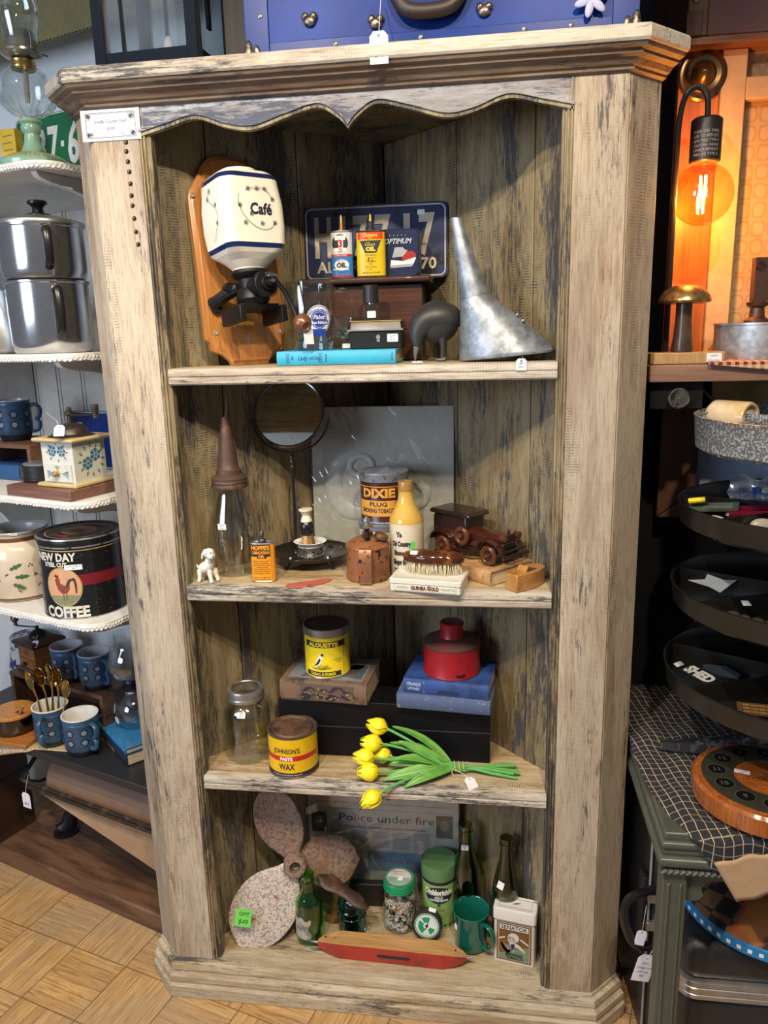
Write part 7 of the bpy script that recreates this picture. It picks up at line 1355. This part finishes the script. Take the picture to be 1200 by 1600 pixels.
blkch = check('black_cream_grid', (.016, .017, .024), (.42, .34, .24), (0, 0, 0), 62, 62, .09, D(-8), True)
def clothf(u, w):
    # hem on the left runs diagonally across the table corner, the front part drops over the edge
    x0 = [1.040, 1.026, 1.010, 1.000, .9945, .993, .994, 1.002, 1.018, 1.046, 1.066, 1.080]; q = w * 11; j = min(10, int(q)); xl = x0[j] + (x0[j + 1] - x0[j]) * (q - j)
    y = .325 - .553 * min(1, w / .80); z = TZ + .003
    z += (.004 * math.sin(u * 26 + w * 9) ** 2 + .003 * math.sin(w * 21 + u * 5) ** 2) * (1 if w < .78 else 0)
    if u < .05: z -= (.05 - u) * .06
    if w > .80: z = TZ + .003 - (w - .80) / .20 * (.085 - .02 * math.cos(u * 9)); y = -.235 - .005 * math.sin(u * 30) - .004
    return (xl + (1.66 - xl) * u, y, z)
t = G().grid(clothf, 90, 60).build('tablecloth', blkch, None, smooth=80); sm = t.modifiers.new('s', 'SOLIDIFY'); sm.thickness = .0015; sm.offset = 1; tag(t, 'black tablecloth with a thin cream grid, draped over the painted table', 'tablecloth')
t = thing('dial_clock', 'round glossy wooden drum with a black ring of number dimples like a phone dial', 'dial', (1.1950, -.128, TZ + .0085), sc=.862)
hwood = wood('glossy_cherry', (.42, .13, .03), (.24, .06, .012), .12, 2, .8, .8); Rd = .145
G().lathe([(0, 0), (Rd - .008, 0), (Rd, .006), (Rd + .001, .020), (Rd, .040), (Rd - .006, .046), (Rd - .018, .0475), (0, .0475)], 72).build('drum', hwood, t)
g = G().lathe([(.066, .0478), (.066, .0500), (.070, .0505), (.122, .0505), (.127, .0490), (.127, .0478)], 72); g.top(.0506)
for k in range(12):
    a = PI / 2 - k * PI / 6 + .3; cx, cy = .097 * math.cos(a), .097 * math.sin(a); g.disc(cx, cy, .0185, .0185, 1, .0002, 24); g.ring(cx, cy, .0190, .0014, 2, .0006, 24); g.text(str((k + 1)), cx, cy, .012, 2, .0008, bold=.03)
g.build('number_ring', [M('ring_black', (.035, .033, .025), .25), M('dimple_black', (.008, .008, .008), .2), M('ring_grey', (.085, .085, .08), .3)], t)
g = G(); g.top(.0478); g.line([(0, 0), (-.010, .055)], .003, 1, .001); g.line([(0, 0), (.035, -.025)], .003, 1, .001); g.disc(0, 0, .006, .006, 1, .0014)
for k in range(5): g.ring(-.045 + k * .010, -.004 + .003 * (k % 2), .006, .0010, 0, .0006, 6)
g.build('hands', [M('branch_ink', (.03, .015, .01), .5), M('hand_gold', (.55, .42, .18), .3, .8)], t); sticker(t, (-.045, .020, .0485), (0, 0, -.3), .030, .013, ('GMT Deco', '$$$'))
t = G().grid(lambda u, w: (1.078 + .095 * u + .040 * w, -.2475 - .002 * math.sin(u * 9), .612 + .030 * u - .070 * w + .002 * math.sin(u * 14)), 14, 10).build('tan_napkin', M('tan_canvas', (.45, .29, .17), .85), None, smooth=80); sm = t.modifiers.new('s', 'SOLIDIFY'); sm.thickness = .002; tag(t, 'plain tan canvas napkin hanging at the table\'s front edge under the wooden drum', 'napkin')
# ---- below the table
bl = spot('pebbled_black', (.016, .017, .019), (.03, .03, .034), .32, 0, 400, .4, .6, bmp=.6)
t = thing('hard_case', 'large black hard-shell case with a silver band, on the floor under the table', 'suitcase', (1.075, -.130, 0))
def rb(g, x0, x1, y0, y1, z0, z1, r, mi=0):
    g.loft([[(x, y, z) for x, y in rrect(x0 + k, x1 - k, y0 + k, y1 - k, max(.004, r - k), 6)] for k, z in [(r, z0)] + [(r - r * math.sin(a), z0 + r - r * math.cos(a)) for a in (PI / 6, PI / 3, PI / 2)] + [(r - r * math.sin(a), z1 - r + r * math.cos(a)) for a in (PI / 2, PI / 3, PI / 6)] + [(r, z1)]], mi)
g = G(); rb(g, 0, .50, 0, .30, .0, .235, .030); rb(g, 0, .50, 0, .30, .257, .345, .030); g.build('shell', bl, t, smooth=50)
g = G(); g.loft([[(x, y, z) for x, y in rrect(-.004 - k, .504 + k, -.004 - k, .304 + k, .034, 8)] for k, z in ((-.004, .226), (0, .228), (.001, .237), (-.001, .239), (.001, .241), (.001, .252), (-.001, .254), (.001, .256), (0, .264), (-.004, .266))]); g.build('silver_band', M('brushed_silver', (.50, .50, .52), .3, .8), t)
t = thing('standing_suitcase', 'slim black suitcase standing on end behind the table leg, tags tied to its handle', 'suitcase', (1.022, .095, 0), D(4))
g = G(); rb(g, .0, .048, -.13, .16, .0, .560, .020); g.build('shell', M('black_vinyl', (.013, .013, .015), .35), t, smooth=50)
G().box(-.003, .001, -.128, -.122, .03, .53).build('pale_edge', M('grey_edge', (.30, .31, .33), .35), t, bevel=.0015); G().box(-.012, -.002, -.120, -.085, .22, .40).build('hinge_plate', M('dark_plate', (.03, .03, .033), .3, .5), t, bevel=.002)
G().tube(crom([(.012, -.128, .385), (-.020, -.150, .392), (-.052, -.165, .388), (-.060, -.168, .350), (-.040, -.160, .290), (-.010, -.145, .262), (.012, -.128, .262)], 5), .0075, 10, flat=1.3).build('handle', bak, t)
for z in (.365, .300): G().box(-.006, .014, -.136, -.126, z - .010, z + .010).build('latch', steel, t, bevel=.001)
swing_tag(t, (-.022, -.166, .318), (PI / 2, .2, .0), .020, .034, ('',), [(-.004, .02, .002), (-.010, .062, .006)]); 
swing_tag(t, (-.008, -.166, .262), (PI / 2, .25, .15), .038, .062, ('GMT', 'Vintage case', 'with key', '$55'), [(.004, .014, .002), (.006, .03, .004)])
# textile and strap lying on the hard case
def hq():
    m, t_, p = new('harlequin_cloth'); v = coords(t_, (1, 1, 1), (0, 0, D(45))); ck = _n(t_, 'TexChecker'); ck.inputs['Scale'].default_value = 28; ck.inputs[1].default_value = (.13, .065, .025, 1); ck.inputs[2].default_value = (.012, .010, .010, 1); t_.links.new(v, ck.inputs[0])
    c = mix(t_, ramp(t_, noise(t_, v, 7, 2), [(.52, 0), (.56, 1)]), (.26, .03, .01), (.3, .1, .02)); t_.links.new(mix(t_, ramp(t_, noise(t_, v, 6, 2), [(.55, 0), (.58, 1)]), ck.outputs[0], c), p.inputs['Base Color']); p.inputs['Roughness'].default_value = .8; return m
t = thing('round_bag', 'round bag with a black and orange diamond pattern and a bright blue studded rim', 'bag', (1.264, -.005, .3460))
G().lathe([(0, .001), (.155, .001), (.165, .006), (.165, .028), (.160, .034), (.09, .060), (0, .070)], 56).build('patterned_top', hq(), t)
G().lathe([(.1655, .004), (.1690, .006), (.1690, .026), (.1655, .028)], 72).build('blue_rim', M('vivid_blue_webbing', (.01, .20, .48), .5), t)
g = G(); g.mp = lambda x, z, hh: (.1692 * math.cos(x) * (1 + hh), .1692 * math.sin(x) * (1 + hh), z)
for k in range(36): a = PI + k * 2 * PI / 56 - .3; g.rect(a, a + .045, .012, .020, 0, .003, 2)
g.build('white_studs', inkw, t)
# ================================================================ on top of the cabinet
mb = M('metallic_blue_tin', (.006, .035, .22), .3, 0, .15); mb2 = spot('blue_trunk_panel', (.008, .045, .28), (.006, .02, .13), .36, 0, 5, .4, .7, bmp=.02)
mb2.node_tree.nodes['Principled BSDF'].inputs['Specular IOR Level'].default_value = .12; mb2.node_tree.nodes['Principled BSDF'].inputs['Base Color'].links
def hammered(): return spot('hammered_old_metal', (.26, .22, .19), (.09, .07, .055), .35, .85, 130, .48, .58, bmp=.8)
t = thing('trunk', 'large shiny blue metal trunk with brass corners, standing on the cabinet top', 'trunk', (.290, .020, 1.9285))
G().box(0, .650, 0, .36, 0, .36).build('body', mb2, t, bevel=.003)
for x0, x1 in ((-.002, .040), (.610, .652)): G().box(x0, x1, -.003, 0, .0, .36).build('edge_band', mb, t, bevel=.001)
G().box(.040, .610, -.0025, 0, 0, .034).build('edge_band', mb, t, bevel=.001)
for x in (.026, .155, .300, .470, .600, .545): G().at((x, -.003, .024 if .04 < x < .6 else .075), (PI / 2, 0, 0)).ball((0, 0, 0), (.0045, .0045, .0025), 10, 6).build('rivet', M('rivet_steel', (.35, .33, .30), .35, .8), t)
hm = hammered()
for s_, x in ((1, 0), (-1, .65)):
    g = G(); g.ball((x + s_ * .003, -.003, .020), (.008, .007, .020), 14, 8).ball((x + s_ * .022, -.003, .006), (.020, .006, .007), 14, 8).ball((x + s_ * .013, -.005, .014), (.010, .007, .008), 14, 8).ball((x + s_ * .017, -.004, .020), (.006, .005, .012), 10, 8); g.build('corner_cap', hm, t)
for x, z in ((.112, .062), (.225, .050), (.405, .055)): g = G(); g.ball((x, -.004, z), (.011, .005, .009), 12, 8).ball((x - .007, -.004, z + .006), .007, 10, 6).ball((x + .007, -.004, z + .006), .007, 10, 6); g.build('clasp', hm, t)
g = G(); g.tube(crom([(.255, -.012, .100), (.275, -.018, .064), (.315, -.020, .056), (.355, -.018, .064), (.375, -.012, .100)], 6), .010, 10, flat=1.2); g.build('leather_handle', M('dark_leather', (.025, .014, .012), .5), t)
swing_tag(t, (.238, -.068, .016), (PI / 2, 0, .0), .030, .048, ('', '$75'), [(-.0, .030, -.020), (-.002, .062, -.05)])
t = thing('flower', 'pale lilac artificial flower hanging against the blue trunk', 'flower', (.865, .006, 1.985))
g = G()
for k in range(6): a = k * PI / 3 + .3; g.at((.014 * math.cos(a), 0, .014 * math.sin(a)), (0, -a + PI / 2, 0)).ball((0, 0, 0), (.0065, .003, .014), 12, 8)
g.build('petals', M('lilac_petal', (.42, .44, .66), .6), t); G().tube([(0, 0, 0), (.0, .002, .03), (-.004, .004, .08)], .0018, 6).build('stem', M('stem_pale', (.3, .4, .25), .5), t)
# lantern
lk = M('lantern_blue_black', (.006, .009, .018), .18, .1, .3)
t = thing('lantern', 'big blue-black metal lantern with glass panes at the left of the cabinet top', 'lantern', (.0980, .150, 1.9285), D(-4), sc=.9)
G().box(-.098, .098, -.095, .095, 0, .014).build('foot', lk, t, bevel=.003); G().box(-.112, .112, -.108, .108, .014, .032).build('base', lk, t, bevel=.002)
for x in (-.1, .1):
    for y in (-.096, .096): G().box(x - .012, x + .012, y - .012, y + .012, .032, .42).build('corner_post', lk, t, bevel=.001)
for y in (-.1, .1): G().box(-.09, .09, y - .006, y + .006, .032, .058).build('bottom_rail', lk, t, bevel=.001); G().box(-.052, -.046, y - .004, y + .004, .058, .42).build('glazing_bar', lk, t)
for x in (-.104, .104): G().box(x - .006, x + .006, -.09, .09, .032, .058).build('bottom_rail', lk, t, bevel=.001)
pane = glass('lantern_pane', (.90, .93, .94), .02, .45)
for y in (-.1, .1): G().box(-.09, .09, y - .0008, y + .0008, .056, .42).build('glass_pane', pane, t)
for x in (-.104, .104): G().box(x - .0008, x + .0008, -.088, .088, .056, .42).build('glass_pane', pane, t)
G().box(.112, .118, -.06, -.045, .10, .16).build('hinge', lk, t); G().lathe([(0, .032), (.012, .034), (.012, .060), (.010, .064), (.014, .085), (.009, .108), (0, .118)], 20).build('candle_bulb', M('frosted_candle', (.6, .6, .62), .3), t)
t = tag(G().box(0, .085, 0, .20, 0, .42).build('black_cabinet_box', M('black_box', (.006, .006, .007), .5), None, bevel=.002, loc=(.240 - .004, .07 + .03, 1.9285)), 'tall black box between the lantern and the blue trunk', 'box')
t.location = (.2180, .120, 1.9285); t.scale = (.78, 1, 1)
